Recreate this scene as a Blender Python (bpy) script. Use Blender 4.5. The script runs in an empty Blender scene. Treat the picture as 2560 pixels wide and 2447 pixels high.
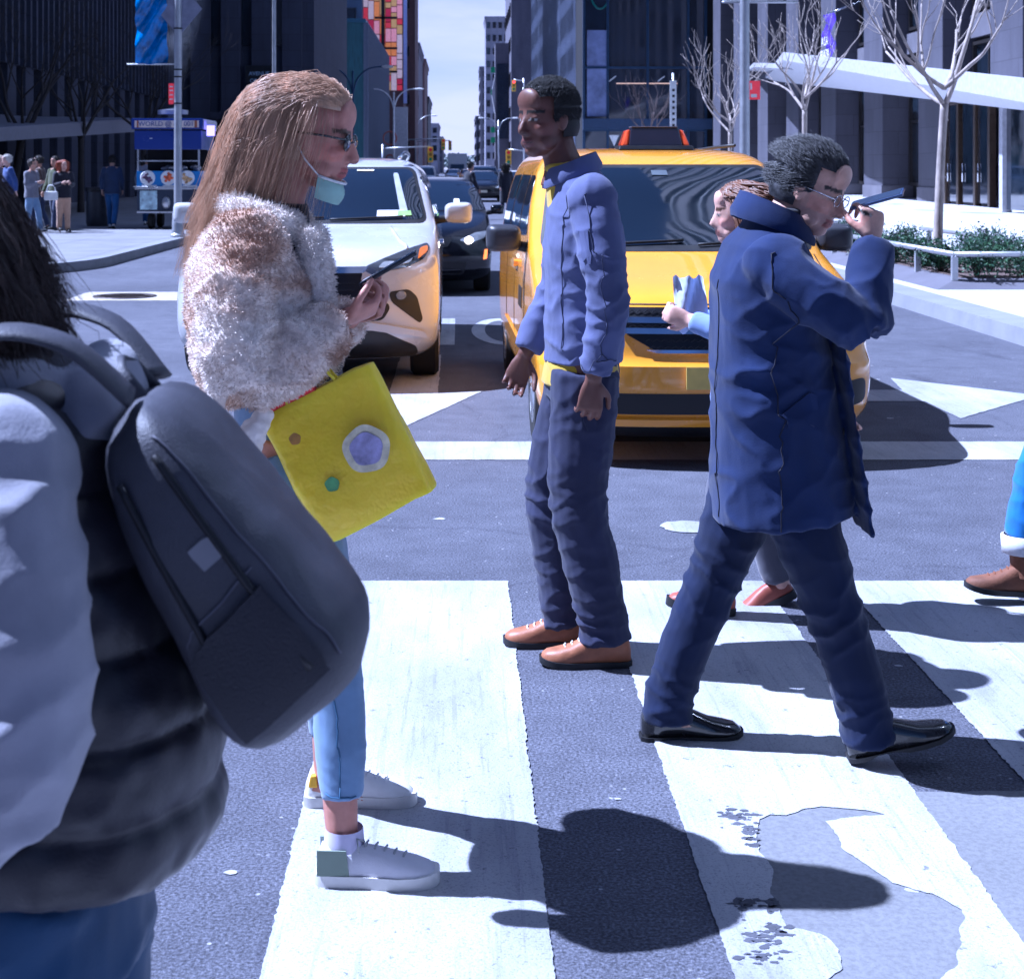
# Busy avenue crossing: pedestrians, taxi, SUV and a street canyon. Units are metres; +Y runs up the avenue, +X to the right.
import bpy, bmesh, math, random
from mathutils import Vector, Matrix, noise, geometry, Quaternion
SC = bpy.context.scene; COL = SC.collection
R = math.radians; PI = math.pi
RNG = random.Random(7)
V = Vector

# ------------------------------------------------------------------ materials
def _n(nt, t, **kw):
    n = nt.nodes.new(t)
    for k, v in kw.items():
        if k in n.inputs.keys(): n.inputs[k].default_value = v
        else: setattr(n, k, v)
    return n

def rgba(c): return (c[0], c[1], c[2], 1)

def new_mat(name):
    m = bpy.data.materials.new(name); m.use_nodes = True
    nt = m.node_tree; b = nt.nodes['Principled BSDF']
    return m, nt, b

def coords(nt, scale=(1, 1, 1)):
    tc = nt.nodes.new('ShaderNodeTexCoord'); mp = nt.nodes.new('ShaderNodeMapping')
    mp.inputs['Scale'].default_value = scale
    nt.links.new(tc.outputs['Object'], mp.inputs['Vector'])
    return mp.outputs['Vector']

def noise_tex(nt, vec, scale, detail=4, rough=.6, dist=0):
    n = _n(nt, 'ShaderNodeTexNoise', Scale=scale, Detail=detail, Roughness=rough, Distortion=dist)
    nt.links.new(vec, n.inputs['Vector']); return n.outputs['Fac']

def ramp(nt, fac, stops):
    r = nt.nodes.new('ShaderNodeValToRGB'); e = r.color_ramp.elements
    while len(e) < len(stops): e.new(.5)
    for i, (p, c) in enumerate(stops):
        e[i].position = p; e[i].color = rgba(c) if len(c) == 3 else c
    nt.links.new(fac, r.inputs['Fac']); return r.outputs['Color']

def mix(nt, fac, a, b, mode='MIX'):
    m = nt.nodes.new('ShaderNodeMix'); m.data_type = 'RGBA'; m.blend_type = mode
    for s, v in ((0, fac), (6, a), (7, b)):
        if hasattr(v, 'links') or isinstance(v, bpy.types.NodeSocket): nt.links.new(v, m.inputs[s])
        elif s == 0: m.inputs[s].default_value = v
        else: m.inputs[s].default_value = rgba(v)
    return m.outputs[2]

def bump(nt, b, h, strength, dist=.01, prev=None):
    n = _n(nt, 'ShaderNodeBump', Strength=strength, Distance=dist)
    nt.links.new(h, n.inputs['Height'])
    if prev: nt.links.new(prev, n.inputs['Normal'])
    nt.links.new(n.outputs['Normal'], b.inputs['Normal']); return n.outputs['Normal']

MATS = {}
def M(name, col, rough=.6, metal=0, var=.18, vs=6, bs=0, bstr=.3, bdist=.004, coat=0, spec=.5, sheen=0, stretch=(1, 1, 1), emit=None, estr=0, attr=False, fold=0):
    if name in MATS: return MATS[name]
    m, nt, b = new_mat(name)
    v = coords(nt, stretch)
    f = noise_tex(nt, v, vs, 5)
    lo = tuple(c * (1 - var) for c in col); hi = tuple(min(1, c * (1 + var)) for c in col)
    c = ramp(nt, f, [(.3, lo), (.7, hi)])
    if attr:
        a = nt.nodes.new('ShaderNodeAttribute'); a.attribute_name = 'Col'
        c = mix(nt, 1, c, a.outputs['Color'], 'MULTIPLY')
    nt.links.new(c, b.inputs['Base Color'])
    rr = ramp(nt, f, [(.3, (max(0, rough - .08),) * 3), (.7, (min(1, rough + .08),) * 3)])
    nt.links.new(rr, b.inputs['Roughness'])
    b.inputs['Metallic'].default_value = metal
    b.inputs['Specular IOR Level'].default_value = spec
    b.inputs['Coat Weight'].default_value = coat; b.inputs['Coat Roughness'].default_value = .04
    if sheen: b.inputs['Sheen Weight'].default_value = sheen; b.inputs['Sheen Roughness'].default_value = .5
    p = None
    if fold:
        p = bump(nt, b, noise_tex(nt, coords(nt, (1, 1, .7)), 8, 2, .45, .5), fold * .4, .03)
    if bs: bump(nt, b, noise_tex(nt, v, bs, 3), bstr, bdist, p)
    if emit:
        b.inputs['Emission Color'].default_value = rgba(emit); b.inputs['Emission Strength'].default_value = estr
    MATS[name] = m; return m

def cloth(name, col, var=.2, weave=420, fold=.5, sheen=.25, rough=.85):
    return M(name, col, rough, var=var, vs=5, bs=weave, bstr=.35, bdist=.002, spec=.25, sheen=sheen, fold=fold)

def paint(name, col, rough=.28, metal=0, coat=1.0):
    return M(name, col, rough, metal, var=.04, vs=3, coat=coat)

# ------------------------------------------------------------------ mesh builder
class MB:
    def __init__(s): s.v = []; s.f = []
    def add(s, vs, fs):
        o = len(s.v); s.v += [V(p) for p in vs]; s.f += [tuple(i + o for i in f) for f in fs]; return s
    def box(s, x0, x1, y0, y1, z0, z1):
        p = [(x, y, z) for z in (z0, z1) for y in (y0, y1) for x in (x0, x1)]
        return s.add(p, [(0, 2, 3, 1), (4, 5, 7, 6), (0, 1, 5, 4), (2, 6, 7, 3), (0, 4, 6, 2), (1, 3, 7, 5)])
    def obox(s, c, sx, sy, sz, mtx):
        o = len(s.v); s.box(-sx / 2, sx / 2, -sy / 2, sy / 2, -sz / 2, sz / 2)
        for i in range(o, len(s.v)): s.v[i] = mtx @ s.v[i] + V(c)
        return s
    def loft(s, rings, caps=True, closed=True):
        n = len(rings[0]); o = len(s.v)
        for r in rings: s.v += [V(p) for p in r]
        for i in range(len(rings) - 1):
            for j in range(n if closed else n - 1):
                k = (j + 1) % n
                s.f.append((o + i * n + j, o + i * n + k, o + (i + 1) * n + k, o + (i + 1) * n + j))
        if caps and closed:
            s.f.append(tuple(o + j for j in reversed(range(n)))); e = o + (len(rings) - 1) * n
            s.f.append(tuple(e + j for j in range(n)))
        return s
    def etube(s, path, ab, side=(0, 1, 0), n=20, caps=True, p=2.0):
        path = [V(q) for q in path]; side = V(side).normalized(); rings = []
        for i, q in enumerate(path):
            t = (path[min(i + 1, len(path) - 1)] - path[max(i - 1, 0)]).normalized()
            u = (side - t * side.dot(t)).normalized(); w = u.cross(t)
            a, b = ab[i]; ring = []
            for k in range(n):
                th = 2 * PI * k / n; c, d = math.cos(th), math.sin(th)
                c = math.copysign(abs(c) ** (2 / p), c); d = math.copysign(abs(d) ** (2 / p), d)
                ring.append(q + w * (a * c) + u * (b * d))
            rings.append(ring)
        return s.loft(rings, caps)
    def tube(s, path, rad, n=8, caps=True, dens=1, ball=False):
        path = [V(q) for q in path]
        rad = [rad] * len(path) if isinstance(rad, (int, float)) else list(rad)
        if dens > 1 and len(path) > 2: path, rad = spline(path, rad, dens)
        rings = []; u = None
        for i, q in enumerate(path):
            t = (path[min(i + 1, len(path) - 1)] - path[max(i - 1, 0)])
            t = t.normalized() if t.length > 1e-9 else V((0, 0, 1))
            if u is None:
                u = t.orthogonal().normalized()
            else:
                u = u - t * u.dot(t); u = u.normalized() if u.length > 1e-6 else t.orthogonal().normalized()
            w = t.cross(u)
            rings.append([q + (u * math.cos(2 * PI * k / n) + w * math.sin(2 * PI * k / n)) * rad[i] for k in range(n)])
        s.loft(rings, caps)
        if ball: s.ell(path[0], (rad[0],) * 3, 10, 6); s.ell(path[-1], (rad[-1],) * 3, 10, 6)
        return s
    def ell(s, c, r, nu=14, nv=9, rot=None):
        o = len(s.v); vs = []
        for j in range(1, nv):
            ph = PI * j / nv
            for i in range(nu):
                th = 2 * PI * i / nu
                vs.append(V((r[0] * math.sin(ph) * math.cos(th), r[1] * math.sin(ph) * math.sin(th), r[2] * math.cos(ph))))
        vs += [V((0, 0, r[2])), V((0, 0, -r[2]))]
        if rot: vs = [rot @ q for q in vs]
        s.v += [q + V(c) for q in vs]
        for j in range(nv - 2):
            for i in range(nu):
                k = (i + 1) % nu
                s.f.append((o + j * nu + i, o + (j + 1) * nu + i, o + (j + 1) * nu + k, o + j * nu + k))
        t, b = o + (nv - 1) * nu, o + (nv - 1) * nu + 1
        for i in range(nu):
            k = (i + 1) % nu
            s.f.append((t, o + i, o + k)); s.f.append((b, o + (nv - 2) * nu + k, o + (nv - 2) * nu + i))
        return s
    def prism(s, pts, d):
        """planar 3-D polygon pushed along d"""
        pts = [V(p) for p in pts]; d = V(d); n = len(pts); o = len(s.v)
        s.v += pts + [p + d for p in pts]
        for t in geometry.tessellate_polygon([pts]):
            s.f.append(tuple(o + i for i in t)); s.f.append(tuple(o + n + i for i in reversed(t)))
        for i in range(n):
            k = (i + 1) % n; s.f.append((o + i, o + k, o + n + k, o + n + i))
        return s
    def lathe(s, prof, c=(0, 0, 0), axis='z', n=24, a0=0, a1=2 * PI):
        """profile of (radius, height)"""
        rings = []
        full = abs(a1 - a0 - 2 * PI) < 1e-6
        m = n if full else n + 1
        for k in range(m):
            th = a0 + (a1 - a0) * k / n; ring = []
            for r, h in prof:
                x, y = r * math.cos(th), r * math.sin(th)
                ring.append(V(c) + (V((x, y, h)) if axis == 'z' else V((h, x, y)) if axis == 'x' else V((x, h, y))))
            rings.append(ring)
        np_ = len(prof); o = len(s.v)
        for r in rings: s.v += r
        for k in range(n):
            k2 = (k + 1) % m
            for j in range(np_ - 1):
                s.f.append((o + k * np_ + j, o + k2 * np_ + j, o + k2 * np_ + j + 1, o + k * np_ + j + 1))
        return s
    def xform(s, m):
        s.v = [m @ q for q in s.v]; return s
    def mesh(s, name='m'):
        me = bpy.data.meshes.new(name); me.from_pydata([tuple(q) for q in s.v], [], s.f); me.update()
        bm = bmesh.new(); bm.from_mesh(me)
        bmesh.ops.recalc_face_normals(bm, faces=bm.faces); bm.to_mesh(me); bm.free()
        return me
    def build(s, name, m, parent=None, smooth=False, bevel=0, **props):
        me = s.mesh(name)
        if bevel:
            bm = bmesh.new(); bm.from_mesh(me)
            es = [e for e in bm.edges if len(e.link_faces) == 2 and e.calc_face_angle(0) > .6]
            bmesh.ops.bevel(bm, geom=es, offset=bevel, segments=2, affect='EDGES', profile=.6, clamp_overlap=True)
            bm.to_mesh(me); bm.free()
        return link(name, me, m, parent, smooth, **props)

def link(name, me, m, parent=None, smooth=False, **props):
    if m is not None:
        me.materials.clear()
        for q in (m if isinstance(m, (list, tuple)) else [m]): me.materials.append(q)
    if smooth is True: me.polygons.foreach_set('use_smooth', [True] * len(me.polygons))
    elif smooth: me.set_sharp_from_angle(angle=R(smooth)); 
    o = bpy.data.objects.new(name, me); COL.objects.link(o)
    if parent: o.parent = parent
    for k, v in props.items(): o[k] = v
    return o

def thing(name, label, cat, loc=(0, 0, 0), rot=0, group=None):
    o = bpy.data.objects.new(name, None); COL.objects.link(o)
    o.location = loc; o.rotation_euler = (0, 0, rot); o['label'] = label; o['category'] = cat
    if group: o['group'] = group
    return o

def tag(o, label, cat, group=None):
    o['label'] = label; o['category'] = cat
    if group: o['group'] = group
    return o

def dup(o, parent=None):
    c = o.copy(); COL.objects.link(c)
    if parent: c.parent = parent
    for ch in list(o.children): dup(ch, c)
    return c

def spline(path, rad, dens):
    P, Q = [], []
    n = len(path)
    for i in range(n - 1):
        p0, p1, p2, p3 = path[max(i - 1, 0)], path[i], path[i + 1], path[min(i + 2, n - 1)]
        for k in range(dens):
            t = k / dens
            P.append(.5 * ((2 * p1) + (p2 - p0) * t + (2 * p0 - 5 * p1 + 4 * p2 - p3) * t * t + (3 * p1 - p0 - 3 * p2 + p3) * t ** 3))
            Q.append(rad[i] + (rad[i + 1] - rad[i]) * (t * t * (3 - 2 * t)))
    P.append(path[-1]); Q.append(rad[-1]); return P, Q

def remesh(mb, voxel, smooth=6, factor=.5):
    """weld overlapping volumes into one continuous skin"""
    o = bpy.data.objects.new('tmp', mb.mesh()); COL.objects.link(o)
    r = o.modifiers.new('r', 'REMESH'); r.mode = 'VOXEL'; r.voxel_size = voxel; r.adaptivity = 0
    if smooth:
        q = o.modifiers.new('s', 'SMOOTH'); q.iterations = smooth; q.factor = factor
    bpy.context.view_layer.update()
    dg = bpy.context.evaluated_depsgraph_get()
    me = bpy.data.meshes.new_from_object(o.evaluated_get(dg))
    bpy.data.objects.remove(o); return me

def displace(me, fn):
    me.update()
    ns = [v.normal.copy() for v in me.vertices]
    for v, n in zip(me.vertices, ns): v.co = v.co + n * fn(v.co, n)
    me.update()

def paint_verts(me, fn):
    a = me.color_attributes.new('Col', 'FLOAT_COLOR', 'POINT')
    buf = []
    for v in me.vertices: buf += list(fn(v.co)) + [1]
    a.data.foreach_set('color', buf)

def fbm(p, s, oct=3):
    t, a = 0, 1
    for _ in range(oct): t += a * noise.noise(p * s); s *= 2.1; a *= .5
    return t

def flat(name, polys, z, m, parent=None, **props):
    """ground-hugging sheet made of polygons; each is [outer, hole, ...] of (x, y)"""
    mb = MB()
    for pl in polys:
        loops = [[V((x, y, z)) for x, y in lp] for lp in pl]
        o = len(mb.v)
        for lp in loops: mb.v += lp
        mb.f += [tuple(o + i for i in t) for t in geometry.tessellate_polygon(loops)]
    me = bpy.data.meshes.new(name); me.from_pydata([tuple(q) for q in mb.v], [], mb.f); me.update()
    bm = bmesh.new(); bm.from_mesh(me)
    for f in bm.faces:
        if f.normal.z < 0: f.normal_flip()
    bm.to_mesh(me); bm.free()
    return link(name, me, m, parent, **props)

def jag(pts, step=.03, amp=.006, seed=1):
    rg = random.Random(seed); out = []
    for i in range(len(pts)):
        a, b = V((*pts[i], 0)), V((*pts[(i + 1) % len(pts)], 0)); d = b - a
        n = max(1, int(d.length / step)); nn = V((-d.y, d.x, 0)).normalized()
        for k in range(n):
            q = a + d * (k / n); q = q + (nn * (rg.uniform(-amp, amp) * (.35 + 1.3 * abs(noise.noise(q * 3.1))) + amp * .6 * noise.noise(q * 5.3 + V((seed, 0, 0)))) if k else V((0, 0, 0)))
            out.append((q.x, q.y))
    return out

def text_mesh(s, size, depth=.004, align='CENTER'):
    cu = bpy.data.curves.new('t', 'FONT'); cu.body = s; cu.size = size; cu.extrude = depth; cu.align_x = align; cu.align_y = 'CENTER'
    o = bpy.data.objects.new('t', cu); COL.objects.link(o); bpy.context.view_layer.update()
    me = bpy.data.meshes.new_from_object(o.evaluated_get(bpy.context.evaluated_depsgraph_get()))
    bpy.data.objects.remove(o); return me

def text(name, s, size, m, parent, loc, rot=(PI / 2, 0, 0), depth=.004):
    o = link(name, text_mesh(s, size, depth), m, parent); o.location = loc; o.rotation_euler = rot; return o
# ------------------------------------------------------------------ ground materials
def asphalt():
    m, nt, b = new_mat('asphalt'); v = coords(nt)
    big = noise_tex(nt, v, .35, 6, .6); mid = noise_tex(nt, v, 5, 5, .65); fine = noise_tex(nt, v, 120, 3, .7)
    c = ramp(nt, big, [(.3, (.078, .080, .102)), (.7, (.124, .127, .156))])
    c = mix(nt, .8, c, ramp(nt, mid, [(.3, (.72, .72, .74)), (.7, (1.12, 1.12, 1.12))]), 'MULTIPLY')
    c = mix(nt, .9, c, ramp(nt, fine, [(.36, (.35, .35, .36)), (.52, (1, 1, 1)), (.68, (1.9, 1.9, 1.9))]), 'MULTIPLY')
    vo = _n(nt, 'ShaderNodeTexVoronoi', Scale=34); nt.links.new(v, vo.inputs['Vector'])
    sp = ramp(nt, vo.outputs['Distance'], [(.0, (1, 1, 1)), (.13, (1, 1, 1)), (.2, (0, 0, 0))])
    gate = ramp(nt, noise_tex(nt, v, 9, 2), [(.60, (0, 0, 0)), (.66, (1, 1, 1))])
    c = mix(nt, mix(nt, 1, sp, gate, 'MULTIPLY'), c, (.34, .34, .36))
    # faint cracks and a few oily stains
    cr = _n(nt, 'ShaderNodeTexVoronoi', feature='DISTANCE_TO_EDGE', Scale=.55)
    wv = _n(nt, 'ShaderNodeMix'); 
    nn = _n(nt, 'ShaderNodeTexNoise', Scale=2.2, Detail=4); nt.links.new(v, nn.inputs['Vector'])
    ad = _n(nt, 'ShaderNodeVectorMath', operation='MULTIPLY_ADD'); nt.links.new(nn.outputs['Color'], ad.inputs[0]); ad.inputs[1].default_value = (.5, .5, 0); nt.links.new(v, ad.inputs[2])
    nt.links.new(ad.outputs[0], cr.inputs['Vector'])
    c = mix(nt, 1, c, ramp(nt, cr.outputs['Distance'], [(0, (.80, .80, .82)), (.004, (.86, .86, .88)), (.010, (1, 1, 1))]), 'MULTIPLY')
    st = ramp(nt, noise_tex(nt, coords(nt, (1.3, .35, 1)), 1.6, 4), [(.6, (1, 1, 1)), (.75, (.62, .62, .66))])
    c = mix(nt, 1, c, st, 'MULTIPLY')
    nt.links.new(c, b.inputs['Base Color']); b.inputs['Roughness'].default_value = .82; b.inputs['Specular IOR Level'].default_value = .35
    p = bump(nt, b, fine, .75, .006); bump(nt, b, noise_tex(nt, v, 45, 3), .5, .008, p)
    return m

def road_paint():
    m, nt, b = new_mat('road_paint'); v = coords(nt)
    big = noise_tex(nt, coords(nt, (1, .3, 1)), 4, 5, .65); fine = noise_tex(nt, v, 160, 3, .7)
    c = ramp(nt, big, [(.25, (.29, .295, .315)), (.45, (.40, .405, .425)), (.62, (.47, .475, .49)), (.8, (.51, .515, .53))])
    c = mix(nt, .8, c, ramp(nt, fine, [(.3, (.45, .45, .5)), (.47, (1, 1, 1))]), 'MULTIPLY')
    sc = ramp(nt, noise_tex(nt, coords(nt, (14, .5, 1)), 3, 3), [(.56, (1, 1, 1)), (.66, (.80, .80, .84)), (.72, (1.1, 1.1, 1.1))])
    c = mix(nt, 1, c, sc, 'MULTIPLY')
    c = mix(nt, 1, c, ramp(nt, noise_tex(nt, coords(nt, (.7, .25, 1)), 1.6, 5, .6), [(.42, (1, 1, 1)), (.66, (.74, .74, .78))]), 'MULTIPLY')
    wear = ramp(nt, noise_tex(nt, v, 26, 5, .75), [(.62, (1, 1, 1)), (.68, (.42, .42, .47))])
    c = mix(nt, 1, c, wear, 'MULTIPLY')
    nt.links.new(c, b.inputs['Base Color']); b.inputs['Roughness'].default_value = .6
    bump(nt, b, fine, .5, .004); return m

def concrete(name, col, joint=None, fine=90, dark=.75):
    m, nt, b = new_mat(name); v = coords(nt)
    f = noise_tex(nt, v, 1.4, 6, .65); g = noise_tex(nt, v, fine, 3, .7)
    c = ramp(nt, f, [(.3, tuple(q * dark for q in col)), (.7, tuple(q * 1.08 for q in col))])
    c = mix(nt, .7, c, ramp(nt, g, [(.35, (.7, .7, .7)), (.6, (1.05, 1.05, 1.05))]), 'MULTIPLY')
    sp = ramp(nt, noise_tex(nt, v, 7, 3), [(.68, (1, 1, 1)), (.74, (.72, .71, .7))])
    c = mix(nt, 1, c, sp, 'MULTIPLY')
    if joint:
        br = _n(nt, 'ShaderNodeTexBrick', offset=0, Scale=1); br.inputs['Brick Width'].default_value = joint; br.inputs['Row Height'].default_value = joint
        br.inputs['Mortar Size'].default_value = .012; br.inputs['Color1'].default_value = (1, 1, 1, 1); br.inputs['Color2'].default_value = (.9, .9, .9, 1); br.inputs['Mortar'].default_value = (.45, .45, .47, 1)
        nt.links.new(v, br.inputs['Vector']); c = mix(nt, 1, c, br.outputs['Color'], 'MULTIPLY')
    nt.links.new(c, b.inputs['Base Color']); b.inputs['Roughness'].default_value = .85
    bump(nt, b, g, .35, .004); return m

def plaza_paving():
    m, nt, b = new_mat('plaza_paving'); v = coords(nt, (.30, .15, 1))
    vo = _n(nt, 'ShaderNodeTexVoronoi', feature='SMOOTH_F1', Scale=1.0, Smoothness=.35); nt.links.new(v, vo.inputs['Vector'])
    ring = ramp(nt, vo.outputs['Distance'], [(.0, (.46, .46, .48)), (.26, (.46, .46, .48)), (.27, (.27, .28, .33)), (.36, (.27, .28, .33)), (.37, (.48, .48, .50))])
    c = mix(nt, .6, ring, ramp(nt, noise_tex(nt, coords(nt), 60, 3), [(.35, (.8, .8, .8)), (.6, (1.05, 1.05, 1.05))]), 'MULTIPLY')
    nt.links.new(c, b.inputs['Base Color']); b.inputs['Roughness'].default_value = .7; return m

ASPH = asphalt(); RPAINT = road_paint()
CONC = concrete('sidewalk_concrete', (.23, .23, .25), 1.5)
SLABM = concrete('patch_concrete', (.185, .188, .20), None, 70, .85)
GRAN = concrete('granite', (.24, .245, .27), None, 160, .8)
GRAND = concrete('dark_granite', (.13, .125, .15), None, 160, .8)
PLAZA = plaza_paving()
TAR = M('tar', (.075, .077, .095), .9, bs=120, var=.4)

S = dict(kind='structure')
flat('ground', [[[(-900, -300), (900, -300), (900, 1500), (-900, 1500)]]], -.03, concrete('ground_dirt', (.12, .12, .13)), **S)
flat('road', [[[(-120, -60), (120, -60), (120, 1400), (-120, 1400)]]], 0, ASPH, **S)

def arc(cx, cy, r, a0, a1, n=14):
    return [(cx + r * math.cos(R(a0 + (a1 - a0) * i / n)), cy + r * math.sin(R(a0 + (a1 - a0) * i / n))) for i in range(n + 1)]

def pavement(name, pts, z0, z1, m):
    mb = MB(); mb.prism([(x, y, z0) for x, y in pts], (0, 0, z1 - z0)); return mb.build(name, m, None, **S)

def kerb(name, line, w, z, m):
    """granite kerb of width w whose road face follows line (kerb body on the left of the line)"""
    mb = MB(); inner = []
    for i, p in enumerate(line):
        a, b = V((*line[max(i - 1, 0)], 0)), V((*line[min(i + 1, len(line) - 1)], 0)); t = (b - a).normalized()
        inner.append((p[0] - t.y * w, p[1] + t.x * w))
    rings = [[(p[0], p[1], -.02), (p[0] - (p[0] - q[0]) * .06, p[1] - (p[1] - q[1]) * .06, z), (q[0], q[1], z), (q[0], q[1], -.02)] for p, q in zip(line, inner)]
    mb.loft(rings); mb.build(name, m, None, **S); return inner

# left pavement with rounded corner, right plaza pavement
LL = [(-120, 21.2)] + arc(-9.65, 25.2, 4, -90, 0) + [(-5.65, 400)]
inn = kerb('kerb', LL, .18, .15, GRAN)
pavement('pavement', inn + [(-120, 400)], -.02, .147, CONC)
RR = [(5.0, 400), (5.0, 13)] + arc(11.0, 13, 6, 180, 270) + [(120, 7)]
inn = kerb('kerb', RR, .42, .15, GRAN)
pavement('plaza', inn + [(120, 400)], -.02, .147, PLAZA)

# ------------------------------------------------------------------ painted markings
def G(x, y):
    """ground point seen at (x, y) of the 1963-wide study print"""
    Y = 4740 / (y - 322); return ((x - 880) / 3000 * Y, Y)
flat('repair_patch', [[jag([(.60, .6), (2.6, .6), (2.6, 3.96), (1.9, 3.99), (.60, 3.94)], .05, .012, 5)]], .002, SLABM, **S)
hole = [G(1500 * .7668 + .5096 * a, 1200 * .7668 + .5096 * b) for a, b in
        [(600, 1280), (640, 1262), (700, 1265), (770, 1240), (830, 1232), (930, 1240), (1000, 1246), (1072, 1263), (960, 1270), (848, 1288), (900, 1350), (912, 1392), (1000, 1450), (1100, 1520), (1180, 1545), (1250, 1560), (1360, 1620), (1375, 1650), (1350, 1700), (1362, 1745), (1340, 1790), (1346, 1830), (1300, 1860), (1275, 1890), (1200, 1960), (1000, 2010), (850, 1960), (835, 1900), (912, 1845), (898, 1772), (870, 1738), (830, 1712), (700, 1680), (672, 1610), (640, 1560), (652, 1470), (625, 1430), (600, 1405), (588, 1350)]]
bars = [(-3.15, -2.58), (-2.22, -1.65), (-1.30, -.74), (-.388, .187), (.537, 1.14), (1.455, 2.05), (2.39, 2.97), (3.32, 3.9), (4.25, 4.83)]
for i, (a, b) in enumerate(bars):
    o = jag([(a, .3), (b, .3), (b + .02 * (i == 4), 5.98), (a, 5.98)], .012, .0042, 20 + i)
    flat('crosswalk_bar', [[o] + ([jag(hole, .012, .004, 3)] if i == 4 else [])], .0042, RPAINT, **S)
flat('stop_line', [[jag([(-5.4, 8.46), (4.9, 8.46), (4.9, 9.02), (-5.4, 9.02)], .05, .006, 40)]], .004, RPAINT, **S)
flat('lane_arrow', [[jag([(-.32, 9.58), (.16, 11.05), (-.15, 10.95), (-.15, 13.2), (-.49, 13.2), (-.49, 10.95), (-.71, 10.97)], .05, .005, 41)]], .004, RPAINT, **S)
flat('lane_arrow', [[jag([(4.02, 10.85), (3.16, 9.86), (3.15, 10.58), (1.9, 10.58), (1.9, 11.12), (3.15, 11.12), (3.24, 11.75)], .05, .005, 42)]], .004, RPAINT, **S)
flat('lane_arrow', [[jag([(3.6, 14.2), (4.02, 15.1), (3.82, 15.15), (3.82, 17.5), (3.5, 17.5), (3.5, 15.15), (3.2, 15.1)], .05, .005, 43)]], .004, RPAINT, **S)
# ONLY, painted to be read by the oncoming drivers (so it stands on its head here)
def glyph(x0, y0, polys):
    return [[[(x0 - u * .62, y0 - v * 2.45) for u, v in lp] for lp in pl] for pl in polys]
def ell2(rx, ry, n=36): return [(.5 + rx * math.cos(2 * PI * i / n), .5 + ry * math.sin(2 * PI * i / n)) for i in range(n)]
GL = {'O': [[ell2(.5, .5), ell2(.29, .40)]],
      'N': [[[(0, 0), (.22, 0), (.22, .62), (.78, 0), (1, 0), (1, 1), (.78, 1), (.78, .36), (.22, 1), (0, 1)]]],
      'L': [[[(0, 0), (1, 0), (1, .14), (.24, .14), (.24, 1), (0, 1)]]],
      'Y': [[[(.39, 0), (.61, 0), (.61, .42), (1, 1), (.76, 1), (.5, .56), (.24, 1), (0, 1), (.39, .42)]]]}
pl = []
for ch, x in (('O', .74), ('N', -.04), ('L', -.80), ('Y', -1.5)): pl += glyph(x, 16.4, GL[ch])
flat('lane_lettering', pl, .004, RPAINT, **S)
def blob(x, y, rx, ry, n=16, seed=0, rough=.35):
    rg = random.Random(seed); return [(x + rx * math.cos(2 * PI * i / n) * (1 + rg.uniform(-rough, rough)), y + ry * math.sin(2 * PI * i / n) * (1 + rg.uniform(-rough, rough))) for i in range(n)]
sp = []
rg = random.Random(11)
for cx, cy, n, rx, ry in ((1405, 1565, 16, 26, 14), (1440, 1600, 14, 14, 22), (1425, 1735, 14, 30, 10), (1482, 1735, 12, 8, 22), (1470, 1795, 22, 44, 24), (1465, 1838, 12, 30, 12)):
    for k in range(n * 2):
        X, Y = G(cx + rg.gauss(0, rx * .5), cy + rg.gauss(0, ry * .5)); q = rg.uniform(.0015, .0075)
        sp.append([blob(X, Y, q * rg.uniform(1.2, 2.6), q * rg.uniform(.8, 1.6), 11, rg.random(), .5)])
for k_ in range(6): flat('tar_spots', sp[k_::6], .0048 + .00012 * k_, TAR, **S)
flat('road_mark', [[blob(1.01, 6.89, .12, .11, 22, 3, .12)]], .004, RPAINT, **S)
chips = []
for k in range(70):
    X, Y = rg.uniform(-3, 5), rg.uniform(3, 15); q = rg.uniform(.006, .02)
    chips.append([blob(X, Y, q * 1.4, q, 8, k)])
flat('gum_spots', chips, .0022, M('gum', (.36, .36, .38), .8), **S)
for k, (a, b) in enumerate(((-2.2, 22), (2.36, 24))):
    for j in range(12): flat('lane_line', [[[(a, b + j * 12), (a + .12, b + j * 12), (a + .12, b + 3 + j * 12), (a, b + 3 + j * 12)]]], .004, RPAINT, **S)
mb = MB(); mb.lathe([(0, .004), (.32, .004), (.34, .012), (.38, .012), (.39, 0)], n=32)
for k in range(9):
    mb.box(-.3, .3, -.28 + k * .07, -.26 + k * .07, .004, .010) if abs(-.27 + k * .07) < .1 else mb.box(-.2, .2, -.28 + k * .07, -.26 + k * .07, .004, .010)
o = mb.build('manhole_cover', M('cast_iron', (.07, .055, .05), .6, .6)); o.location = (-4.1, 19.2, .004); tag(o, 'round cast iron manhole cover in a pale patch by the left kerb', 'manhole cover')
flat('repair_patch', [[jag([(-4.7, 18.6), (-3.3, 18.6), (-3.3, 19.9), (-4.7, 19.9)], .08, .03, 9)]], .004, concrete('pale_concrete', (.42, .38, .34)), **S)
# ------------------------------------------------------------------ vehicles
def pchip(xs, ys, x):
    n = len(xs)
    if x <= xs[0]: return ys[0]
    if x >= xs[-1]: return ys[-1]
    i = max(k for k in range(n - 1) if xs[k] <= x)
    d = [(ys[k + 1] - ys[k]) / (xs[k + 1] - xs[k]) for k in range(n - 1)]
    def m(k):
        if k == 0: return d[0]
        if k == n - 1: return d[-1]
        return 0 if d[k - 1] * d[k] <= 0 else 2 * d[k - 1] * d[k] / (d[k - 1] + d[k])
    h = xs[i + 1] - xs[i]; t = (x - xs[i]) / h
    return (2 * t ** 3 - 3 * t * t + 1) * ys[i] + (t ** 3 - 2 * t * t + t) * h * m(i) + (-2 * t ** 3 + 3 * t * t) * ys[i + 1] + (t ** 3 - t * t) * h * m(i + 1)

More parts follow.
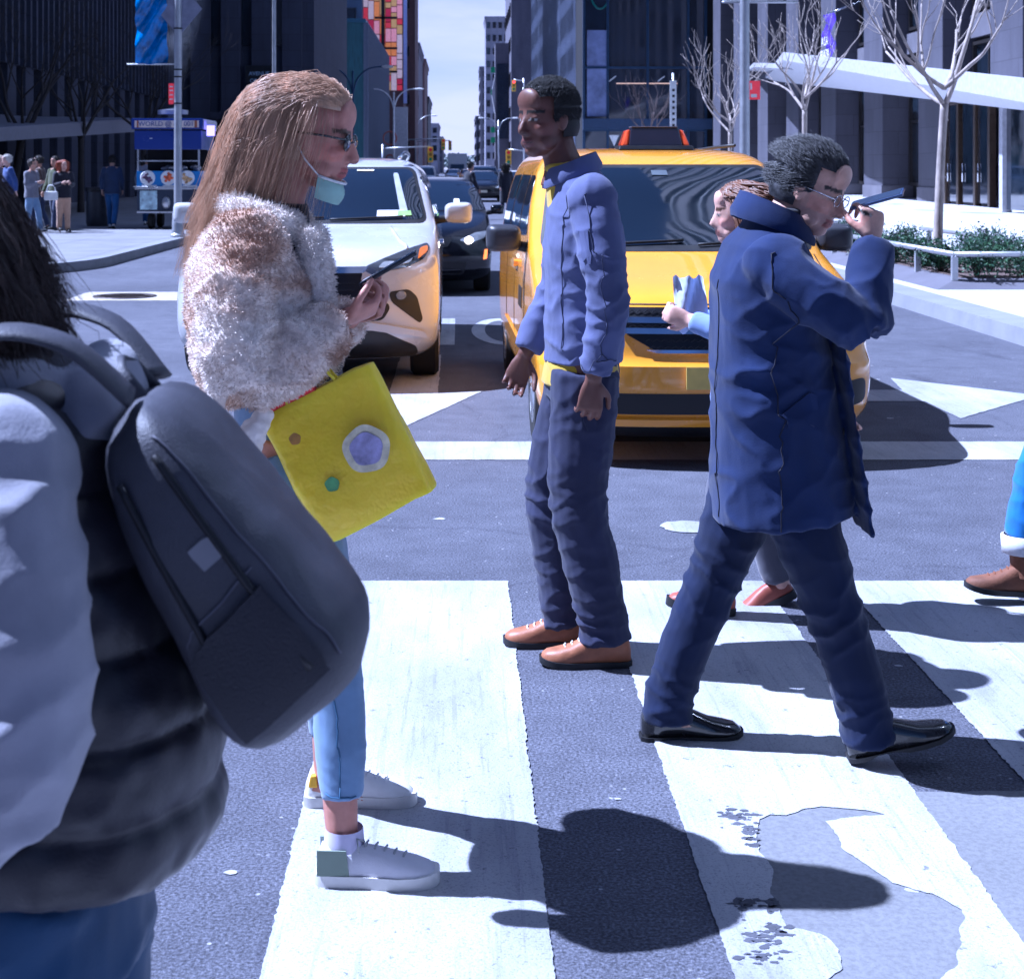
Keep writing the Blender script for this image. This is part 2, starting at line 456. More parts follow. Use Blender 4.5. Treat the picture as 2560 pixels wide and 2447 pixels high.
class Shell:
    """car body as a stack of plan outlines; rows of (z, half width, front y, rear y, front corner depth)"""
    def __init__(s, rows, nf=2.6, cr=.3):
        s.z = [r[0] for r in rows]; s.c = [[r[k] for r in rows] for k in range(1, 5)]; s.nf = nf; s.cr = cr
    def at(s, z): return [pchip(s.z, q, z) for q in s.c]
    def F(s, x, z):
        w, yf, yr, c = s.at(z); q = min(.998, abs(x) / w)
        return yf + c * (1 - (1 - q ** s.nf) ** (1 / s.nf))
    def Sx(s, y, z):
        w, yf, yr, c = s.at(z)
        if y >= yf + c: return w
        q = max(0, min(1, (yf + c - y) / c)); return w * (1 - q ** s.nf) ** (1 / s.nf)
    def front(s, off=0):
        def f(x, z, d=0):
            e = .004; y = s.F(x, z); n = V((-(s.F(x + e, z) - s.F(x - e, z)) / (2 * e), -1, (s.F(x, z + e) - s.F(x, z - e)) / (2 * e)))
            n = V((-n.x, -1, n.z)).normalized(); return V((x, y, z)) + n * (d + off)
        return f
    def side(s, sg):
        def f(y, z, d=0):
            e = .004; x = s.Sx(y, z); n = V((1, -(s.Sx(y + e, z) - s.Sx(y - e, z)) / (2 * e), -(s.Sx(y, z + e) - s.Sx(y, z - e)) / (2 * e))).normalized()
            p = V((x, y, z)) + n * d; return V((p.x * sg, p.y, p.z))
        return f
    def body(s, wheels, wr, mats, parent, nz=64, na=40, clear=1.17):
        mb = MB(); rings = []
        z0, z1 = s.z[0], s.z[-1]
        for i in range(nz + 1):
            t = i / nz; z = z0 + (z1 - z0) * (t * .85 + .15 * (1 - (1 - t) ** 3)); w, yf, yr, c = s.at(z); ring = []
            for k in range(na + 1):
                a = -PI / 2 + PI * k / na; sn, cs = math.sin(a), max(0, math.cos(a))
                ring.append((w * math.copysign(abs(sn) ** (2 / s.nf), sn), yf + c * (1 - cs ** (2 / s.nf)), z))
            cr = min(s.cr, (yr - yf) * .3)
            for k in range(na + 1):
                a = PI / 2 - PI * k / na; sn, cs = math.sin(a), max(0, math.cos(a))
                ring.append((w * math.copysign(abs(sn) ** (2 / 4), sn), yr - cr * (1 - cs ** (2 / 4)), z))
            rings.append(ring)
        mb.loft(rings)
        o = mb.build('body', mats, parent, 40)
        for wy in wheels:
            for sg in (-1, 1):
                cu = MB(); wx = s.Sx(wy, .5)
                cu.lathe([(0, -.30), (wr * clear, -.30), (wr * clear, .3), (0, .3)], (sg * wx, wy, wr), 'x', 40)
                c = cu.build('cut', mats[1])
                md = o.modifiers.new('b', 'BOOLEAN'); md.operation = 'DIFFERENCE'; md.object = c; md.solver = 'EXACT'; md.material_mode = 'TRANSFER'
                bpy.context.view_layer.update()
                me = bpy.data.meshes.new_from_object(o.evaluated_get(bpy.context.evaluated_depsgraph_get()))
                o.modifiers.clear(); o.data = me; bpy.data.objects.remove(c)
        o.data.set_sharp_from_angle(angle=R(35))
        return o

def patch(poly, f, off=.004, th=.012, step=.05):
    """thin plate whose outline poly (u, v) is laid on the surface f(u, v, d)"""
    bm = bmesh.new(); bm.faces.new([bm.verts.new((u, v, 0)) for u, v in poly])
    us = [p[0] for p in poly]; vs = [p[1] for p in poly]
    for k, (lo, hi) in enumerate(((min(us), max(us)), (min(vs), max(vs)))):
        n = min(40, int((hi - lo) / step))
        for i in range(1, n + 1):
            c = lo + (hi - lo) * i / (n + 1); co = (c, 0, 0) if k == 0 else (0, c, 0); no = (1, 0, 0) if k == 0 else (0, 1, 0)
            bmesh.ops.bisect_plane(bm, geom=bm.verts[:] + bm.edges[:] + bm.faces[:], plane_co=co, plane_no=no, dist=1e-5)
    bmesh.ops.triangulate(bm, faces=[q for q in bm.faces if len(q.verts) > 4])
    bm.verts.index_update(); mb = MB(); n = len(bm.verts)
    for v in bm.verts: mb.v.append(f(v.co.x, v.co.y, off))
    for v in bm.verts: mb.v.append(f(v.co.x, v.co.y, off - th))
    for q in bm.faces:
        ix = [v.index for v in q.verts]; mb.f.append(tuple(ix)); mb.f.append(tuple(n + i for i in reversed(ix)))
    for e in bm.edges:
        if len(e.link_faces) == 1:
            a, b = e.verts[0].index, e.verts[1].index; mb.f.append((a, b, n + b, n + a))
    bm.free(); return mb

def mir(poly): return [(-u, v) for u, v in poly]
def rounded(poly, r=.03, n=4):
    out = []
    m = len(poly)
    for i in range(m):
        p, a, b = V((*poly[i], 0)), V((*poly[i - 1], 0)), V((*poly[(i + 1) % m], 0))
        d1, d2 = (a - p), (b - p); q = min(r, d1.length * .45, d2.length * .45)
        s, e = p + d1.normalized() * q, p + d2.normalized() * q
        for k in range(n + 1):
            t = k / n; c = s * (1 - t) ** 2 + p * 2 * t * (1 - t) + e * t * t; out.append((c.x, c.y))
    return out

BLACK = M('black_plastic', (.012, .012, .014), .55, bs=200, bstr=.1)
RUBBER = M('tyre_rubber', (.014, .014, .015), .85, bs=80, bstr=.2)
GLASS = M('car_glass', (.006, .010, .016), .02, var=.1, vs=1.2, spec=1.0, coat=1)
_nt = GLASS.node_tree; _b = _nt.nodes['Principled BSDF']; bump(_nt, _b, noise_tex(_nt, coords(_nt, (1, .5, .5)), 1.7, 0, .4, .3), .07, .12); _nt.links.new(_b.inputs['Normal'].links[0].from_socket, _b.inputs['Coat Normal'])
CHROME = M('chrome', (.75, .75, .78), .12, 1, var=.05)
ALLOY = M('alloy', (.45, .46, .48), .3, .9, var=.08)
LENS = M('lamp_lens', (.35, .37, .4), .05, .3, coat=1, var=.3, vs=30)
LENSD = M('lamp_dark', (.05, .055, .065), .08, .2, coat=1)
AMBER = M('amber_lens', (.75, .18, .01), .1, coat=1)
WARM = M('warm_bulb', (1, .8, .5), .3, emit=(1, .74, .45), estr=14)
PAPER = M('white_paper', (.75, .76, .76), .7)
DARKM = M('dark_metal', (.03, .03, .034), .4, .6)
MESHM = M('grille_mesh', (.02, .02, .024), .35, .4)

def wheel(parent, x, y, r, wd, sg, lod=0):
    mb = MB(); n = 36 if lod == 0 else 16
    mb.lathe([(r * .66, -wd / 2), (r * .93, -wd / 2), (r, -wd * .38), (r, wd * .38), (r * .93, wd / 2), (r * .66, wd / 2)], (x, y, r), 'x', n)
    t = mb.build('wheel', RUBBER, parent, 40)
    rm = MB(); f = sg * wd * .42
    rm.lathe([(r * .67, sg * wd * .5), (r * .62, sg * wd * .5), (r * .58, sg * wd * .2), (0, sg * wd * .15)], (x, y, r), 'x', n)
    for k in range(10 if lod == 0 else 5):
        a = 2 * PI * k / (10 if lod == 0 else 5); c, s_ = math.cos(a), math.sin(a)
        rm.tube([(x + f, y + c * r * .1, r + s_ * r * .1), (x + f * 1.02, y + c * r * .63, r + s_ * r * .63)], [r * .075, r * .05], 6)
    rm.lathe([(0, f * 1.08), (r * .16, f * 1.05), (r * .17, f * .8)], (x, y, r), 'x', 16)
    rm.build('rim', ALLOY, t, 40); return t

def mirror(parent, x, y, z, sg, m, sz=(.13, .07, .09), arm=.12):
    mb = MB(); x0 = x + sg * arm; x1 = x0 + sg * sz[0] * 1.75; rows = []
    for k, (dy, q) in enumerate(((-1, .55), (-.85, .80), (-.4, .97), (.2, 1), (.55, .97))):
        cx, cz, hx, hz = (x0 + x1) / 2 - sg * (1 - q) * .03, z, abs(x1 - x0) / 2 * q, sz[2] * q
        rows.append([V((cx + hx * math.copysign(abs(math.cos(2 * PI * i / 28)) ** .45, math.cos(2 * PI * i / 28)), y + dy * sz[1], cz + hz * (1 + .08 * sg * math.cos(2 * PI * i / 28)) * math.copysign(abs(math.sin(2 * PI * i / 28)) ** .5, math.sin(2 * PI * i / 28)))) for i in range(28)])
    mb.loft(rows)
    h = mb.build('mirror', m, parent, 60)
    a = MB(); a.tube([(x - sg * .04, y + .02, z - sz[2] * .8), (x + sg * (arm + .03), y + .01, z - sz[2] * .55)], [.035, .03], 8)
    a.build('mirror_arm', BLACK, h, True)
    g = MB(); g.box(x + sg * (arm + sz[0] * .0), x + sg * (arm + sz[0] * 1.4), y + sz[1] * .55, y + sz[1] * .55 + .004, z - sz[2] * .6, z + sz[2] * .6)
    g.build('mirror_glass', CHROME, h); return h

TAXI = Shell([(.15, .80, .16, 4.58, .45), (.20, .86, .06, 4.64, .45), (.30, .900, .0, 4.68, .42), (.42, .912, -.015, 4.7, .42), (.54, .917, -.01, 4.7, .44), (.57, .917, .025, 4.7, .46), (.70, .917, .055, 4.7, .5),
              (.80, .914, .10, 4.7, .55), (.87, .912, .17, 4.7, .6), (.93, .908, .34, 4.7, .6), (1.0, .902, .66, 4.7, .5), (1.07, .894, .96, 4.7, .42), (1.10, .890, 1.07, 4.7, .36), (1.16, .882, 1.19, 4.7, .34), (1.30, .858, 1.42, 4.68, .33), (1.45, .82, 1.66, 4.66, .33),
              (1.55, .785, 1.84, 4.64, .34), (1.62, .745, 2.02, 4.6, .36), (1.67, .69, 2.2, 4.55, .4), (1.70, .61, 2.42, 4.45, .45), (1.715, .46, 2.7, 4.2, .5)], 2.7)
SUVS = Shell([(.20, .84, .25, 4.75, .5), (.26, .91, .12, 4.82, .5), (.34, .945, .03, 4.88, .48), (.46, .957, .0, 4.9, .48), (.60, .962, -.01, 4.9, .52), (.72, .963, .02, 4.92, .55), (.84, .96, .05, 4.93, .6), (.92, .955, .12, 4.93, .66),
              (.98, .95, .24, 4.93, .7), (1.04, .942, .50, 4.92, .62), (1.10, .932, .86, 4.9, .5), (1.14, .922, 1.10, 4.88, .42), (1.20, .905, 1.26, 4.86, .38), (1.35, .862, 1.58, 4.8, .34), (1.48, .815, 1.86, 4.72, .34), (1.56, .77, 2.06, 4.64, .36), (1.62, .70, 2.28, 4.5, .4), (1.655, .60, 2.55, 4.3, .45), (1.67, .42, 2.9, 4.0, .5)], 2.5)
SEDAN = Shell([(.17, .80, .2, 4.65, .5), (.24, .87, .08, 4.75, .5), (.34, .90, .0, 4.82, .48), (.50, .912, -.01, 4.85, .5), (.62, .915, .03, 4.85, .6), (.72, .912, .10, 4.85, .7), (.80, .906, .24, 4.84, .75),
               (.87, .897, .50, 4.8, .65), (.94, .885, .86, 4.72, .5), (.985, .872, 1.12, 4.6, .4), (1.06, .84, 1.34, 4.3, .36), (1.18, .79, 1.66, 4.0, .34), (1.30, .73, 1.98, 3.75, .35), (1.38, .67, 2.2, 3.55, .38), (1.43, .58, 2.45, 3.4, .42), (1.45, .42, 2.75, 3.2, .45)], 2.4)

def base_car(S, label, cat, loc, rot, m, wheels, wr, group=None, name='parked_car', lod=0, glass=(1.11, 1.55), belt=None, ws=None):
    t = thing(name, label, cat, loc, rot, group)
    S.body(wheels, wr, [m, BLACK], t, 64 if lod == 0 else 26, 40 if lod == 0 else 18)
    for wy in wheels:
        for sg in (-1, 1): wheel(t, sg * (S.Sx(wy, wr + .1) - .115), wy, wr, .215, sg, lod)
    return t

# ---- taxi
TY = paint('taxi_yellow', (.92, .385, .012), .25)
t = base_car(TAXI, 'yellow taxi van waiting at the stop line with a dark sign box on its roof', 'taxi', (1.345, 8.22, 0), R(1.3), TY, (.86, 3.86), .325, None, 'taxi_van')
F = TAXI.front()
WS = rounded([(-.80, 1.115), (.80, 1.115), (.685, 1.575), (-.685, 1.575)], .06)
patch(rounded([(-.835, 1.085), (.835, 1.085), (.71, 1.60), (-.71, 1.60)], .07), F, .003, .012).build('windscreen_seal', BLACK, t, 30)
ws = patch(WS, F, .007, .008).build('windscreen', GLASS, t, 30)
patch([(-.07, 1.525), (.03, 1.525), (.03, 1.555), (-.07, 1.555)], F, .012, .003).build('sticker', M('sticker_grey', (.10, .12, .14), .5), ws)
for a, b in (((-.52, 1.105), (.02, 1.13)), ((.10, 1.105), (.62, 1.135))):
    w = MB(); w.tube([F(a[0] + (b[0] - a[0]) * k / 8, a[1] + (b[1] - a[1]) * k / 8, .022) for k in range(9)], .009, 6); w.build('wiper', BLACK, t, True)
gr = patch(rounded([(-.47, .835), (.47, .835), (.53, .74), (.29, .605), (-.29, .605), (-.53, .74)], .04), F, .004, .03).build('grille', MESHM, t, 30)
for z0 in (.765, .712):
    patch(rounded([(-.49, z0 - .014), (.49, z0 - .014), (.50, z0 + .014), (-.50, z0 + .014)], .012), F, .022, .02).build('grille_bar', CHROME, gr, 30)
mb = MB()
for i in range(-12, 13):
    for j in range(6):
        x, z = i * .04 + (j % 2) * .02, .625 + j * .036
        if abs(x) < .30 + (z - .605) * 1.2 and abs(x) < .46: mb.tube([F(x - .018, z, .010), F(x, z + .012, .012), F(x + .018, z, .010)], .0035, 4)
mb.build('grille_mesh', DARKM, gr)
patch(rounded([(-.075, .72), (.075, .72), (.075, .757), (-.075, .757)], .017), F, .03, .012).build('badge', M('badge_blue', (.02, .05, .2), .2, coat=1), gr, 30)
patch(rounded([(-.36, .618), (.36, .618), (.30, .600), (-.30, .600)], .01), F, .016, .02).build('grille_lip', CHROME, gr, 30)
patch(rounded([(-.60, .395), (.60, .395), (.64, .285), (-.64, .285)], .03), F, .004, .03).build('air_intake', BLACK, t, 30)
patch(rounded([(-.68, .268), (.68, .268), (.70, .232), (-.70, .232)], .015), F, .025, .03).build('bumper_lip', TY, t, 30)
patch(rounded([(-.76, .222), (.76, .222), (.74, .155), (-.74, .155)], .015), F, .012, .03).build('front_skirt', BLACK, t, 30)
patch([(-.155, .42), (.155, .42), (.155, .535), (-.155, .535)], F, .02, .015).build('number_plate', M('plate_yellow', (.75, .55, .12), .4), t)
for q in ([(.735, .86), (.741, .86), (.800, 1.065), (.794, 1.065)], [(-.741, .86), (-.735, .86), (-.794, 1.065), (-.800, 1.065)], [(-.60, .848), (.60, .848), (.60, .853), (-.60, .853)]): patch(q, F, .0025, .006).build('bonnet_gap', BLACK, t, 30)
for fl in (lambda q: q, mir):
    h = patch(fl(rounded([(.49, .70), (.62, .655), (.80, .70), (.862, .80), (.868, .93), (.80, .955), (.70, .91), (.58, .80)], .04)), F, .006, .02).build('headlight', LENS, t, 30)
    for cx, cz, r in ((.60, .745, .045), (.735, .80, .055)):
        patch(fl([(cx + r * math.cos(k * PI / 8), cz + r * math.sin(k * PI / 8)) for k in range(16)]), F, .011, .006, .1).build('reflector', LENSD, h, 30)
    patch(fl(rounded([(.79, .66), (.872, .70), (.874, .745), (.80, .70)], .02)), F, .009, .015).build('turn_signal', AMBER, h, 30)
    patch(fl(rounded([(.68, .44), (.84, .46), (.84, .33), (.70, .30)], .04)), F, .005, .02).build('fog_lamp_recess', BLACK, t, 30)
SH = [None, None]
for sg in (-1, 1):
    sd = TAXI.side(sg)
    for nm, q in (('side_window', [(1.62, 1.16), (2.38, 1.13), (2.38, 1.53), (2.05, 1.53)]), ('side_window', [(2.46, 1.13), (3.36, 1.13), (3.36, 1.53), (2.46, 1.53)]), ('side_window', [(3.44, 1.13), (4.35, 1.13), (4.28, 1.52), (3.44, 1.53)])):
        patch(rounded(q, .05), sd, .004, .012, .08).build(nm, GLASS, t, 30)
    for q in ([(1.36, .30), (1.372, .30), (1.42, 1.10), (1.408, 1.10)], [(2.415, .26), (2.427, .26), (2.43, 1.55), (2.418, 1.55)], [(3.38, .45), (3.392, .45), (3.41, 1.55), (3.398, 1.55)]):
        patch(q, sd, .0025, .006, .1).build('door_gap', BLACK, t, 30)
    patch(rounded([(2.12, .93), (2.34, .93), (2.34, .975), (2.12, .975)], .02), sd, .03, .04, .1).build('door_handle', TY, t, 30)
    patch(rounded([(1.30, .40), (3.45, .40), (3.45, .50), (1.30, .47)], .02), sd, .014, .02, .1).build('side_moulding', TY, t, 30)
    for k in range(4): patch([(1.62 + k * .085, .70), (1.675 + k * .085, .70), (1.675 + k * .085, .83), (1.62 + k * .085, .83)], sd, .004, .004, .1).build('side_lettering', M('decal_black', (.02, .02, .02), .5), t, 30)
    mirror(t, sg * .88, 1.52, 1.145, sg, M('mirror_plastic', (.035, .036, .045), .38, bs=200, bstr=.05), (.125, .08, .085), .045)
mb = MB()
for sg in (-1, 1): mb.tube([(sg * .62, 2.6, 1.735), (sg * .66, 3.4, 1.735), (sg * .64, 4.3, 1.72)], .012, 6)
mb.build('roof_rail', BLACK, t, True)
rl = MB(); rl.loft([[(-.20, 2.46, 1.705), (.32, 2.46, 1.705), (.32, 2.76, 1.705), (-.20, 2.76, 1.705)], [(-.19, 2.48, 1.733), (.31, 2.48, 1.733), (.31, 2.74, 1.733), (-.19, 2.74, 1.733)]])
rl = rl.build('roof_sign', DARKM, t, bevel=.006)
b = MB(); b.loft([[(-.125, 2.50, 1.73), (.245, 2.50, 1.73), (.245, 2.72, 1.73), (-.125, 2.72, 1.73)], [(-.105, 2.56, 1.858), (.225, 2.56, 1.858), (.225, 2.69, 1.858), (-.105, 2.69, 1.858)]]); b.build('sign_panel', M('roof_sign_dark', (.010, .009, .02), .2, coat=1), rl, bevel=.008)
for sg in (-1, 1):
    c = .06; b = MB(); b.loft([[(c + sg * .188, 2.51, 1.73), (c + sg * .238, 2.51, 1.73), (c + sg * .238, 2.71, 1.73), (c + sg * .188, 2.71, 1.73)], [(c + sg * .168, 2.565, 1.846), (c + sg * .200, 2.565, 1.838), (c + sg * .200, 2.685, 1.838), (c + sg * .168, 2.685, 1.846)]]); b.build('off_duty_lamp', M('lamp_red_orange', (.70, .08, .01), .15, coat=1), rl, bevel=.012)
b = MB(); b.box(-.10, .22, 2.555, 2.695, 1.859, 1.866); b.build('sign_cap', M('cap_grey', (.12, .12, .15), .3), rl, bevel=.003)

# ---- white SUV
WP = paint('pearl_white', (.56, .56, .57), .25)
t = base_car(SUVS, 'white SUV with a swept headlight, stopped behind the lane arrow', 'car', (-1.10, 11.02, 0), R(.3), WP, (1.0, 3.85), .37, None, 'white_suv')
F = SUVS.front()
patch(rounded([(-.86, 1.145), (.86, 1.145), (.735, 1.585), (-.735, 1.585)], .07), F, .003, .012).build('windscreen_seal', BLACK, t, 30)
ws = patch(rounded([(-.83, 1.17), (.83, 1.17), (.71, 1.565), (-.71, 1.565)], .06), F, .007, .008).build('windscreen', GLASS, t, 30)
patch([(.26, 1.545), (.40, 1.545), (.40, 1.556), (.26, 1.556)], F, .012, .003).build('sticker', PAPER, ws)
patch([(.46, 1.19), (.68, 1.19), (.67, 1.235), (.46, 1.235)], F, .012, .003).build('sticker', PAPER, ws)
patch([(.62, 1.195), (.73, 1.195), (.72, 1.23), (.62, 1.23)], F, .0135, .003).build('sticker', M('sticker_green', (.3, .5, .15), .5), ws)
patch(rounded([(.64, 1.22), (.70, 1.22), (.60, 1.53), (.56, 1.53)], .02), F, .0105, .003).build('painted_pillar_reflection', M('reflection_grey', (.42, .44, .45), .4), ws)  # pale pillar reflection painted onto the glass as a thin plate
mb = MB()
for a, b in (((-.6, 1.16), (.05, 1.175)), ((.1, 1.16), (.66, 1.18))): mb.tube([F(a[0] + (b[0] - a[0]) * k / 8, a[1] + (b[1] - a[1]) * k / 8, .02) for k in range(9)], .009, 6)
mb.build('wiper', BLACK, t, True)
mb = MB()
for sg in (-1, 1): mb.tube([F(sg * (.72 - .004 * k), .985 + .012 * k, .004) if k < 3 else F(sg * (.70 - .012 * k), 1.0 + .012 * k, .006) for k in range(11)], .008, 6)
mb.build('bonnet_crease', WP, t, True)
gr = patch(rounded([(-.42, .845), (.42, .845), (.40, .77), (.62, .60), (.56, .50), (-.56, .50), (-.62, .60), (-.40, .77)], .04), F, .004, .03).build('grille', MESHM, t, 30)
for z0 in (.56, .61, .66, .71, .76): patch([(-.36, z0), (.36, z0), (.36, z0 + .012), (-.36, z0 + .012)], F, .016, .012).build('grille_slat', DARKM, gr, 30)
patch(rounded([(-.46, .87), (.46, .87), (.42, .83), (-.42, .83)], .015), F, .018, .02).build('grille_bar', CHROME, gr, 30)
patch(rounded([(-.09, .80), (.09, .80), (.09, .90), (-.09, .90)], .045), F, .03, .02).build('badge', CHROME, gr, 30)
patch(rounded([(-.155, .52), (.155, .52), (.155, .635), (-.155, .635)], .01), F, .03, .02).build('number_plate', M('plate_white', (.7, .66, .5), .4), t, 30)
for fl in (lambda q: q, mir):
    h = patch(fl(rounded([(.43, .875), (.53, .835), (.72, .865), (.845, .915), (.885, .985), (.865, 1.02), (.72, .985), (.56, .93)], .025)), F, .005, .02, .03).build('headlight', LENSD, t, 30)
    patch(fl(rounded([(.52, .865), (.62, .865), (.64, .905), (.56, .905)], .02)), F, .010, .006, .03).build('lamp_unit', LENS, h, 30)
    patch(fl(rounded([(.66, .88), (.75, .895), (.77, .945), (.69, .935)], .02)), F, .010, .006, .03).build('lamp_unit', LENS, h, 30)
    patch(fl(rounded([(.80, .915), (.87, .965), (.865, 1.0), (.81, .985)], .015)), F, .010, .006, .03).build('turn_signal', AMBER, h, 30)
    patch(fl(rounded([(.41, .855), (.52, .80), (.56, .82), (.47, .87)], .01)), F, .012, .02, .03).build('lamp_strip', CHROME, t, 30)
    fg = patch(fl(rounded([(.60, .70), (.74, .715), (.80, .66), (.84, .50), (.82, .47), (.62, .63)], .03)), F, .004, .03, .03).build('fog_lamp_recess', BLACK, t, 30)
    patch(fl([(.685 + .035 * math.cos(k * PI / 8), .672 + .03 * math.sin(k * PI / 8)) for k in range(16)]), F, .012, .01, .1).build('fog_lamp', LENS, fg, 30)
    patch(fl(rounded([(.0, .44), (.46, .44), (.78, .385), (.86, .36), (.84, .415), (.6, .47), (.42, .50), (.0, .50)], .02)), F, .022, .03).build('bumper_blade', WP, t, 30)
patch(rounded([(-.55, .43), (.55, .43), (.80, .30), (.80, .215), (-.80, .215), (-.80, .30)], .05), F, .005, .03).build('lower_bumper', BLACK, t, 30)
for sg in (-1, 1):
    sd = SUVS.side(sg)
    for q in ([(1.72, 1.20), (2.5, 1.18), (2.5, 1.53), (2.1, 1.50)], [(2.58, 1.18), (3.5, 1.18), (3.4, 1.53), (2.58, 1.54)], [(3.58, 1.2), (4.4, 1.26), (4.1, 1.48), (3.5, 1.52)]):
        patch(rounded(q, .05), sd, .004, .012, .08).build('side_window', GLASS, t, 30)
    patch(rounded([(1.5, .24), (3.35, .24), (3.35, .36), (1.5, .34)], .03), sd, .01, .02, .1).build('sill_cladding', BLACK, t, 30)
    for q in ([(1.50, .36), (1.512, .36), (1.62, 1.14), (1.608, 1.14)], [(2.535, .36), (2.547, .36), (2.547, 1.54), (2.535, 1.54)]):
        patch(q, sd, .0025, .006, .1).build('door_gap', BLACK, t, 30)
    patch(rounded([(2.25, .93), (2.47, .93), (2.47, .97), (2.25, .97)], .02), sd, .03, .04, .1).build('door_handle', CHROME, t, 30)
    mirror(t, sg * .90, 1.72, 1.215, sg, WP, (.13, .075, .085), .09)
    mb = MB(); mb.tube([(sg * .60, 2.35, 1.66), (sg * .64, 2.6, 1.71), (sg * .64, 4.0, 1.70), (sg * .60, 4.3, 1.63)], .016, 8, dens=4); mb.build('roof_rail', CHROME, t, True)

# ---- saloon cars and vans further back
def saloon(label, loc, m, cat='car', lod=0, lamps=False, S=SEDAN, sc=1, name='saloon_car', group='cars queuing down the avenue', wb=(.95, 3.75), g=(.99, 1.03, 1.385, .84, .68)):
    t = base_car(S, label, cat, loc, 0, m, wb, .33, group, name, lod)
    F = S.front(); z0, z1, z2, w0, w1 = g
    ws = patch(rounded([(-w0, z0 + .03), (w0, z0 + .03), (w1, z2), (-w1, z2)], .05), F, .005, .01, .08).build('windscreen', GLASS, t, 30)
    k = (z0 - .97)
    patch(rounded([(-.42, .70 + k), (.42, .70 + k), (.36, .58 + k), (-.36, .58 + k)], .03), F, .005, .02, .08).build('grille', MESHM, t, 30)
    patch(rounded([(-.6, .42), (.6, .42), (.55, .26), (-.55, .26)], .04), F, .005, .02, .08).build('air_intake', BLACK, t, 30)
    patch([(-.15, .44), (.15, .44), (.15, .55), (-.15, .55)], F, .012, .012, .1).build('number_plate', M('plate_white', (.7, .66, .5), .4), t)
    for fl in (lambda q: q, mir):
        h = patch(fl(rounded([(.50, .66 + k), (.62, .62 + k), (.82, .68 + k), (.85, .76 + k), (.70, .745 + k)], .025)), F, .006, .02, .05).build('headlight', LENS, t, 30)
        if lamps:
            patch(fl([(.62 + .048 * math.cos(a * PI / 6), .675 + .04 * math.sin(a * PI / 6)) for a in range(12)]), F, .012, .006, .1).build('bulb', WARM, h)
            patch(fl(rounded([(.80, .44), (.84, .45), (.85, .56), (.82, .56)], .01)), F, .01, .01, .1).build('marker_lamp', M('orange_marker', (.9, .2, .03), .2, emit=(1, .2, .02), estr=1.2), t)
        sg = 1 if fl([(1, 0)])[0][0] > 0 else -1
        if lod == 0:
            sd = S.side(sg)
            for q in ([(1.75, 1.01), (2.5, 1.0), (2.5, 1.34), (2.15, 1.33)], [(2.58, 1.0), (3.5, 1.02), (3.25, 1.33), (2.58, 1.35)]): patch(rounded([(a, b + k) for a, b in q], .04), sd, .004, .012, .1).build('side_window', GLASS, t, 30)
        mirror(t, sg * (w0 + .0), 1.5, z0 + .04, sg, m, (.10, .06, .065), .08)
    return t, ws, F
BLK = paint('gloss_black', (.004, .0045, .008), .2, 0, .4)
t, ws, F = saloon('black saloon with glowing headlights right behind the white SUV', (-.50, 19.3, 0), BLK, lamps=True)
for q, m in (([(-.22, 1.12), (-.06, 1.12), (-.06, 1.15), (-.22, 1.15)], PAPER), ([(.0, 1.06), (.16, 1.06), (.17, 1.18), (.0, 1.18)], PAPER), ([(.42, 1.05), (.52, 1.05), (.50, 1.16), (.43, 1.16)], PAPER), ([(.38, 1.0), (.60, 1.0), (.59, 1.03), (.38, 1.03)], M('sticker_green', (.3, .5, .15), .5))):
    patch(q, F, .010, .003).build('sticker', m, ws)
VANG = dict(S=TAXI, wb=(.86, 3.86), g=(1.10, 1.13, 1.57, .80, .69))
saloon('dark saloon far up the lane between the black saloon and the taxi', (1.15, 72, 0), BLK, lod=1)
SILV = paint('silver', (.42, .44, .48), .3, .4)
saloon('silver van behind the far dark saloon', (1.5, 92, 0), SILV, 'van', 1, name='silver_van', **VANG)
saloon('pale blue saloon beside the far silver van', (3.4, 98, 0), paint('pale_blue', (.3, .36, .46), .3, .3), lod=1)
saloon('white van above the roof of the black saloon', (-2.3, 95, 0), paint('van_white', (.7, .7, .72), .35), 'van', 1, name='white_van', **VANG)
saloon('farthest yellow cab in the haze at the end of the avenue', (.9, 150, 0), TY, 'taxi', 1, name='yellow_cab')
saloon('small grey saloon far off in the middle of the avenue', (-.6, 165, 0), SILV, lod=1)
saloon('white saloon far off by the left kerb', (-3.6, 140, 0), paint('van_white', (.7, .7, .72), .35), lod=1)
saloon('navy saloon far off by the right kerb', (3.9, 130, 0), paint('navy', (.02, .03, .08), .2), lod=1)
saloon('white saloon behind the dark figure in the right lane', (3.1, 78, 0), paint('van_white', (.7, .7, .72), .35), lod=1)
def box_truck(label, loc, m):
    t = thing('box_truck', label, 'truck', loc)
    mb = MB(); mb.box(-1.15, 1.15, 1.9, 7.5, .9, 3.3); mb.build('cargo_box', m, t, bevel=.04)
    mb = MB(); mb.loft([[(-1.0, 0, .4), (1.0, 0, .4), (1.0, 1.85, .4), (-1.0, 1.85, .4)], [(-1.0, .0, 1.2), (1.0, .0, 1.2), (1.0, 1.85, 1.2), (-1.0, 1.85, 1.2)], [(-.92, .55, 2.1), (.92, .55, 2.1), (.95, 1.85, 2.1), (-.95, 1.85, 2.1)]]); mb.build('cab', m, t, bevel=.05)
    mb = MB(); mb.prism([(-.85, .08, 1.28), (.85, .08, 1.28), (.8, .50, 2.0), (-.8, .50, 2.0)], (0, -.03, .02)); mb.build('windscreen', GLASS, t)
    mb = MB(); mb.box(-.7, .7, -.03, -.002, .6, 1.0); mb.build('grille', BLACK, t)
    for y in (.9, 5.8):
        for sg in (-1, 1): wheel(t, sg * .95, y, .45, .28, sg, 1)
    return t
box_truck('white box truck far down the avenue', (-.2, 185, 0), paint('van_white', (.7, .7, .72), .35))
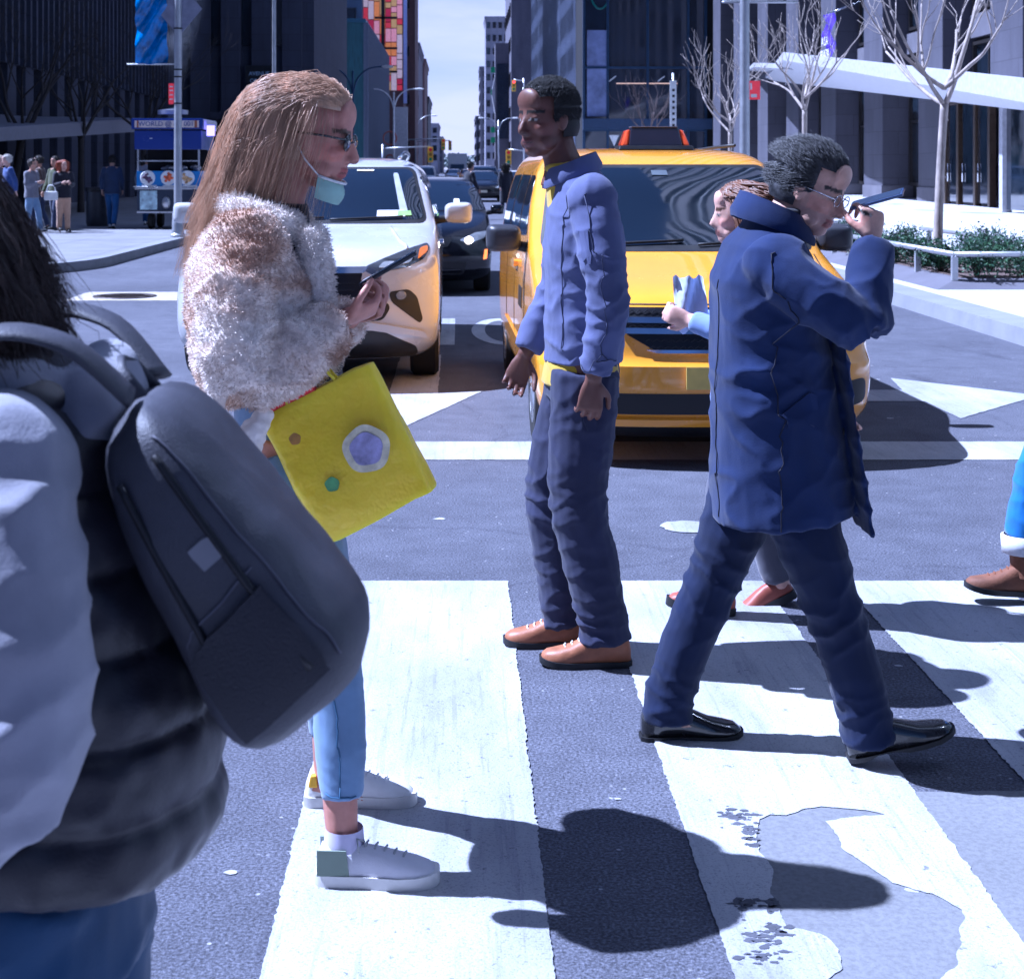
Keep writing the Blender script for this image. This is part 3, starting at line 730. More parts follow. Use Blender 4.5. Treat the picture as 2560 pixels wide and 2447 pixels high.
# ------------------------------------------------------------------ buildings
def stone(name, col, bw=1.6, rh=.9, mort=.012):
    m, nt, b = new_mat(name); tc = coords(nt)
    # use x+y so courses run round both faces
    sx = _n(nt, 'ShaderNodeSeparateXYZ'); nt.links.new(tc, sx.inputs[0]); ad = _n(nt, 'ShaderNodeMath', operation='ADD'); nt.links.new(sx.outputs[0], ad.inputs[0]); nt.links.new(sx.outputs[1], ad.inputs[1])
    cb = _n(nt, 'ShaderNodeCombineXYZ'); nt.links.new(ad.outputs[0], cb.inputs[0]); nt.links.new(sx.outputs[2], cb.inputs[1])
    br = _n(nt, 'ShaderNodeTexBrick', Scale=1); nt.links.new(cb.outputs[0], br.inputs['Vector'])
    for k, q in (('Brick Width', bw), ('Row Height', rh), ('Mortar Size', mort)): br.inputs[k].default_value = q
    br.inputs['Color1'].default_value = rgba(col); br.inputs['Color2'].default_value = rgba(tuple(c * .84 for c in col)); br.inputs['Mortar'].default_value = rgba(tuple(c * .5 for c in col))
    f = noise_tex(nt, coords(nt, (1, 1, .25)), .8, 5)
    c = mix(nt, 1, br.outputs['Color'], ramp(nt, f, [(.3, (.72, .72, .74)), (.7, (1.12, 1.12, 1.1))]), 'MULTIPLY')
    c = mix(nt, .5, c, ramp(nt, noise_tex(nt, tc, 30, 3), [(.35, (.75, .75, .75)), (.65, (1.1, 1.1, 1.1))]), 'MULTIPLY')
    nt.links.new(c, b.inputs['Base Color']); b.inputs['Roughness'].default_value = .75
    bump(nt, b, br.outputs['Fac'], -.4, .02); return m
ST_R = stone('grey_granite_blocks', (.085, .083, .110), 1.7, 1.1)
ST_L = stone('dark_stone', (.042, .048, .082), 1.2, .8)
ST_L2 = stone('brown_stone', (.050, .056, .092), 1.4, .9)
BRICK = stone('brown_brick', (.17, .095, .10), .24, .09, .01)
BRICK2 = stone('grey_brick', (.16, .15, .19), .24, .09, .01)
WGLASS = M('window_glass', (.010, .016, .026), .05, var=.3, vs=1.5, spec=1, coat=.6)
BGLASS = M('blue_curtain_glass', (.008, .016, .034), .06, var=.4, vs=.5, spec=1, coat=.6)
MULL = M('blue_mullion', (.03, .06, .12), .4, .5)
MULLG = M('bronze_frame', (.05, .045, .045), .4, .6)
WHITEP = M('white_panel', (.44, .44, .48), .45, bs=40, bstr=.05)
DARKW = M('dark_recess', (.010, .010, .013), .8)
TEAL = M('teal_netting', (.030, .095, .115), .7, var=.4, vs=3, stretch=(3, 3, .3), bs=60)

def child_copies(src, parent, locs):
    for l in locs:
        for_p = src.copy(); COL.objects.link(for_p); for_p.parent = parent; for_p.location = l
        for ch in list(src.children):
            c = ch.copy(); COL.objects.link(c); c.parent = for_p

def window(parent, w, h, axis, m=WGLASS, fm=MULLG, d=.12, nx=2, nz=2, fr=.06):
    """window at the origin: frame with glass behind; axis y- faces the camera, x+ / x- face the street"""
    def bx(mb, a0, a1, z0, z1, e0, e1):
        if axis == 'y': mb.box(a0, a1, e0, e1, z0, z1)
        elif axis == 'x+': mb.box(-e1, -e0, a0, a1, z0, z1)
        else: mb.box(e0, e1, a0, a1, z0, z1)
    f = MB(); 
    bx(f, -w / 2, -w / 2 + fr, 0, h, -d, .02); bx(f, w / 2 - fr, w / 2, 0, h, -d, .02)
    bx(f, -w / 2 + fr, w / 2 - fr, 0, fr, -d, .02); bx(f, -w / 2 + fr, w / 2 - fr, h - fr, h, -d, .02)
    for i in range(1, nx):
        x = -w / 2 + w * i / nx; bx(f, x - fr * .35, x + fr * .35, fr, h - fr, -d * .8, .01)
    for j in range(1, nz):
        z = h * j / nz
        for i in range(nx):
            x0 = -w / 2 + (fr if i == 0 else w * i / nx + fr * .35); x1 = -w / 2 + w * (i + 1) / nx - (fr if i == nx - 1 else fr * .35)
            bx(f, x0, x1, z - fr * .35, z + fr * .35, -d * .78, .01)
    o = f.build('window', fm, parent)
    g = MB(); bx(g, -w / 2 + fr, w / 2 - fr, fr, h - fr, -d * .35, -d * .2); g.build('glass', m, o)
    return o

def block(label, x0, x1, y0, y1, h, m, rows=0, cols=0, sides='y', ww=.9, wh=1.4, z0=3.5, zt=None, cat='building', name='building', cornice=.5, group=None, cap=90, gm=WGLASS, fm=MULLG, sill=None):
    t = thing(name, label, cat, ((x0 + x1) / 2, y0, 0), 0, group)
    hw = (x1 - x0) / 2; dp = y1 - y0
    mb = MB(); mb.box(-hw, hw, 0, dp, -.1, h); mb.build('wall', m, t)
    if cornice:
        mb = MB(); mb.box(-hw - .25, hw + .25, -.25, dp, h, h + cornice); mb.box(-hw - .12, hw + .12, -.12, dp, h - .7, h - .003); mb.build('cornice', m, t, bevel=.03)
    zt = zt or h - 2
    for ax in sides.split(','):
        if not rows: break
        src = window(t, ww, wh, ax, gm, fm, nx=1, nz=2); locs = []
        n = max(1, cols if ax == 'y' else int(cols * dp / (2 * hw)))
        n = min(n, cap // (rows * len(sides.split(','))) or 1)
        for r in range(rows):
            z = z0 + (zt - z0) * r / max(1, rows - 1) if rows > 1 else z0
            for c in range(n):
                u = (c + .5) / n
                locs.append((-hw + 2 * hw * u, -.005, z) if ax == 'y' else (hw + .005, dp * u, z) if ax == 'x+' else (-hw - .005, dp * u, z))
        src.location = locs[0]; child_copies(src, t, locs[1:])
    return t

# right: granite building whose pillared front runs along the plaza
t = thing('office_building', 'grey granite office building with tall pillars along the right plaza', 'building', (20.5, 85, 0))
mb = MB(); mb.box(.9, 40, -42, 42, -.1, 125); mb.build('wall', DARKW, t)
py = [-24.6 - 3.2 - 12, -19 - 9.3] + [-18.7 + 9.15 * k for k in range(7)]
pil = None
for k, y in enumerate([-37, -27.9, -18.7, -9.55, -.4, 8.75, 17.9, 27.05, 36.2]):
    mb = MB(); mb.box(-.55, .9, y - 1.7, y + 1.7, -.1, 125); mb.build('pillar', ST_R, t, bevel=.04)
    mb = MB(); mb.box(-.60, .92, y - 1.74, y + 1.74, -.05, .75); mb.build('plinth', GRAND, t)
ys = [-32.45 + 9.15 * k for k in range(8)]
src = window(t, 5.5, 6.0, 'x-', WGLASS, MULLG, .25, 3, 2, .14)
locs = [(.88, y, z) for y in ys if y > -30 for z in (.75, 8.0, 15.0)]
src.location = locs[0]; child_copies(src, t, locs[1:])
mb = MB(); mb.box(.55, .9, -37, 42, 6.9, 7.85); mb.build('spandrel', GRAND, t)
for k in range(26):
    mb = MB(); y = -40.5 + 3.05 * k; mb.box(.1, .9, y - .35, y + .35, 22, 125); mb.build('rib', M('pale_rib', (.34, .36, .40), .5), t)
# revolving entrance on the plaza
d = thing('revolving_door', 'bronze framed revolving entrance under the white canopy', 'door', (19.4, 59.6, .147))
mb = MB()
for y in (-2.6, -1.0, 1.0, 2.6): mb.box(-.12, .12, y - .12, y + .12, 0, 3.9)
mb.box(-.12, .12, -2.72, 2.72, 3.9, 4.15); mb.build('door_frame', M('bronze', (.12, .085, .06), .35, .8), d, bevel=.01)
for y in (-1.8, 0, 1.8):
    mb = MB(); mb.box(-.02, .02, y - .66, y + .66, .12, 3.85); mb.build('door_leaf', WGLASS, d)
mb = MB()
for y in (-1.8, 0, 1.8): mb.tube([(-.07, y + .5, .9), (-.07, y + .5, 1.6)], .025, 6)
mb.build('push_bar', CHROME, d, True)
d = thing('glass_lobby', 'glass lobby box with a white steel post at the right edge of the plaza', 'entrance', (18.6, 48.8, .147))
mb = MB()
for x, y in ((-1.0, 1.6), (-1.0, -1.4), (-1.0, -4.4)):
    mb = MB(); mb.box(x - .16, x + .16, y - .16, y + .16, 0, 4.0); mb.build('post', WHITEP, d, bevel=.01)
for y0, y1 in ((-1.24, 1.44), (-4.24, -1.56)):
    mb = MB(); mb.box(-1.02, -.98, y0, y1, .1, 3.95); mb.build('pane', WGLASS, d)
mb = MB(); mb.box(-1.1, 1.5, -4.6, 1.78, 4.0, 4.1); mb.build('roof', WHITEP, d)
# folded white canopies
def canopy(label, A, B, Cb, D, th0, th1, loc):
    t = thing('canopy', label, 'canopy', loc); L = V(loc)
    a, b, c, d_ = [V(q) - L for q in (A, B, Cb, D)]
    lo = [a - V((0, 0, th0)), b - V((0, 0, th1)), c - V((0, 0, .12)), d_ - V((0, 0, .12))]
    mb = MB(); mb.add([a, b, c, d_] + lo, [(0, 1, 2, 3), (7, 6, 5, 4), (0, 4, 5, 1), (1, 5, 6, 2), (2, 6, 7, 3), (3, 7, 4, 0)]); mb.build('panel', WHITEP, t, bevel=.02)
    mb = MB()
    for k in range(5):
        u = .12 + k * .19; p = (lo[0] * (1 - u) + lo[1] * u) * .55 + (lo[3] * (1 - u) + lo[2] * u) * .45
        mb.lathe([(0, -.02), (.16, -.02), (.16, .03), (0, .03)], p, 'z', 12)
    mb.build('downlight', M('downlight', (.8, .8, .8), .4), t); return t
canopy('long white sloping canopy over the plaza entrance', (16, 77.3, 7.3), (16, 36, 3.33), (20.5, 40, 2.9), (20.6, 106, 7.65), .42, .78, (20.5, 70, 4))
canopy('small white folded canopy behind the lamp post', (17.3, 92, 7.75), (17.0, 80, 6.9), (19.9, 84, 6.6), (19.9, 108, 8.4), .25, .3, (19.9, 95, 6))
# purple flag
t = thing('flag', 'purple flag with white lettering hanging on the granite front', 'flag', (19.2, 78.5, 7.0))
mb = MB(); mb.tube([(.9, 0, 2.9), (-.7, 0, 2.3)], .05, 8); mb.build('flag_pole', CHROME, t, True)
mb = MB(); n = 12
fr = [[(-.66 + .12 * math.sin(j * .9 + i * .5), -1.05 + 2.1 * i / n + .0, 2.3 - 2.6 * j / 14) for i in range(n + 1)] for j in range(15)]
mb.loft(fr, False, False); mb.build('cloth', M('purple_cloth', (.05, .015, .32), .6), t, True)
for s_, z in (('A.S.A', .9), ('PLAZA', .25)): text('lettering', s_, .62, PAPER, t, (-.86, 0, z), (PI / 2, 0, -PI / 2), .01)

# right: blue glass building closing the plaza, striped tower beyond
t = thing('glass_building', 'dark blue glass building with a grid of mullions beyond the plaza', 'building', (10, 125, 0))
mb = MB(); mb.box(0, 14, .6, 9, -.1, 34); mb.build('wall', DARKW, t)
src = None
xs = [0.0, 1.9, 5.1, 8.35, 9.75]; zs = [.2, 4.6, 9.6, 16.6, 23.6, 30.6]
for i in range(len(xs) - 1):
    for j in range(len(zs) - 1):
        mb = MB(); mb.box(xs[i] + .09, xs[i + 1] - .09, .40, .44, zs[j] + .09, zs[j + 1] - .09); mb.build('window', BGLASS, t)
mb = MB()
for x in xs: mb.box(x - .09, x + .09, .2, .6, 0, 34)
mb.build('mullion', MULL, t)
mb = MB()
for z in zs:
    for i in range(len(xs) - 1): mb.box(xs[i] + .09, xs[i + 1] - .09, .25, .598, z - .09, z + .09)
mb.build('transom', MULL, t)
mb = MB(); mb.box(-.1, 10.2, -.3, .197, 4.65, 5.5); mb.build('fascia', M('blue_fascia', (.025, .05, .11), .35), t)
for z in (8.9, 15.9):
    for a, b in ((2.6, 7.5),):
        mb = MB(); mb.box(a, b, .36, .39, z - .6, z - .53); mb.build('strip_light', M('strip_light', (.9, .6, .4), .4, emit=(1, .55, .3), estr=.35), t)
    for x in (2.0, 5.9):
        mb = MB(); mb.prism([(x, .36, z - .35), (x + .55, .36, z + .05), (x + .58, .36, z - .02), (x + .06, .36, z - .42)], (0, .03, 0)); mb.build('strip_light', PAPER, t)
mb = MB(); mb.box(.25, 1.85, .33, .38, 5.0 + .7, 12.6); mb.build('banner', M('pale_blue_banner', (.22, .26, .46), .6, var=.45, vs=.6), t)
mb = MB()
for k in range(28):
    a = 2 * PI * k / 28; mb.add([], [])
ringp = [(1.3 + .85 * math.cos(2 * PI * k / 28), .33, 16.2 + 1.9 * math.sin(2 * PI * k / 28)) for k in range(29)]
mb.tube(ringp, .08, 6, False); mb.build('ring_ornament', M('green_tube', (.02, .16, .14), .4), t, True)
mb = MB(); mb.prism([(2.0, .18, 4.2), (2.8, .18, 4.2), (2.4, .18, 3.3)], (0, .01, 0)); mb.build('emblem', PAPER, t)

t = thing('striped_tower', 'tower with dark glass bands and stripes paled as if lit, right of the avenue', 'building', (10.7, 135, 0))
mb = MB(); mb.box(.3, 25, 0, 100, -.1, 46); mb.build('wall', M('lit_patch_stripe', (.50, .52, .62), .5, var=.4, vs=.12), t)  # patchy light on the wall put into its pale uneven colour
mb = MB(); mb.box(-.2, .25, -.4, .3, 0, 46); mb.build('corner_pillar', BRICK2, t)
k = 0
for z in range(3, 44, 4):
    for y in range(1, 97, 11):
        if k < 98:
            mb = MB(); mb.box(.2, .31, y, y + 9.6, z, z + 2.3); mb.build('window', WGLASS if (k * 7) % 3 else BGLASS, t); k += 1
mb = MB()
for y in range(0, 100, 2): mb.box(.05, .2, y - .12, y + .12, 0, 46)
mb.build('rib', M('steel_rib', (.16, .18, .24), .4, .4), t)

# right: further down
BILL = M('screen_navy', (.004, .010, .03), .3)
block('slim grey tower rising above the striped tower', 8.0, 20, 240, 270, 75, BRICK2, 14, 3, 'x-', 1.2, 2.2)
t = thing('billboard', 'blank dark navy billboard block on the right of the avenue', 'billboard', (6.1, 250, 0))
mb = MB(); mb.box(-.3, 3.2, 0, 6, 0, 21.5); mb.build('wall', BRICK2, t)
mb = MB(); mb.box(-.05, 2.4, -.25, -.003, 6.2, 18.2); mb.build('screen', BILL, t)
mb = MB(); mb.prism([(-.32, .4, 10.2), (-.32, .4, 16.5), (-.9, .4, 13.5)], (0, 3, 0)); mb.build('white_panel', WHITEP, t)
for z in (16.8, 13.2, 7.2, 5.6):
    mb = MB(); mb.box(-1.0, -.33, .5, .8, z, z + .9); mb.build('green_sign', M('green_sign', (.03, .30, .12), .5), t)
t = block('brown brick building with a red sign behind the man in the blue shirt', 8.6, 16, 243, 248, 17.8, BRICK, 4, 3, 'y', 1.2, 2)
block('pale patterned tower beyond the navy billboard', 5.6, 13, 330, 345, 33, stone('pale_block', (.28, .27, .33), 2.4, 1.6), 11, 6, 'y', .7, 1.3)
block('lilac grey block beyond the patterned tower', 5.4, 16, 400, 420, 27, BRICK2, 8, 4, 'y,x-', 1.2, 1.8)
block('lower grey block at the far right end of the avenue', 5.2, 16, 480, 520, 17, BRICK2, 4, 5, 'y,x-', 1.4, 1.8)

# left: dark colonnaded building set back from the kerb
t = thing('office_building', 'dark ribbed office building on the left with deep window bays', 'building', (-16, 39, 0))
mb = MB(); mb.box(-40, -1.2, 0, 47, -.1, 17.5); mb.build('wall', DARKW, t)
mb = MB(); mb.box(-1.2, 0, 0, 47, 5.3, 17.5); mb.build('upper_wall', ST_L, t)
mb = MB()
for k in range(58): mb.box(-.001, .17, .2 + k * .81, .42 + k * .81, 5.3, 17.5)
mb.build('rib', ST_L, t)
p = None; locs = [(0, 1 + 2.3 * k, 0) for k in range(20)]
mb = MB(); mb.box(-1.2, -.02, -.55, .55, -.1, 5.298); p = mb.build('pillar', ST_L2, t, bevel=.03); p.location = locs[0]; child_copies(p, t, locs[1:])
w = window(t, 1.1, 4.6, 'x+', WGLASS, DARKM, .15, 1, 3); w.location = (-.9, 2.15, .3); child_copies(w, t, [(-.9, 2.15 + 2.3 * k, .3) for k in range(1, 19)])
t = thing('canopy', 'grey slanting canopy over the dark left pavement', 'canopy', (-16, 50, 0))
mb = MB(); mb.add([(3.6, -8, 2.66), (4.2, 8, 3.42), (-.2, 8, 3.5), (-.2, -8, 3.3), (3.6, -8, 2.28), (4.2, 8, 2.92), (-.2, 8, 3.1), (-.2, -8, 2.9)], [(0, 1, 2, 3), (7, 6, 5, 4), (0, 4, 5, 1), (1, 5, 6, 2), (2, 6, 7, 3), (3, 7, 4, 0)]); mb.build('panel', M('canopy_grey', (.19, .19, .23), .5), t, bevel=.02)
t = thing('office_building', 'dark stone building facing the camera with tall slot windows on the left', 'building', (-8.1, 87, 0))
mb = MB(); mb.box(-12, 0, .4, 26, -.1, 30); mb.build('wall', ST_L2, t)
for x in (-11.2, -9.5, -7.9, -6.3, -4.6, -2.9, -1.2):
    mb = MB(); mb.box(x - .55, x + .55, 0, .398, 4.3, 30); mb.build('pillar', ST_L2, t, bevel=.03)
for x in (-10.35, -8.7, -7.1, -5.45, -3.75, -2.05):
    mb = MB(); mb.box(x - .28, x + .28, .25, .39, 8.4, 28); mb.build('window', WGLASS, t)
mb = MB(); mb.box(-11.5, -4.9, .1, .395, .1, 4.1); mb.build('entrance', DARKW, t)
mb = MB(); mb.box(-11.75, -4.75, -.3, .39, 4.3, 4.7) ; mb.build('lintel', ST_L, t)
sg_ = thing('street_sign', 'dark sign panel reading AVENUE OF THE AMERICAS on the left building', 'sign', (-11.1, 86.85, 6.3))
mb = MB(); mb.box(-.75, .75, .0, .1, -.9, .95); mb.build('panel', DARKM, sg_)
for s_, z in (('AVENUE', .5), ('OF THE', .1), ('AMERICAS', -.3)): text('lettering', s_, .30, M('sign_blue_white', (.45, .6, .8), .5), sg_, (0, -.01, z))

# left: low netted building, screen tower, brick tower and onward
t = thing('building', 'low teal netted building with vertical ribs on the left of the avenue', 'building', (-8.1, 134, 0))
mb = MB(); mb.box(-5.2, 0, 0, 42, -.1, 14); mb.build('wall', TEAL, t)
mb = MB(); mb.box(-5.3, .12, -.15, 42, 14.0, 14.35); mb.build('cornice', M('steel_blue', (.06, .14, .2), .4, .5), t)
mb = MB()
for y in range(0, 42, 2): mb.box(0, .35, y, y + .35, 0, 14)
mb.build('rib', M('steel_rib', (.16, .18, .24), .4, .4), t)
for k in range(6):
    mb = MB(); mb.box(.001, .1, 1 + k * 7, 5.5 + k * 7, 9, 12.4); mb.build('window', WGLASS, t)
mb = MB(); mb.box(-4.7, -3.2, -.2, -.003, 3.5, 8); mb.build('window', DARKW, t)
mb = MB()
for x in (-5.15, -3.4, -1.7, 0):
    mb = MB(); mb.box(x - .08, x + .08, -.12, -.002, 0, 14); mb.build('post', M('steel_rib', (.16, .18, .24), .4, .4), t)
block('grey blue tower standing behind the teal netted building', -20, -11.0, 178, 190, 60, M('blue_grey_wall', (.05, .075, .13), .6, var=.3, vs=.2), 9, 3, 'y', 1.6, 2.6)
t = thing('billboard', 'tall red and yellow illuminated billboard on the left of the avenue', 'billboard', (-9.5, 180, 0))
mb = MB(); mb.box(-1.5, 3.1, .3, 14, 0, 34); mb.build('wall', BRICK, t)
rg = random.Random(4)
PC = [M('sign_%s' % n, c, .5, emit=c, estr=.22) for n, c in (('red', (.62, .04, .05)), ('orange', (.75, .22, .05)), ('yellow', (.55, .30, .10)), ('pink', (.75, .28, .28)), ('white', (.6, .42, .38)), ('crimson', (.45, .02, .05)))]
n = 0
for i in range(7):
    z = 10.5
    while z < 25:
        h = rg.choice((.7, 1.1, 1.6, 2.2)); x = -1.6 + i * .66
        mb = MB(); mb.box(x, x + .6, .12, .29, z, z + h - .12); mb.build('light_panel', rg.choice(PC), t); z += h
mb = MB(); mb.box(.55, .95, -.1, .11, 8, 22.5)
for z in (12.5, 15.2, 18.7): mb.box(-.2, 2.4, -.1, .10, z, z + .25)
mb.build('mast', DARKM, t)
mb = MB(); mb.box(3.1, 3.5, .0, .5, 9, 27); mb.build('edge_trim', M('lilac_edge', (.4, .42, .7), .4), t)
block('narrow brown brick tower beside the red billboard', -7.2, -5.35, 190, 205, 46, BRICK, 8, 1, 'y', .55, 1.3)
t = block('grey brown block with a tall white sign in front of the brick tower', -8.6, -5.6, 215, 240, 18.3, BRICK2, 3, 3, 'y', 1.1, 1.6)
mb = MB(); mb.box(-.2, .55, -.5, -.003, 9.3, 15.6); mb.build('sign_panel', M('lilac_panel', (.45, .45, .55), .5), t)
mb = MB(); mb.box(-1.75, -1.1, -.6, -.2, 9.5, 14); mb.build('sign_panel', M('sky_screen', (.25, .55, .9), .4, emit=(.3, .6, 1), estr=.5), t)
block('thin brick building stepping down towards the far end', -6.6, -5.5, 250, 275, 18.5, BRICK, 5, 1, 'y', .5, 1.2)
t = block('dark navy building with a parapet halfway down the left side', -9.5, -5.35, 270, 300, 13.4, M('navy_wall', (.008, .012, .03), .6), 0)
block('pale stepped building near the far left end of the avenue', -12, -5.4, 400, 440, 12.5, stone('pale_block', (.28, .27, .33), 2.4, 1.6), 4, 4, 'y', 1, 1.5)
block('small grey building at the far left end of the avenue', -12, -5.0, 470, 520, 10.5, BRICK2, 3, 4, 'y', 1, 1.5)
# tower on the right of the crossing, out of frame, seen in the windscreens
t = thing('ribbed_tower', 'tall ribbed glass tower right of the crossing', 'building', (30, -5, 0))
mb = MB(); mb.box(.3, 40, 0, 44, -.1, 150); mb.build('wall', M('teal_glass', (.01, .03, .04), .1, coat=1), t)
mb = MB()
for k in range(23): mb.box(-.3, .3, k * 2 - .12, k * 2 + .22, 0, 150)
mb.build('rib', M('white_rib', (.5, .55, .58), .5), t)

for lb, x0, x1, y0, y1, h in (('unseen dark block added behind the camera, left corner, to cut sky light', -60, -16, -60, -24, 95), ('unseen dark block added behind the camera, right corner, to cut sky light', 15, 60, -60, -24, 110), ('unseen dark block added across the left side street to cut sky light', -90, -38, -14, 14, 44)):  # unseen blocks added to hold back ambient sky light
    block(lb, x0, x1, y0, y1, h, ST_L2, 0)
# ------------------------------------------------------------------ street furniture
GALV = M('galvanised', (.42, .43, .46), .38, .55, var=.1)
def pole(name, label, loc, h, r0, r1, m, cat='pole', base=True):
    t = thing(name, label, cat, loc); mb = MB(); mb.tube([(0, 0, .0), (0, 0, h * .3), (0, 0, h)], [r0, (r0 * 2 + r1) / 3, r1], 16); mb.build('pole', m, t, 40)
    if base:
        mb = MB(); mb.lathe([(r0 * 1.9, 0), (r0 * 1.9, .05), (r0 * 1.5, .08), (r0 * 1.35, .5), (r0 * 1.05, .56)], n=16); mb.build('base', m, t, 40)
    return t
t = pole('lamp_post', 'pale street pole with a diamond sign beside the food cart', (-5.82, 32.4, .147), 8, .085, .07, GALV)
mb = MB(); mb.prism([(.02, 0, 4.15), (.50, 0, 4.72), (.02, 0, 5.3), (-.46, 0, 4.72)], (0, .006, 0)); mb.build('sign_plate', M('sign_back', (.30, .30, .38), .4, .5), t)
mb = MB()
for z in (2.75, 3.3, 3.45, 4.3): mb.lathe([(.078, z), (.092, z), (.092, z + .03), (.078, z + .03)], n=16)
mb.build('clamp', DARKM, t)
mb = MB(); mb.box(-.19, -.085, -.012, .0, 2.75, 3.18); mb.build('red_plate', M('sign_red', (.65, .06, .05), .4), t)
for z in (2.84, 2.93, 3.02, 3.10): 
    mb = MB(); mb.box(-.175, -.10, -.016, -.0125, z, z + .025); mb.build('plate_line', PAPER, t)
t = thing('banner', 'shiny blue plastic banner hanging from the lamp post arm', 'banner', (-5.9, 32.42, 3.6))
mb = MB(); rows = []
for j in range(25):
    z = 1.75 - 1.62 * j / 24; rows.append([(-.80 + .66 * i / 10 + .01 * math.sin(j), .09 * math.sin(i * .9 + j * .55) * (.4 + .6 * abs(math.sin(j * .4 + i * .2))), z + .02 * math.sin(i)) for i in range(11)])
mb.loft(rows, False, False); mb.build('cloth', M('blue_plastic', (.015, .16, .48), .18, var=.7, vs=3.5, coat=1), t, True)
mb = MB(); mb.tube([(-.98, 0, .125), (.0, 0, .125)], .015, 8); mb.tube([(-.85, 0, 1.76), (.0, 0, 1.76)], .015, 8); mb.build('rod', PAPER, t, True)
t = pole('lamp_post', 'thin bluish pole behind the woman in the shearling jacket', (-6.05, 51.2, .147), 9, .075, .06, GALV)
t = pole('lamp_post', 'pale lamp post with a red parking sign on the right plaza', (5.22, 28.6, .147), 8.5, .095, .085, GALV)
mb = MB(); mb.box(.08, .28, -.012, 0, 2.68, 3.02); mb.build('red_plate', M('sign_red', (.65, .06, .05), .4), t)
mb = MB(); mb.box(.11, .22, -.016, -.0125, 2.72, 2.78); mb.box(.10, .13, -.016, -.0125, 2.86, 2.98); mb.build('plate_mark', PAPER, t)
mb = MB(); mb.box(-.38, .72, .06, .09, 4.5, 5.1); mb.build('sign_plate', WHITEP, t, bevel=.005)
mb = MB(); mb.tube([(-.40, .1, 4.47), (.98, .1, 4.47)], .022, 8); mb.build('bracket', GALV, t, True)
t = thing('parking_sign', 'narrow upright sign seen edge-on behind the taxi roof', 'sign', (3.62, 26.5, 0))
t.location = (5.15, 37.5, .147)
mb = MB(); mb.tube([(0, 0, 0), (0, 0, 3.7)], .028, 8); mb.build('pole', GALV, t, True)
mb = MB(); mb.box(-.085, .07, -.06, -.045, 2.25, 3.52); mb.build('sign_plate', PAPER, t)
for k in range(7):
    mb = MB(); mb.box(-.03, .03, -.066, -.0605, 2.42 + k * .14, 2.48 + k * .14); mb.build('plate_mark', DARKM, t)
t.location = (5.13, 37.5, .147)

def street_lamp(label, x, y, h, m, lm):
    t = thing('street_lamp', label, 'street lamp', (x, y, .147), 0, 'double armed street lamps along the avenue')
    mb = MB(); mb.tube([(0, 0, 0), (0, 0, h)], [.12, .07], 12); mb.build('pole', m, t, True)
    for sg in (-1, 1):
        mb = MB(); mb.tube([(0, 0, h - 1.6), (sg * .35, 0, h - .5), (sg * 1.1, 0, h + .15), (sg * 2.0, 0, h + .3)], [.06, .06, .05, .05], 8, dens=5); mb.build('arm', m, t, True)
        mb = MB(); mb.ell((sg * 2.35, 0, h + .28), (.42, .16, .1), 14, 8); mb.build('lamp_head', lm, t, True)
    return t
LW = M('lamp_white', (.7, .7, .72), .35)
street_lamp('double armed white street lamp above the dark navy building', -6.0, 144, 8.4, LW, LW)
street_lamp('dark double armed street lamp before the teal netted building', -7.2, 106, 8.0, M('pole_blue', (.03, .07, .16), .4, .4), LW)
street_lamp('distant thin street lamp on the left beyond the white lamp', -5.6, 205, 8.0, GALV, LW)
street_lamp('distant street lamp on the right side of the avenue', 5.4, 215, 8.0, GALV, LW)
t = thing('pylon', 'pale advertising pylon with a red ring below the white lamp', 'pylon', (-5.75, 146, .147))
mb = MB(); mb.box(-.25, .95, 0, .5, 0, 7.1); mb.build('column', WHITEP, t, bevel=.03)
for z, r in ((4.2, .62), (2.3, .35)):
    mb = MB(); mb.tube([(-.7 + r * math.cos(2 * PI * k / 20), -.05, z + r * math.sin(2 * PI * k / 20)) for k in range(21)], .06, 6, False); mb.build('red_ring', M('ring_orange', (.40, .09, .05), .5), t, True)
mb = MB(); mb.box(-1.4, -.3, .05, .3, .6, 3.2); mb.build('side_panel', WHITEP, t)
def signal(label, x, y, z, arm, lit, col):
    t = thing('traffic_signal', label, 'traffic light', (x, y, .147), 0, 'traffic lights hung over the avenue')
    mb = MB(); mb.tube([(0, 0, 0), (0, 0, z + .6)], .09, 10); mb.build('pole', GALV, t, True)
    mb = MB(); mb.tube([(0, 0, z + .3), (arm, 0, z + .45)], .05, 8); mb.build('arm', GALV, t, True)
    mb = MB(); mb.box(arm - .2, arm + .2, -.15, .15, z - .75, z + .4); h = mb.build('signal_head', M('signal_yellow', (.75, .42, .02), .4), t, bevel=.03)
    for k, c in enumerate(('red', 'amber', 'green')):
        cc = {'red': (.8, .02, .03), 'amber': (.3, .15, .02), 'green': (.02, .25, .1)}[c]
        mb = MB(); mb.lathe([(0, -.17), (.12, -.17), (.13, -.14)], (arm, 0, z + .2 - k * .36), 'y', 14); mb.build('signal_lens', M('lens_' + c + ('_lit' if lit == c else ''), cc, .2, emit=cc if lit == c else None, estr=2.5), h)
    return t
signal('yellow traffic light on the left over the white van', -5.75, 118, 2.6, 3.6, '', 0)
signal('pair of traffic lights hung mid avenue, nearer left pole', -5.6, 160, 4.0, 4.0, '', 0)
signal('traffic light farther off over the middle of the avenue', -5.3, 190, 4.3, 4.2, '', 0)
signal('traffic light low above the far right traffic', 5.4, 120, 2.4, -1.6, '', 0)
signal('red traffic light beside the head of the man in the blue shirt', 6.6, 160, 10.0, -1.0, 'red', 0)

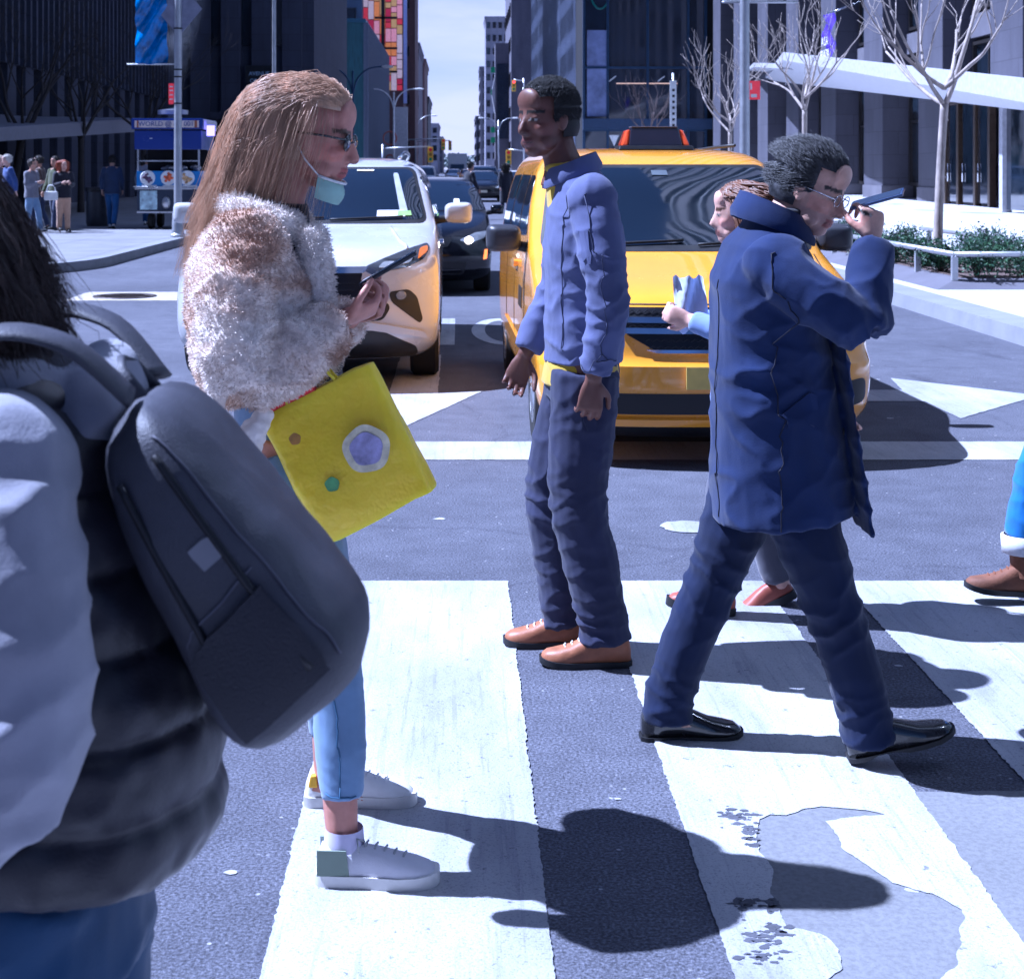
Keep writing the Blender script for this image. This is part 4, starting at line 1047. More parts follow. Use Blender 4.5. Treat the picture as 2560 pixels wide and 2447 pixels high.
# planter with rail, shrubs and gravel
def rail_planter(label, x0, x1, y0, y1):
    t = thing('planter', label, 'planter', (x0, y0, .147)); w, d = x1 - x0, y1 - y0
    mb = MB(); mb.add([(0, 0, 0), (w, 0, 0), (w, .34, .11), (.34, .34, .11), (0, d, 0), (w, d, 0), (.34, d, .11), (w, d, .11), (0, 0, -.05), (w, 0, -.05), (0, d, -.05), (w, d, -.05)],
                      [(0, 1, 2, 3), (0, 3, 6, 4), (3, 2, 7, 6), (1, 5, 7, 2), (4, 6, 7, 5), (0, 8, 9, 1), (0, 4, 10, 8), (1, 9, 11, 5), (4, 5, 11, 10), (8, 10, 11, 9)]); mb.build('coping', GRAND, t)
    mb = MB(); mb.box(.42, w - .1, .42, d - .1, .10, .125); mb.build('soil', M('gravel_soil', (.13, .09, .075), .9, var=.6, vs=22, bs=40, bstr=1, bdist=.03), t)
    r = MB(); z = .40
    for a, b in (((.30, .30), (.30, d)), ((.30, .30), (w, .30)), ((w - .1, .30), (w - .1, d))):
        r.tube([(a[0], a[1], z), (b[0], b[1], z)], .035, 8)
    r.build('rail', GALV, t, True)
    pts = [(.30, .30 + k * 1.5) for k in range(int(d / 1.5) + 1)] + [(.30 + 1.25 * k, .30) for k in range(1, int(w / 1.25) + 1)] + [(w - .1, .3 + k * 1.9) for k in range(1, int(d / 1.9) + 1)]
    for x, y in pts:
        mb = MB(); mb.box(x - .035, x + .035, y - .03, y + .03, .09, z - .03); mb.build('rail_post', GALV, t)
    return t
rail_planter('granite edged planter with a low steel rail by the right kerb', 5.62, 8.0, 18.4, 26.8)
rail_planter('second railed planter farther along the right kerb', 5.62, 8.0, 29.5, 38)
LEAF = [M('leaf_dark', (.018, .055, .03), .45, var=.5, vs=4), M('leaf_mid', (.05, .12, .05), .45, var=.5, vs=4)]
def shrub(label, x, y, r, h, seed):
    rg = random.Random(seed); t = thing('shrub', label, 'shrub', (x, y, .27), 0, 'evergreen shrubs in the planters')
    st = MB(); lf = [MB(), MB()]
    for k in range(16):
        a, e = rg.uniform(0, 2 * PI), rg.uniform(.35, 1.35); L = rg.uniform(.6, 1)
        tip = V((r * L * math.cos(a) * math.cos(e) * 1.2, r * L * math.sin(a) * math.cos(e) * 1.2, h * L * math.sin(e)))
        st.tube([(0, 0, -.05), tip * .5 + V((0, 0, .03)), tip], [.008, .006, .003], 4)
        for j in range(70):
            c = tip * rg.uniform(.35, 1.05) + V((rg.gauss(0, .06), rg.gauss(0, .06), rg.gauss(0, .05)))
            d = V((rg.gauss(0, 1), rg.gauss(0, 1), rg.gauss(.4, .7))).normalized(); s_ = d.orthogonal().normalized() * rg.uniform(.010, .018); L2 = rg.uniform(.035, .06)
            n = d.cross(s_).normalized() * .008
            if c.z < -.05: continue
            lf[rg.random() < .35].add([c, c + d * L2 * .5 + s_ + n, c + d * L2, c + d * L2 * .5 - s_ + n], [(0, 1, 2, 3)])
    st.build('stem', M('twig', (.06, .04, .03), .8), t)
    lf[0].build('foliage', LEAF[0], t); lf[1].build('new_foliage', LEAF[1], t)
rg = random.Random(3)
sp_ = []
for k, (x, y) in enumerate([(6.25, 18.95), (6.85, 18.95), (6.1, 19.8), (6.7, 19.8), (6.2, 20.8), (6.1, 21.9), (6.9, 21.0), (6.15, 23.0), (6.2, 24.1), (6.3, 25.3), (7.0, 24.5), (7.35, 20.4), (7.6, 19.9), (7.5, 22.2), (6.2, 31), (6.4, 33), (7.2, 32), (6.3, 35)]):
    sp_.append((x, y))
LBL = ['shrub at the front left corner of the near planter', 'front shrub just behind the middle rail post', 'second shrub from the corner along the kerb rail', 'shrub right of the second kerb post', 'third shrub along the kerb rail', 'fourth shrub along the kerb rail',
       'shrub at the foot of the nearest bare tree', 'fifth shrub along the kerb rail', 'sixth shrub along the kerb rail', 'last shrub of the near planter by the kerb', 'shrub behind the nearest tree trunk', 'shrub beside the open gravel', 'rightmost shrub at the frame edge', 'shrub under the back rail',
       'first shrub of the far planter', 'middle shrub of the far planter', 'inner shrub of the far planter', 'last shrub of the far planter']
for k, (x, y) in enumerate(sp_): shrub('leafy green ' + LBL[k], x, y, rg.uniform(.34, .46), rg.uniform(.42, .58), k)

# ------------------------------------------------------------------ bare trees
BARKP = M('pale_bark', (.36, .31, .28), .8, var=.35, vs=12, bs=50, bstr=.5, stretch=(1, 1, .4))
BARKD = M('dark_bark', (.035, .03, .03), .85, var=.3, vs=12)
def bare_tree(label, loc, fork, r, m, seed, spread=1.0, lean=0, nb=5, gens=4, L0=1.5, group='bare street trees'):
    rg = random.Random(seed); t = thing('bare_tree', label, 'tree', loc, 0, group)
    mb = MB(); mb.tube([(0, 0, -.05), (lean * .3, 0, fork * .4), (lean * .7, .02, fork * .75), (lean, 0, fork)], [r * 1.25, r, r * .92, r * .95], 12, dens=4)
    for k in range(3):
        z = fork * rg.uniform(.2, .9); mb.ell((lean * z / fork + r * .8 * rg.choice((-1, 1)), 0, z), (r * .35, r * .35, r * .3), 8, 6)
    mb.build('trunk', m, t, True)
    br = MB()
    def grow(p, d, L, rr, g):
        n = 5; path = [p]; rad = [rr]; q = p.copy(); dd = d.copy()
        for i in range(n):
            dd = (dd + V((rg.gauss(0, .10), rg.gauss(0, .10), rg.gauss(.06, .07)))).normalized(); q = q + dd * (L / n); path.append(q.copy()); rad.append(rr * (1 - .55 * (i + 1) / n))
        br.tube(path, rad, 7 if g < 2 else 5, dens=2 if g < 3 else 1)
        if g < gens:
            kids = rg.choice((2, 3)) if g else 3
            for k in range(kids):
                i = n if k == 0 else rg.randint(2, n - 1)
                ax = V((rg.gauss(0, 1), rg.gauss(0, 1), rg.gauss(.2, .5))).normalized()
                nd = (dd + ax * rg.uniform(.45, .85) * (.6 if k == 0 else 1)).normalized()
                if nd.z < .05: nd.z = abs(nd.z) + .15; nd.normalize()
                grow(path[i], nd, L * rg.uniform(.55, .82), max(.006, rad[i] * rg.uniform(.62, .85)), g + 1)
    o = V((lean, 0, fork))
    for k in range(nb):
        a = 2 * PI * k / nb + rg.uniform(-.4, .4); up = rg.uniform(.5, 1.1) if k else 2.5
        d = V((math.cos(a) * spread, math.sin(a) * spread, up)).normalized(); grow(o - V((0, 0, r * .4)) + V((0, 0, .25 * (k % 2))), d, L0 * rg.uniform(.8, 1.15), r * rg.uniform(.5, .68) if k else r * .7, 0)
    br.build('branches', m, t, True); return t
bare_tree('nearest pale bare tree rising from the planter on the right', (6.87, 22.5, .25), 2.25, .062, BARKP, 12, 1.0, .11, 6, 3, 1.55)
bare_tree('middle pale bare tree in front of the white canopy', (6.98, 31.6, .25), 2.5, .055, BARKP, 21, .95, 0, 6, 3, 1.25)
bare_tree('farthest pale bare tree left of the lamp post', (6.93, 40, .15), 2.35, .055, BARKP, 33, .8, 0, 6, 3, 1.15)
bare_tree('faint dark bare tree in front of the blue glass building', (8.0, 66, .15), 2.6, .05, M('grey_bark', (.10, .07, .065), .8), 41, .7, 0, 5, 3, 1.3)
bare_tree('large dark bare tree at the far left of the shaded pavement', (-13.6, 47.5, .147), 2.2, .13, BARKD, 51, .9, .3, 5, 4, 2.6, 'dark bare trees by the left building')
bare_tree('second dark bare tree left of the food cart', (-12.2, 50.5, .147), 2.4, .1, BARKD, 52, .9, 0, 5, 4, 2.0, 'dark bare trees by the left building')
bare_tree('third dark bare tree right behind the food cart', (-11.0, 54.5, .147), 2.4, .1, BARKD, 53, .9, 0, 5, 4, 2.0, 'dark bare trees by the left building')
# wood closing the far end of the avenue
mb = MB(); mb2 = MB(); rg = random.Random(77)
for k in range(2600):
    x, y = rg.uniform(-26, 26), rg.uniform(600, 660); top = 6.2 + 2.6 * noise.noise(V((x * .16, y * .05, 1))) + 1.0 * noise.noise(V((x * .6, 3, 1)))
    c = V((x, y, rg.uniform(.3, 1) * top)); q = rg.uniform(.3, .9)
    d = V((rg.gauss(0, 1), rg.gauss(0, 1), rg.gauss(0, 1))).normalized(); e = d.orthogonal().normalized(); f = d.cross(e)
    (mb if rg.random() < .6 else mb2).add([c + e * q, c + f * q * .8, c - e * q * .9, c - f * q], [(0, 1, 2, 3)])
o = link('wood', mb.mesh(), M('far_leaf', (.11, .14, .14), .8, var=.4), None, kind='stuff')
o = link('wood', mb2.mesh(), M('far_leaf_pale', (.22, .25, .26), .8, var=.4), None, kind='stuff')

# ------------------------------------------------------------------ food cart
CB = paint('cart_blue', (.008, .03, .24), .35); CL = paint('cart_light_blue', (.03, .20, .55), .4)
t = thing('food_cart', 'blue food cart with round meal pictures on the left pavement', 'food cart', (-6.78, 36.5, .147))
STEEL = M('steel', (.5, .5, .52), .3, .8)
mb = MB(); mb.box(-.73, .73, 0, 1.75, .42, .93); mb.build('lower_cabinet', M('cart_dark', (.03, .04, .07), .4, .3), t, bevel=.01)
mb = MB(); mb.box(-.74, .74, -.01, 1.75, .98, 1.36); mb.build('front_panel', CL, t, bevel=.01)
mb = MB(); mb.box(-.78, .78, -.04, 1.78, .93, .975); mb.build('counter', STEEL, t, bevel=.006)
mb = MB(); mb.box(-.72, .72, 1.2, 1.72, 1.36, 1.86); mb.build('back_wall', DARKW, t)
mb = MB()
for x in (-.73, .69):
    for y in (0, 1.7):
        mb = MB(); mb.box(x, x + .04, y, y + .04, 1.36, 1.86); mb.build('post', STEEL, t)
mb = MB(); mb.box(-.68, .68, .05, .3, 1.58, 1.61); mb.build('shelf', STEEL, t)
mb = MB(); rg = random.Random(2)
for k in range(16): mb.ell((rg.uniform(-.2, .55), rg.uniform(.1, .9), 1.39 + rg.uniform(0, .08)), (.09, .08, .05), 8, 6)
mb.build('food_tray', M('foil', (.5, .48, .46), .3, .7), t, True)
mb = MB(); mb.box(-.78, .78, -.06, 1.78, 1.86, 2.30); mb.build('upper_panel', CB, t, bevel=.01)
mb = MB(); mb.box(-.83, .83, -.16, 1.85, 2.33, 2.58); mb.build('fascia', CB, t, bevel=.01)
mb = MB(); mb.box(.832, .85, -.1, 1.8, 2.33, 2.55); mb.build('side_awning', M('awning_lilac', (.5, .48, .56), .6), t)
mb = MB(); mb.box(-.75, .74, -.175, -.162, 2.37, 2.53); sb = mb.build('sign_board', M('sign_cream', (.72, .62, .56), .5), t)
mb = MB(); mb.box(-.70, -.66, -.182, -.1755, 2.37, 2.53); mb.box(.64, .70, -.182, -.1755, 2.37, 2.53); mb.build('stripe', M('sign_brown', (.35, .12, .06), .5), sb)
text('lettering', 'WORLD @ LN 001', .155, M('letter_blue', (.03, .06, .25), .5), sb, (-.02, -.185, 2.45))
mb = MB(); mb.lathe([(.07, 0), (.07, .012)], (-.50, -.063, 2.12), 'y', 16); mb.box(-.42, -.36, -.068, -.061, 2.11, 2.13); mb.build('logo', PAPER, t)
for k, (x, c) in enumerate(((-.48, (.10, .05, .10)), (0, (.55, .10, .03)), (.44, (.55, .33, .15)))):
    mb = MB(); mb.lathe([(0, -.03), (.155, -.03), (.175, -.012), (.175, 0)], (x, -.012, 1.2), 'y', 28); p = mb.build('plate', PAPER, t)
    mb = MB(); rg = random.Random(k)
    for j in range(22):
        a, q = rg.uniform(0, 2 * PI), rg.uniform(0, .11); mb.ell((x + q * math.cos(a), -.047, 1.2 + q * math.sin(a)), (.035, .012, .03), 8, 6)
    mb.build('meal', M('meal_%d' % k, c, .6, var=.9, vs=14), p, True)
for x in (-.44, .05, .5):
    mb = MB(); mb.box(x - .17, x + .17, -.022, -.0105, .99, 1.03); mb.build('price_strip', PAPER, t)
mb = MB(); mb.tube([(-.80, -.07, .99), (.80, -.07, .99)], .014, 8); mb.build('rail', STEEL, t, True)
mb = MB(); rg = random.Random(5)
mb.box(-.66, -.26, -.02, -.002, .46, .90); mb.build('poster', M('ice_poster', (.45, .6, .75), .5, var=.6, vs=6), t)
mb = MB(); mb.ell((-.05, .02, .62), (.11, .10, .15), 16, 10); mb.build('water_jug', STEEL, t, True)
mb = MB(); mb.box(-.72, .72, -.08, .0, .38, .42); mb.build('bumper', STEEL, t)
for x in (-.45, .45):
    for y in (.3, 1.4):
        mb = MB(); mb.lathe([(0, -.07), (.16, -.07), (.19, -.04), (.19, .04), (.16, .07), (0, .07)], (x, y, .19), 'x', 20); mb.build('wheel', RUBBER, t, 40)
mb = MB(); mb.lathe([(.0, 2.58), (.12, 2.58), (.12, 2.68), (.36, 2.70), (.36, 2.80), (0, 2.86)], (-.02, .7, 0), n=20); mb.build('vent_hood', WHITEP, t, 40)
mb = MB(); mb.box(.90, 1.06, -.05, .15, 2.18, 2.42); mb.build('open_sign', M('neon', (.3, .2, .8), .4, emit=(.35, .25, 1), estr=1.5), t)
t = thing('litter_bin', 'dark cylindrical litter bin in the shade left of the food cart', 'litter bin', (-8.9, 38.6, .147))
mb = MB(); mb.lathe([(.0, 0), (.27, 0), (.29, .1), (.29, .85), (.0, .85)], n=24); mb.build('bin', M('bin_metal', (.05, .055, .07), .4, .6), t, 40)
mb = MB(); mb.lathe([(.20, .85), (.31, .86), (.31, .95), (.20, .96)], n=24); mb.build('lid', DARKM, t, 40)
# steam rising from the cart
mb = MB(); mb.tube([(0, 0, 0), (0, 0, .6), (0, 0, 1.4), (0, 0, 2.2), (0, 0, 3.2)], [.2, .36, .56, .75, .98], 14, dens=4)
o = mb.build('steam', None); o.location = (-6.75, 37.2, 3.0); o['kind'] = 'stuff'
m = bpy.data.materials.new('steam'); m.use_nodes = True; nt = m.node_tree; nt.nodes.clear()
out = _n(nt, 'ShaderNodeOutputMaterial'); pv = _n(nt, 'ShaderNodeVolumePrincipled'); pv.inputs['Color'].default_value = (.8, .85, 1, 1)
cv = coords(nt); xy = _n(nt, 'ShaderNodeVectorMath', operation='MULTIPLY'); nt.links.new(cv, xy.inputs[0]); xy.inputs[1].default_value = (1, 1, 0)
ln = _n(nt, 'ShaderNodeVectorMath', operation='LENGTH'); nt.links.new(xy.outputs[0], ln.inputs[0]); sz = _n(nt, 'ShaderNodeSeparateXYZ'); nt.links.new(cv, sz.inputs[0])
ma = _n(nt, 'ShaderNodeMath', operation='MULTIPLY_ADD'); nt.links.new(sz.outputs[2], ma.inputs[0]); ma.inputs[1].default_value = .24; ma.inputs[2].default_value = .18
dv = _n(nt, 'ShaderNodeMath', operation='DIVIDE'); nt.links.new(ln.outputs['Value'], dv.inputs[0]); nt.links.new(ma.outputs[0], dv.inputs[1])
fall = ramp(nt, dv.outputs[0], [(.1, (1, 1, 1)), (1.0, (0, 0, 0))])
f = mix(nt, 1, fall, ramp(nt, noise_tex(nt, coords(nt, (1, 1, .6)), 2.2, 4, .6, 1.2), [(.42, (0, 0, 0)), (.75, (.9, .9, .9))]), 'MULTIPLY'); nt.links.new(f, pv.inputs['Density']); nt.links.new(pv.outputs[0], out.inputs['Volume'])
o.data.materials.append(m)
# ------------------------------------------------------------------ people
def bez(p, q, n): return [V(p).lerp(V(q), i / n) for i in range(n + 1)]

def hand(mb, w, d, n, s, curl=.5, size=1.0):
    """five-fingered hand: w wrist, d direction of the fingers, n palm normal, s side (+1/-1) on which the thumb leaves"""
    d = V(d).normalized(); n = V(n); n = (n - d * n.dot(d)).normalized(); u = n.cross(d).normalized() * s; w = V(w); k = size
    mb.etube([w - d * .03 * k, w, w + d * .03 * k, w + d * .065 * k, w + d * .092 * k], [(.021 * k, .024 * k), (.018 * k, .025 * k), (.016 * k, .036 * k), (.014 * k, .042 * k), (.011 * k, .041 * k)], u, 14)
    for i, (off, L, r) in enumerate(((.033, .072, .0088), (.0112, .080, .0092), (-.0112, .075, .0088), (-.033, .060, .0078))):
        p = w + d * (.086 - .004 * abs(i - 1)) * k + u * off * k; dd = (d + u * off * 1.6).normalized(); path = [p - d * .012]; rad = [r * k]
        path.append(p); rad.append(r * 1.04 * k); a = 0
        for j, f in enumerate((.42, .32, .26)):
            a += curl * (.8, 1.0, .7)[j] * (1 + .12 * i)
            dirv = dd * math.cos(a) + n * math.sin(a); p = p + dirv * L * f * k; path.append(p); rad.append(r * (.98, .9, .72)[j] * k)
        mb.tube(path, rad, 9, dens=2); mb.ell(path[-1], (rad[-1],) * 3, 8, 6)
    p = w + d * .022 * k + u * .026 * k; e = (d * .62 + u * .72 + n * .35).normalized(); e2 = (d * .85 + u * .28 + n * .55).normalized()
    q = p + e * .042 * k; q2 = q + e2 * .030 * k; q3 = q2 + e2 * .022 * k
    mb.tube([p - e * .012, p, q, q2, q3], [.0125 * k, .0130 * k, .0105 * k, .0095 * k, .0075 * k], 9, dens=2); mb.ell(q3, (.0075 * k,) * 3, 8, 6)

def headm(c, yaw=0, pitch=0, roll=0):
    return Matrix.Translation(V(c)) @ Matrix.Rotation(yaw, 4, 'Z') @ Matrix.Rotation(pitch, 4, 'Y') @ Matrix.Rotation(roll, 4, 'X')

def head(mb, H, neck, k=1.0, nr=.056, masc=1):
    h = MB()
    h.ell((-.014, 0, .042), (.098, .076, .086), 24, 16); h.ell((.018, 0, .0), (.078, .070, .088), 22, 14)
    h.ell((.034, 0, -.048), (.056, .056, .066), 20, 12); h.ell((.058, 0, -.094), (.028 + .004 * masc, .030, .022), 14, 10)
    h.ell((.012, 0, -.062), (.064, .057, .044), 18, 10)
    h.ell((.072, 0, .028), (.020, .052, .014), 16, 8); h.ell((.072, 0, .062), (.022, .052, .042), 16, 10)
    h.tube([(.084, 0, .020), (.094, 0, .0), (.104, 0, -.020), (.108, 0, -.033)], [.0085, .0095, .0115, .0135], 10, dens=3); h.ell((.106, 0, -.034), (.014, .013, .011), 12, 8)
    for s in (-1, 1):
        h.ell((.094, s * .0125, -.038), (.011, .008, .008), 10, 6); h.ell((.058, s * .040, -.024), (.026, .022, .022), 14, 8); h.ell((.040, s * .047, -.070), (.032, .016, .024), 12, 8)
        h.ell((-.004, s * .076, -.004), (.019, .008, .031), 14, 10, Matrix.Rotation(R(-12), 3, 'Y')); h.ell((.004, s * .077, -.028), (.010, .007, .011), 8, 6)
        h.ell((.071, s * .0315, .0035), (.0145, .0150, .0125), 14, 10); h.ell((.076, s * .0315, .0115), (.012, .019, .005), 12, 6)
    h.ell((.084, 0, -.062), (.015, .026, .0075), 16, 8); h.ell((.082, 0, -.0735), (.015, .022, .0080), 16, 8); h.ell((.078, 0, -.055), (.016, .024, .014), 14, 8)
    h.xform(H @ Matrix.Scale(k, 4)); mb.v_off = len(mb.v); mb.add(h.v, h.f)
    a = H @ V((-.030 * k, 0, -.055 * k)); b = V(neck)
    mb.tube([a + (a - b).normalized() * .02, a.lerp(b, .5), b, b - V((0, 0, .06))], [nr * k, nr * .96 * k, nr * 1.08 * k, nr * 1.3 * k], 16, dens=3)

from mathutils.bvhtree import BVHTree
def on(o, pts, lift=.0012):
    me = o.data; t = BVHTree.FromPolygons([v.co for v in me.vertices], [q.vertices[:] for q in me.polygons]); out = []
    for q in pts:
        c, n, _, _ = t.find_nearest(V(q)); out.append(c + n * lift)
    return out
def seam(o, parent, lines, m, r=.0016, name='seam'):
    """stitched lines lying on garment o; each line is a list of corner points"""
    mb = MB()
    for ln in lines:
        ln = [V(q) for q in ln]; ps = []
        for a, b in zip(ln, ln[1:]):
            k = max(2, int((b - a).length / .012)); ps += [a.lerp(b, i / k) for i in range(k)]
        mb.tube(on(o, ps + [ln[-1]]), r, 5)
    return mb.build(name, m, o, True)
def flap(o, poly, th, m, name):
    """flat cloth piece (pocket, flap) laid on garment o; poly in (x, z) seen from the camera side at depth y"""
    y = poly[0][1]; us = [q[0] for q in poly]; vs = [q[2] for q in poly]; mb = MB(); n = 9
    g = []
    for j in range(n):
        row = []
        for i in range(n):
            u, v = i / (n - 1), j / (n - 1); a, b, c, d = [V(q) for q in poly]; row.append((a * (1 - u) + b * u) * (1 - v) + (d * (1 - u) + c * u) * v)
        g.append(row)
    top = [on(o, r, th) for r in g]; bot = [on(o, r, -.004) for r in g]
    mb.loft(top, False, False); mb.loft(bot, False, False)
    edge = [(0, i) for i in range(n)] + [(j, n - 1) for j in range(1, n)] + [(n - 1, i) for i in range(n - 2, -1, -1)] + [(j, 0) for j in range(n - 2, 0, -1)]
    mb.loft([[top[j][i] for j, i in edge], [bot[j][i] for j, i in edge]], False)
    return mb.build(name, m, o, 40)
def fur(o, n, L, m, seed=1, droop=.5, w=.0016, name='pile'):
    """short pile fibres over a fleece garment"""
    rg = random.Random(seed); me = o.data; ps = me.polygons; mb = MB()
    for _ in range(n):
        q = ps[rg.randrange(len(ps))]; c = q.center + V((rg.gauss(0, .003), rg.gauss(0, .003), rg.gauss(0, .003))); d = (q.normal + V((rg.gauss(0, .45), rg.gauss(0, .45), rg.gauss(0, .45) - droop))).normalized()
        e = d.cross(V((rg.gauss(0, 1), rg.gauss(0, 1), rg.gauss(0, 1)))).normalized() * w; l = L * rg.uniform(.6, 1.3); k = d.cross(e).normalized() * l * rg.uniform(-.3, .3)
        mb.add([c - e - q.normal * .003, c + e - q.normal * .003, c + d * l * .55 + e * .7 + k, c + d * l * .55 - e * .7 + k, c + d * l + k * .2], [(0, 1, 2, 3), (3, 2, 4)])
    return mb.build(name, m, o, True)
SKINS = {}
def skin_mat():
    m, nt, b = new_mat('skin'); a = nt.nodes.new('ShaderNodeAttribute'); a.attribute_name = 'Col'
    v = coords(nt); f = noise_tex(nt, v, 35, 4)
    c = mix(nt, 1, a.outputs['Color'], ramp(nt, f, [(.3, (.86, .82, .80)), (.7, (1.08, 1.06, 1.05))]), 'MULTIPLY')
    nt.links.new(c, b.inputs['Base Color']); b.inputs['Roughness'].default_value = .5; b.inputs['Subsurface Weight'].default_value = .12; b.inputs['Subsurface Radius'].default_value = (.012, .005, .003); b.inputs['Subsurface Scale'].default_value = .6
    bump(nt, b, noise_tex(nt, v, 260, 2), .12, .001); return m
SKIN = skin_mat()
def skin_col(H, k, base, lip, brow, stubble=None):
    Hi = H.inverted(); base = V(base)
    def f(p):
        q = (Hi @ p) / k; c = base.copy()
        if q.length > .2: return c
        for s in (-1, 1):
            e = V((q.x - .071, q.y - s * .0315, q.z - .0030))
            r = math.hypot(e.y, e.z * 2.3)
            if q.x > .070 and r < .0125:
                i = math.hypot(q.y - s * .0315, q.z - .003)
                return (.012, .009, .008) if i < .0062 else (.34, .31, .29)
            if q.x > .05 and r < .018: c = base * .62
            bz = q.z - (.028 - .12 * (abs(q.y) - .031) ** 2 * 20)
            if q.x > .04 and abs(q.y - s * .032) < .024 and abs(bz) < .0055 and brow: c = V(brow)
        if q.x > .078 and abs(q.y) < .024 and -.081 < q.z < -.056:
            c = V(lip) if abs(q.z + .0678) > .0016 else V(lip) * .35
        elif stubble and q.x > -.02 and q.z < -.045: c = c.lerp(V(stubble), .45)
        if q.x > .09 and -.048 < q.z < -.036 and abs(q.y) < .016: c = c * .55
        if q.x > .03 and abs(q.y) > .025 and -.045 < q.z < -.005: c = V((min(1, c.x * 1.08), c.y * .93, c.z * .92))
        return c
    return f

def bodymesh(J, k=1.0, voxel=.0055, smooth=5, masc=1, hs=1.0):
    mb = MB(); mb.etube(J['torso'], J['tab'], J.get('side', (0, 1, 0)), 20)
    for s in ('L', 'R'):
        sh, el, wr = V(J['sh' + s]), V(J['el' + s]), V(J['wr' + s])
        mb.tube([V(J['torso'][-1]).lerp(sh, .35), sh, sh.lerp(el, .45), el, el.lerp(wr, .3), el.lerp(wr, .7), wr], [.044, .044, .043, .039, .041, .034, .026], 12, dens=3)
        hd, hn, hsd, cu = J['hand' + s]; hand(mb, wr, hd, hn, hsd, cu, hs)
        hp, kn, an = V(J['hip' + s]), V(J['kn' + s]), V(J['an' + s])
        mb.tube([hp + V((0, 0, .05)), hp, hp.lerp(kn, .4), kn, kn.lerp(an, .3), kn.lerp(an, .75), an, an - V((0, 0, .045))], [.085, .085, .075, .052, .052, .040, .036, .034], 14, dens=3)
        fd = V(J['fd' + s]).normalized(); mb.etube([an + V((0, 0, -.045)) - fd * .04, an + V((0, 0, -.056)) + fd * .02, an + V((0, 0, -.072)) + fd * .09, an + V((0, 0, -.080)) + fd * .14], [(.024, .024), (.026, .026), (.012, .028), (.008, .022)], (-fd.y, fd.x, 0), 12)
    head(mb, J['H'], J['neck'], k, J.get('nr', .056), masc)
    return remesh(mb, voxel, smooth)

def garment(parts, voxel=.009, smooth=6, wr=.006, scale=7, seed=0, extra=None, fine=.0, zs=.8, joints=()):
    """joints: (centre, reach, depth, folds per metre, direction across the folds)"""
    joints = [(V(c), r, d, k, V(q).normalized()) for c, r, d, k, q in joints]
    mb = MB()
    for p in parts: p(mb)
    me = remesh(mb, voxel, smooth); off = V((seed * 3.1, seed * 1.7, seed * .9))
    def f(p, n):
        q = V((p.x, p.y, p.z * zs)) + off; a = fbm(q, scale, 3)
        r = 1 - abs(noise.noise(V((p.x * 5 + p.z * 9, p.y * 6, p.z * 7 - p.x * 6)) + off)) * 2
        d = wr * (a * .42 + .7 * max(0, r) ** 2 - .15)
        if fine: d += fine * noise.noise(p * 90) + fine * .8 * noise.noise(p * 45)
        for c, rr, dp, k, q in joints:
            e = (p - c).length / rr
            if e < 2.2:
                w = math.sin(PI * k * (p.dot(q) + .05 * noise.noise(p * 7 + off) + .018 * noise.noise(p * 22)))
                d += dp * math.exp(-e * e) * (.55 - abs(w) ** .7) * (.6 + .6 * noise.noise(p * 6 - off))
        if extra: d += extra(p)
        return d
    displace(me, f); return me

def collar(c, rx, ry, h, m, parent, drop=.03, gap=.35, flare=.030, name='collar', lean=0):
    mb = MB(); rows = []; n = 36
    for i in range(n + 1):
        a = PI + (i / n - .5) * 2 * (PI - gap); ca, sa = math.cos(a), math.sin(a); f = max(0, ca); ring = []
        for dr, dz in ((-.004, -.030), (-.002, 0), (0, h * .7), (.002, h), (.010, h + .003), (.016, h * .8), (.008 + flare * .8, h * .1 - .012 * f), (flare, -.016 - .022 * f), (flare - .006, -.018 - .020 * f), (.006, h * .2)):
            z = dz - drop * (ca + .3) * (1 if dz > -.02 else .7); ring.append(V(c) + V(((rx + dr) * ca + lean * dz, (ry + dr) * sa, z)))
        rows.append(ring)
    mb.loft(rows); me = mb.mesh(); displace(me, lambda p, q: .002 * noise.noise(p * 25)); return link(name, me, m, parent, 45)

def T(path, rad, n=14, dens=4, ball=False): return lambda mb: mb.tube(path, rad, n, dens=dens, ball=ball)
def B(p, r=(.082, .074, .082)): return lambda mb: mb.ell(p, r, 18, 12)
def E(rows, side=(0, 1, 0), n=28, y=0, p=2.2):
    return lambda mb: mb.etube([(r[0], r[4] if len(r) > 4 else y, r[1]) for r in rows], [(r[2], r[3]) for r in rows], side, n, p=p)

def hair_strands(H, k, n, flow, seed=1, r=.0042, cap=True, capfn=None, seg=6, cr=1.0):
    """cap over the skull plus many tapered locks; flow(p, i, rg) -> next step in head space, or None to stop"""
    rg = random.Random(seed); mb = MB()
    if cap:
        c = MB(); c.ell((-.014, 0, .040), (.106 * cr, .085 * cr, .096 * cr), 40, 26); c.ell((-.03, 0, -.02), (.086 * cr, .080 * cr, .07 * cr), 30, 18)
        keep = [i for i, f in enumerate(c.f) if capfn(sum((c.v[j] for j in f), V()) / len(f))]
        mb.add(c.v, [c.f[i] for i in keep])
    for i in range(n):
        for _ in range(40):
            th, u = rg.uniform(0, 2 * PI), rg.uniform(-.75, 1); s = math.sqrt(1 - u * u)
            p = V((-.014 + .103 * cr * s * math.cos(th), .083 * cr * s * math.sin(th), .040 + .094 * cr * u))
            if capfn(p): break
        path = [p.copy()]; q = p.copy()
        for j in range(seg):
            st = flow(q, j, rg, p)
            if st is None: break
            q = q + st; path.append(q.copy())
        if len(path) > 1:
            m = len(path); mb.tube(path, [r * (1 - .8 * (t / (m - 1)) ** 1.5) for t in range(m)], 4)
    return mb.xform(H @ Matrix.Scale(k, 4))

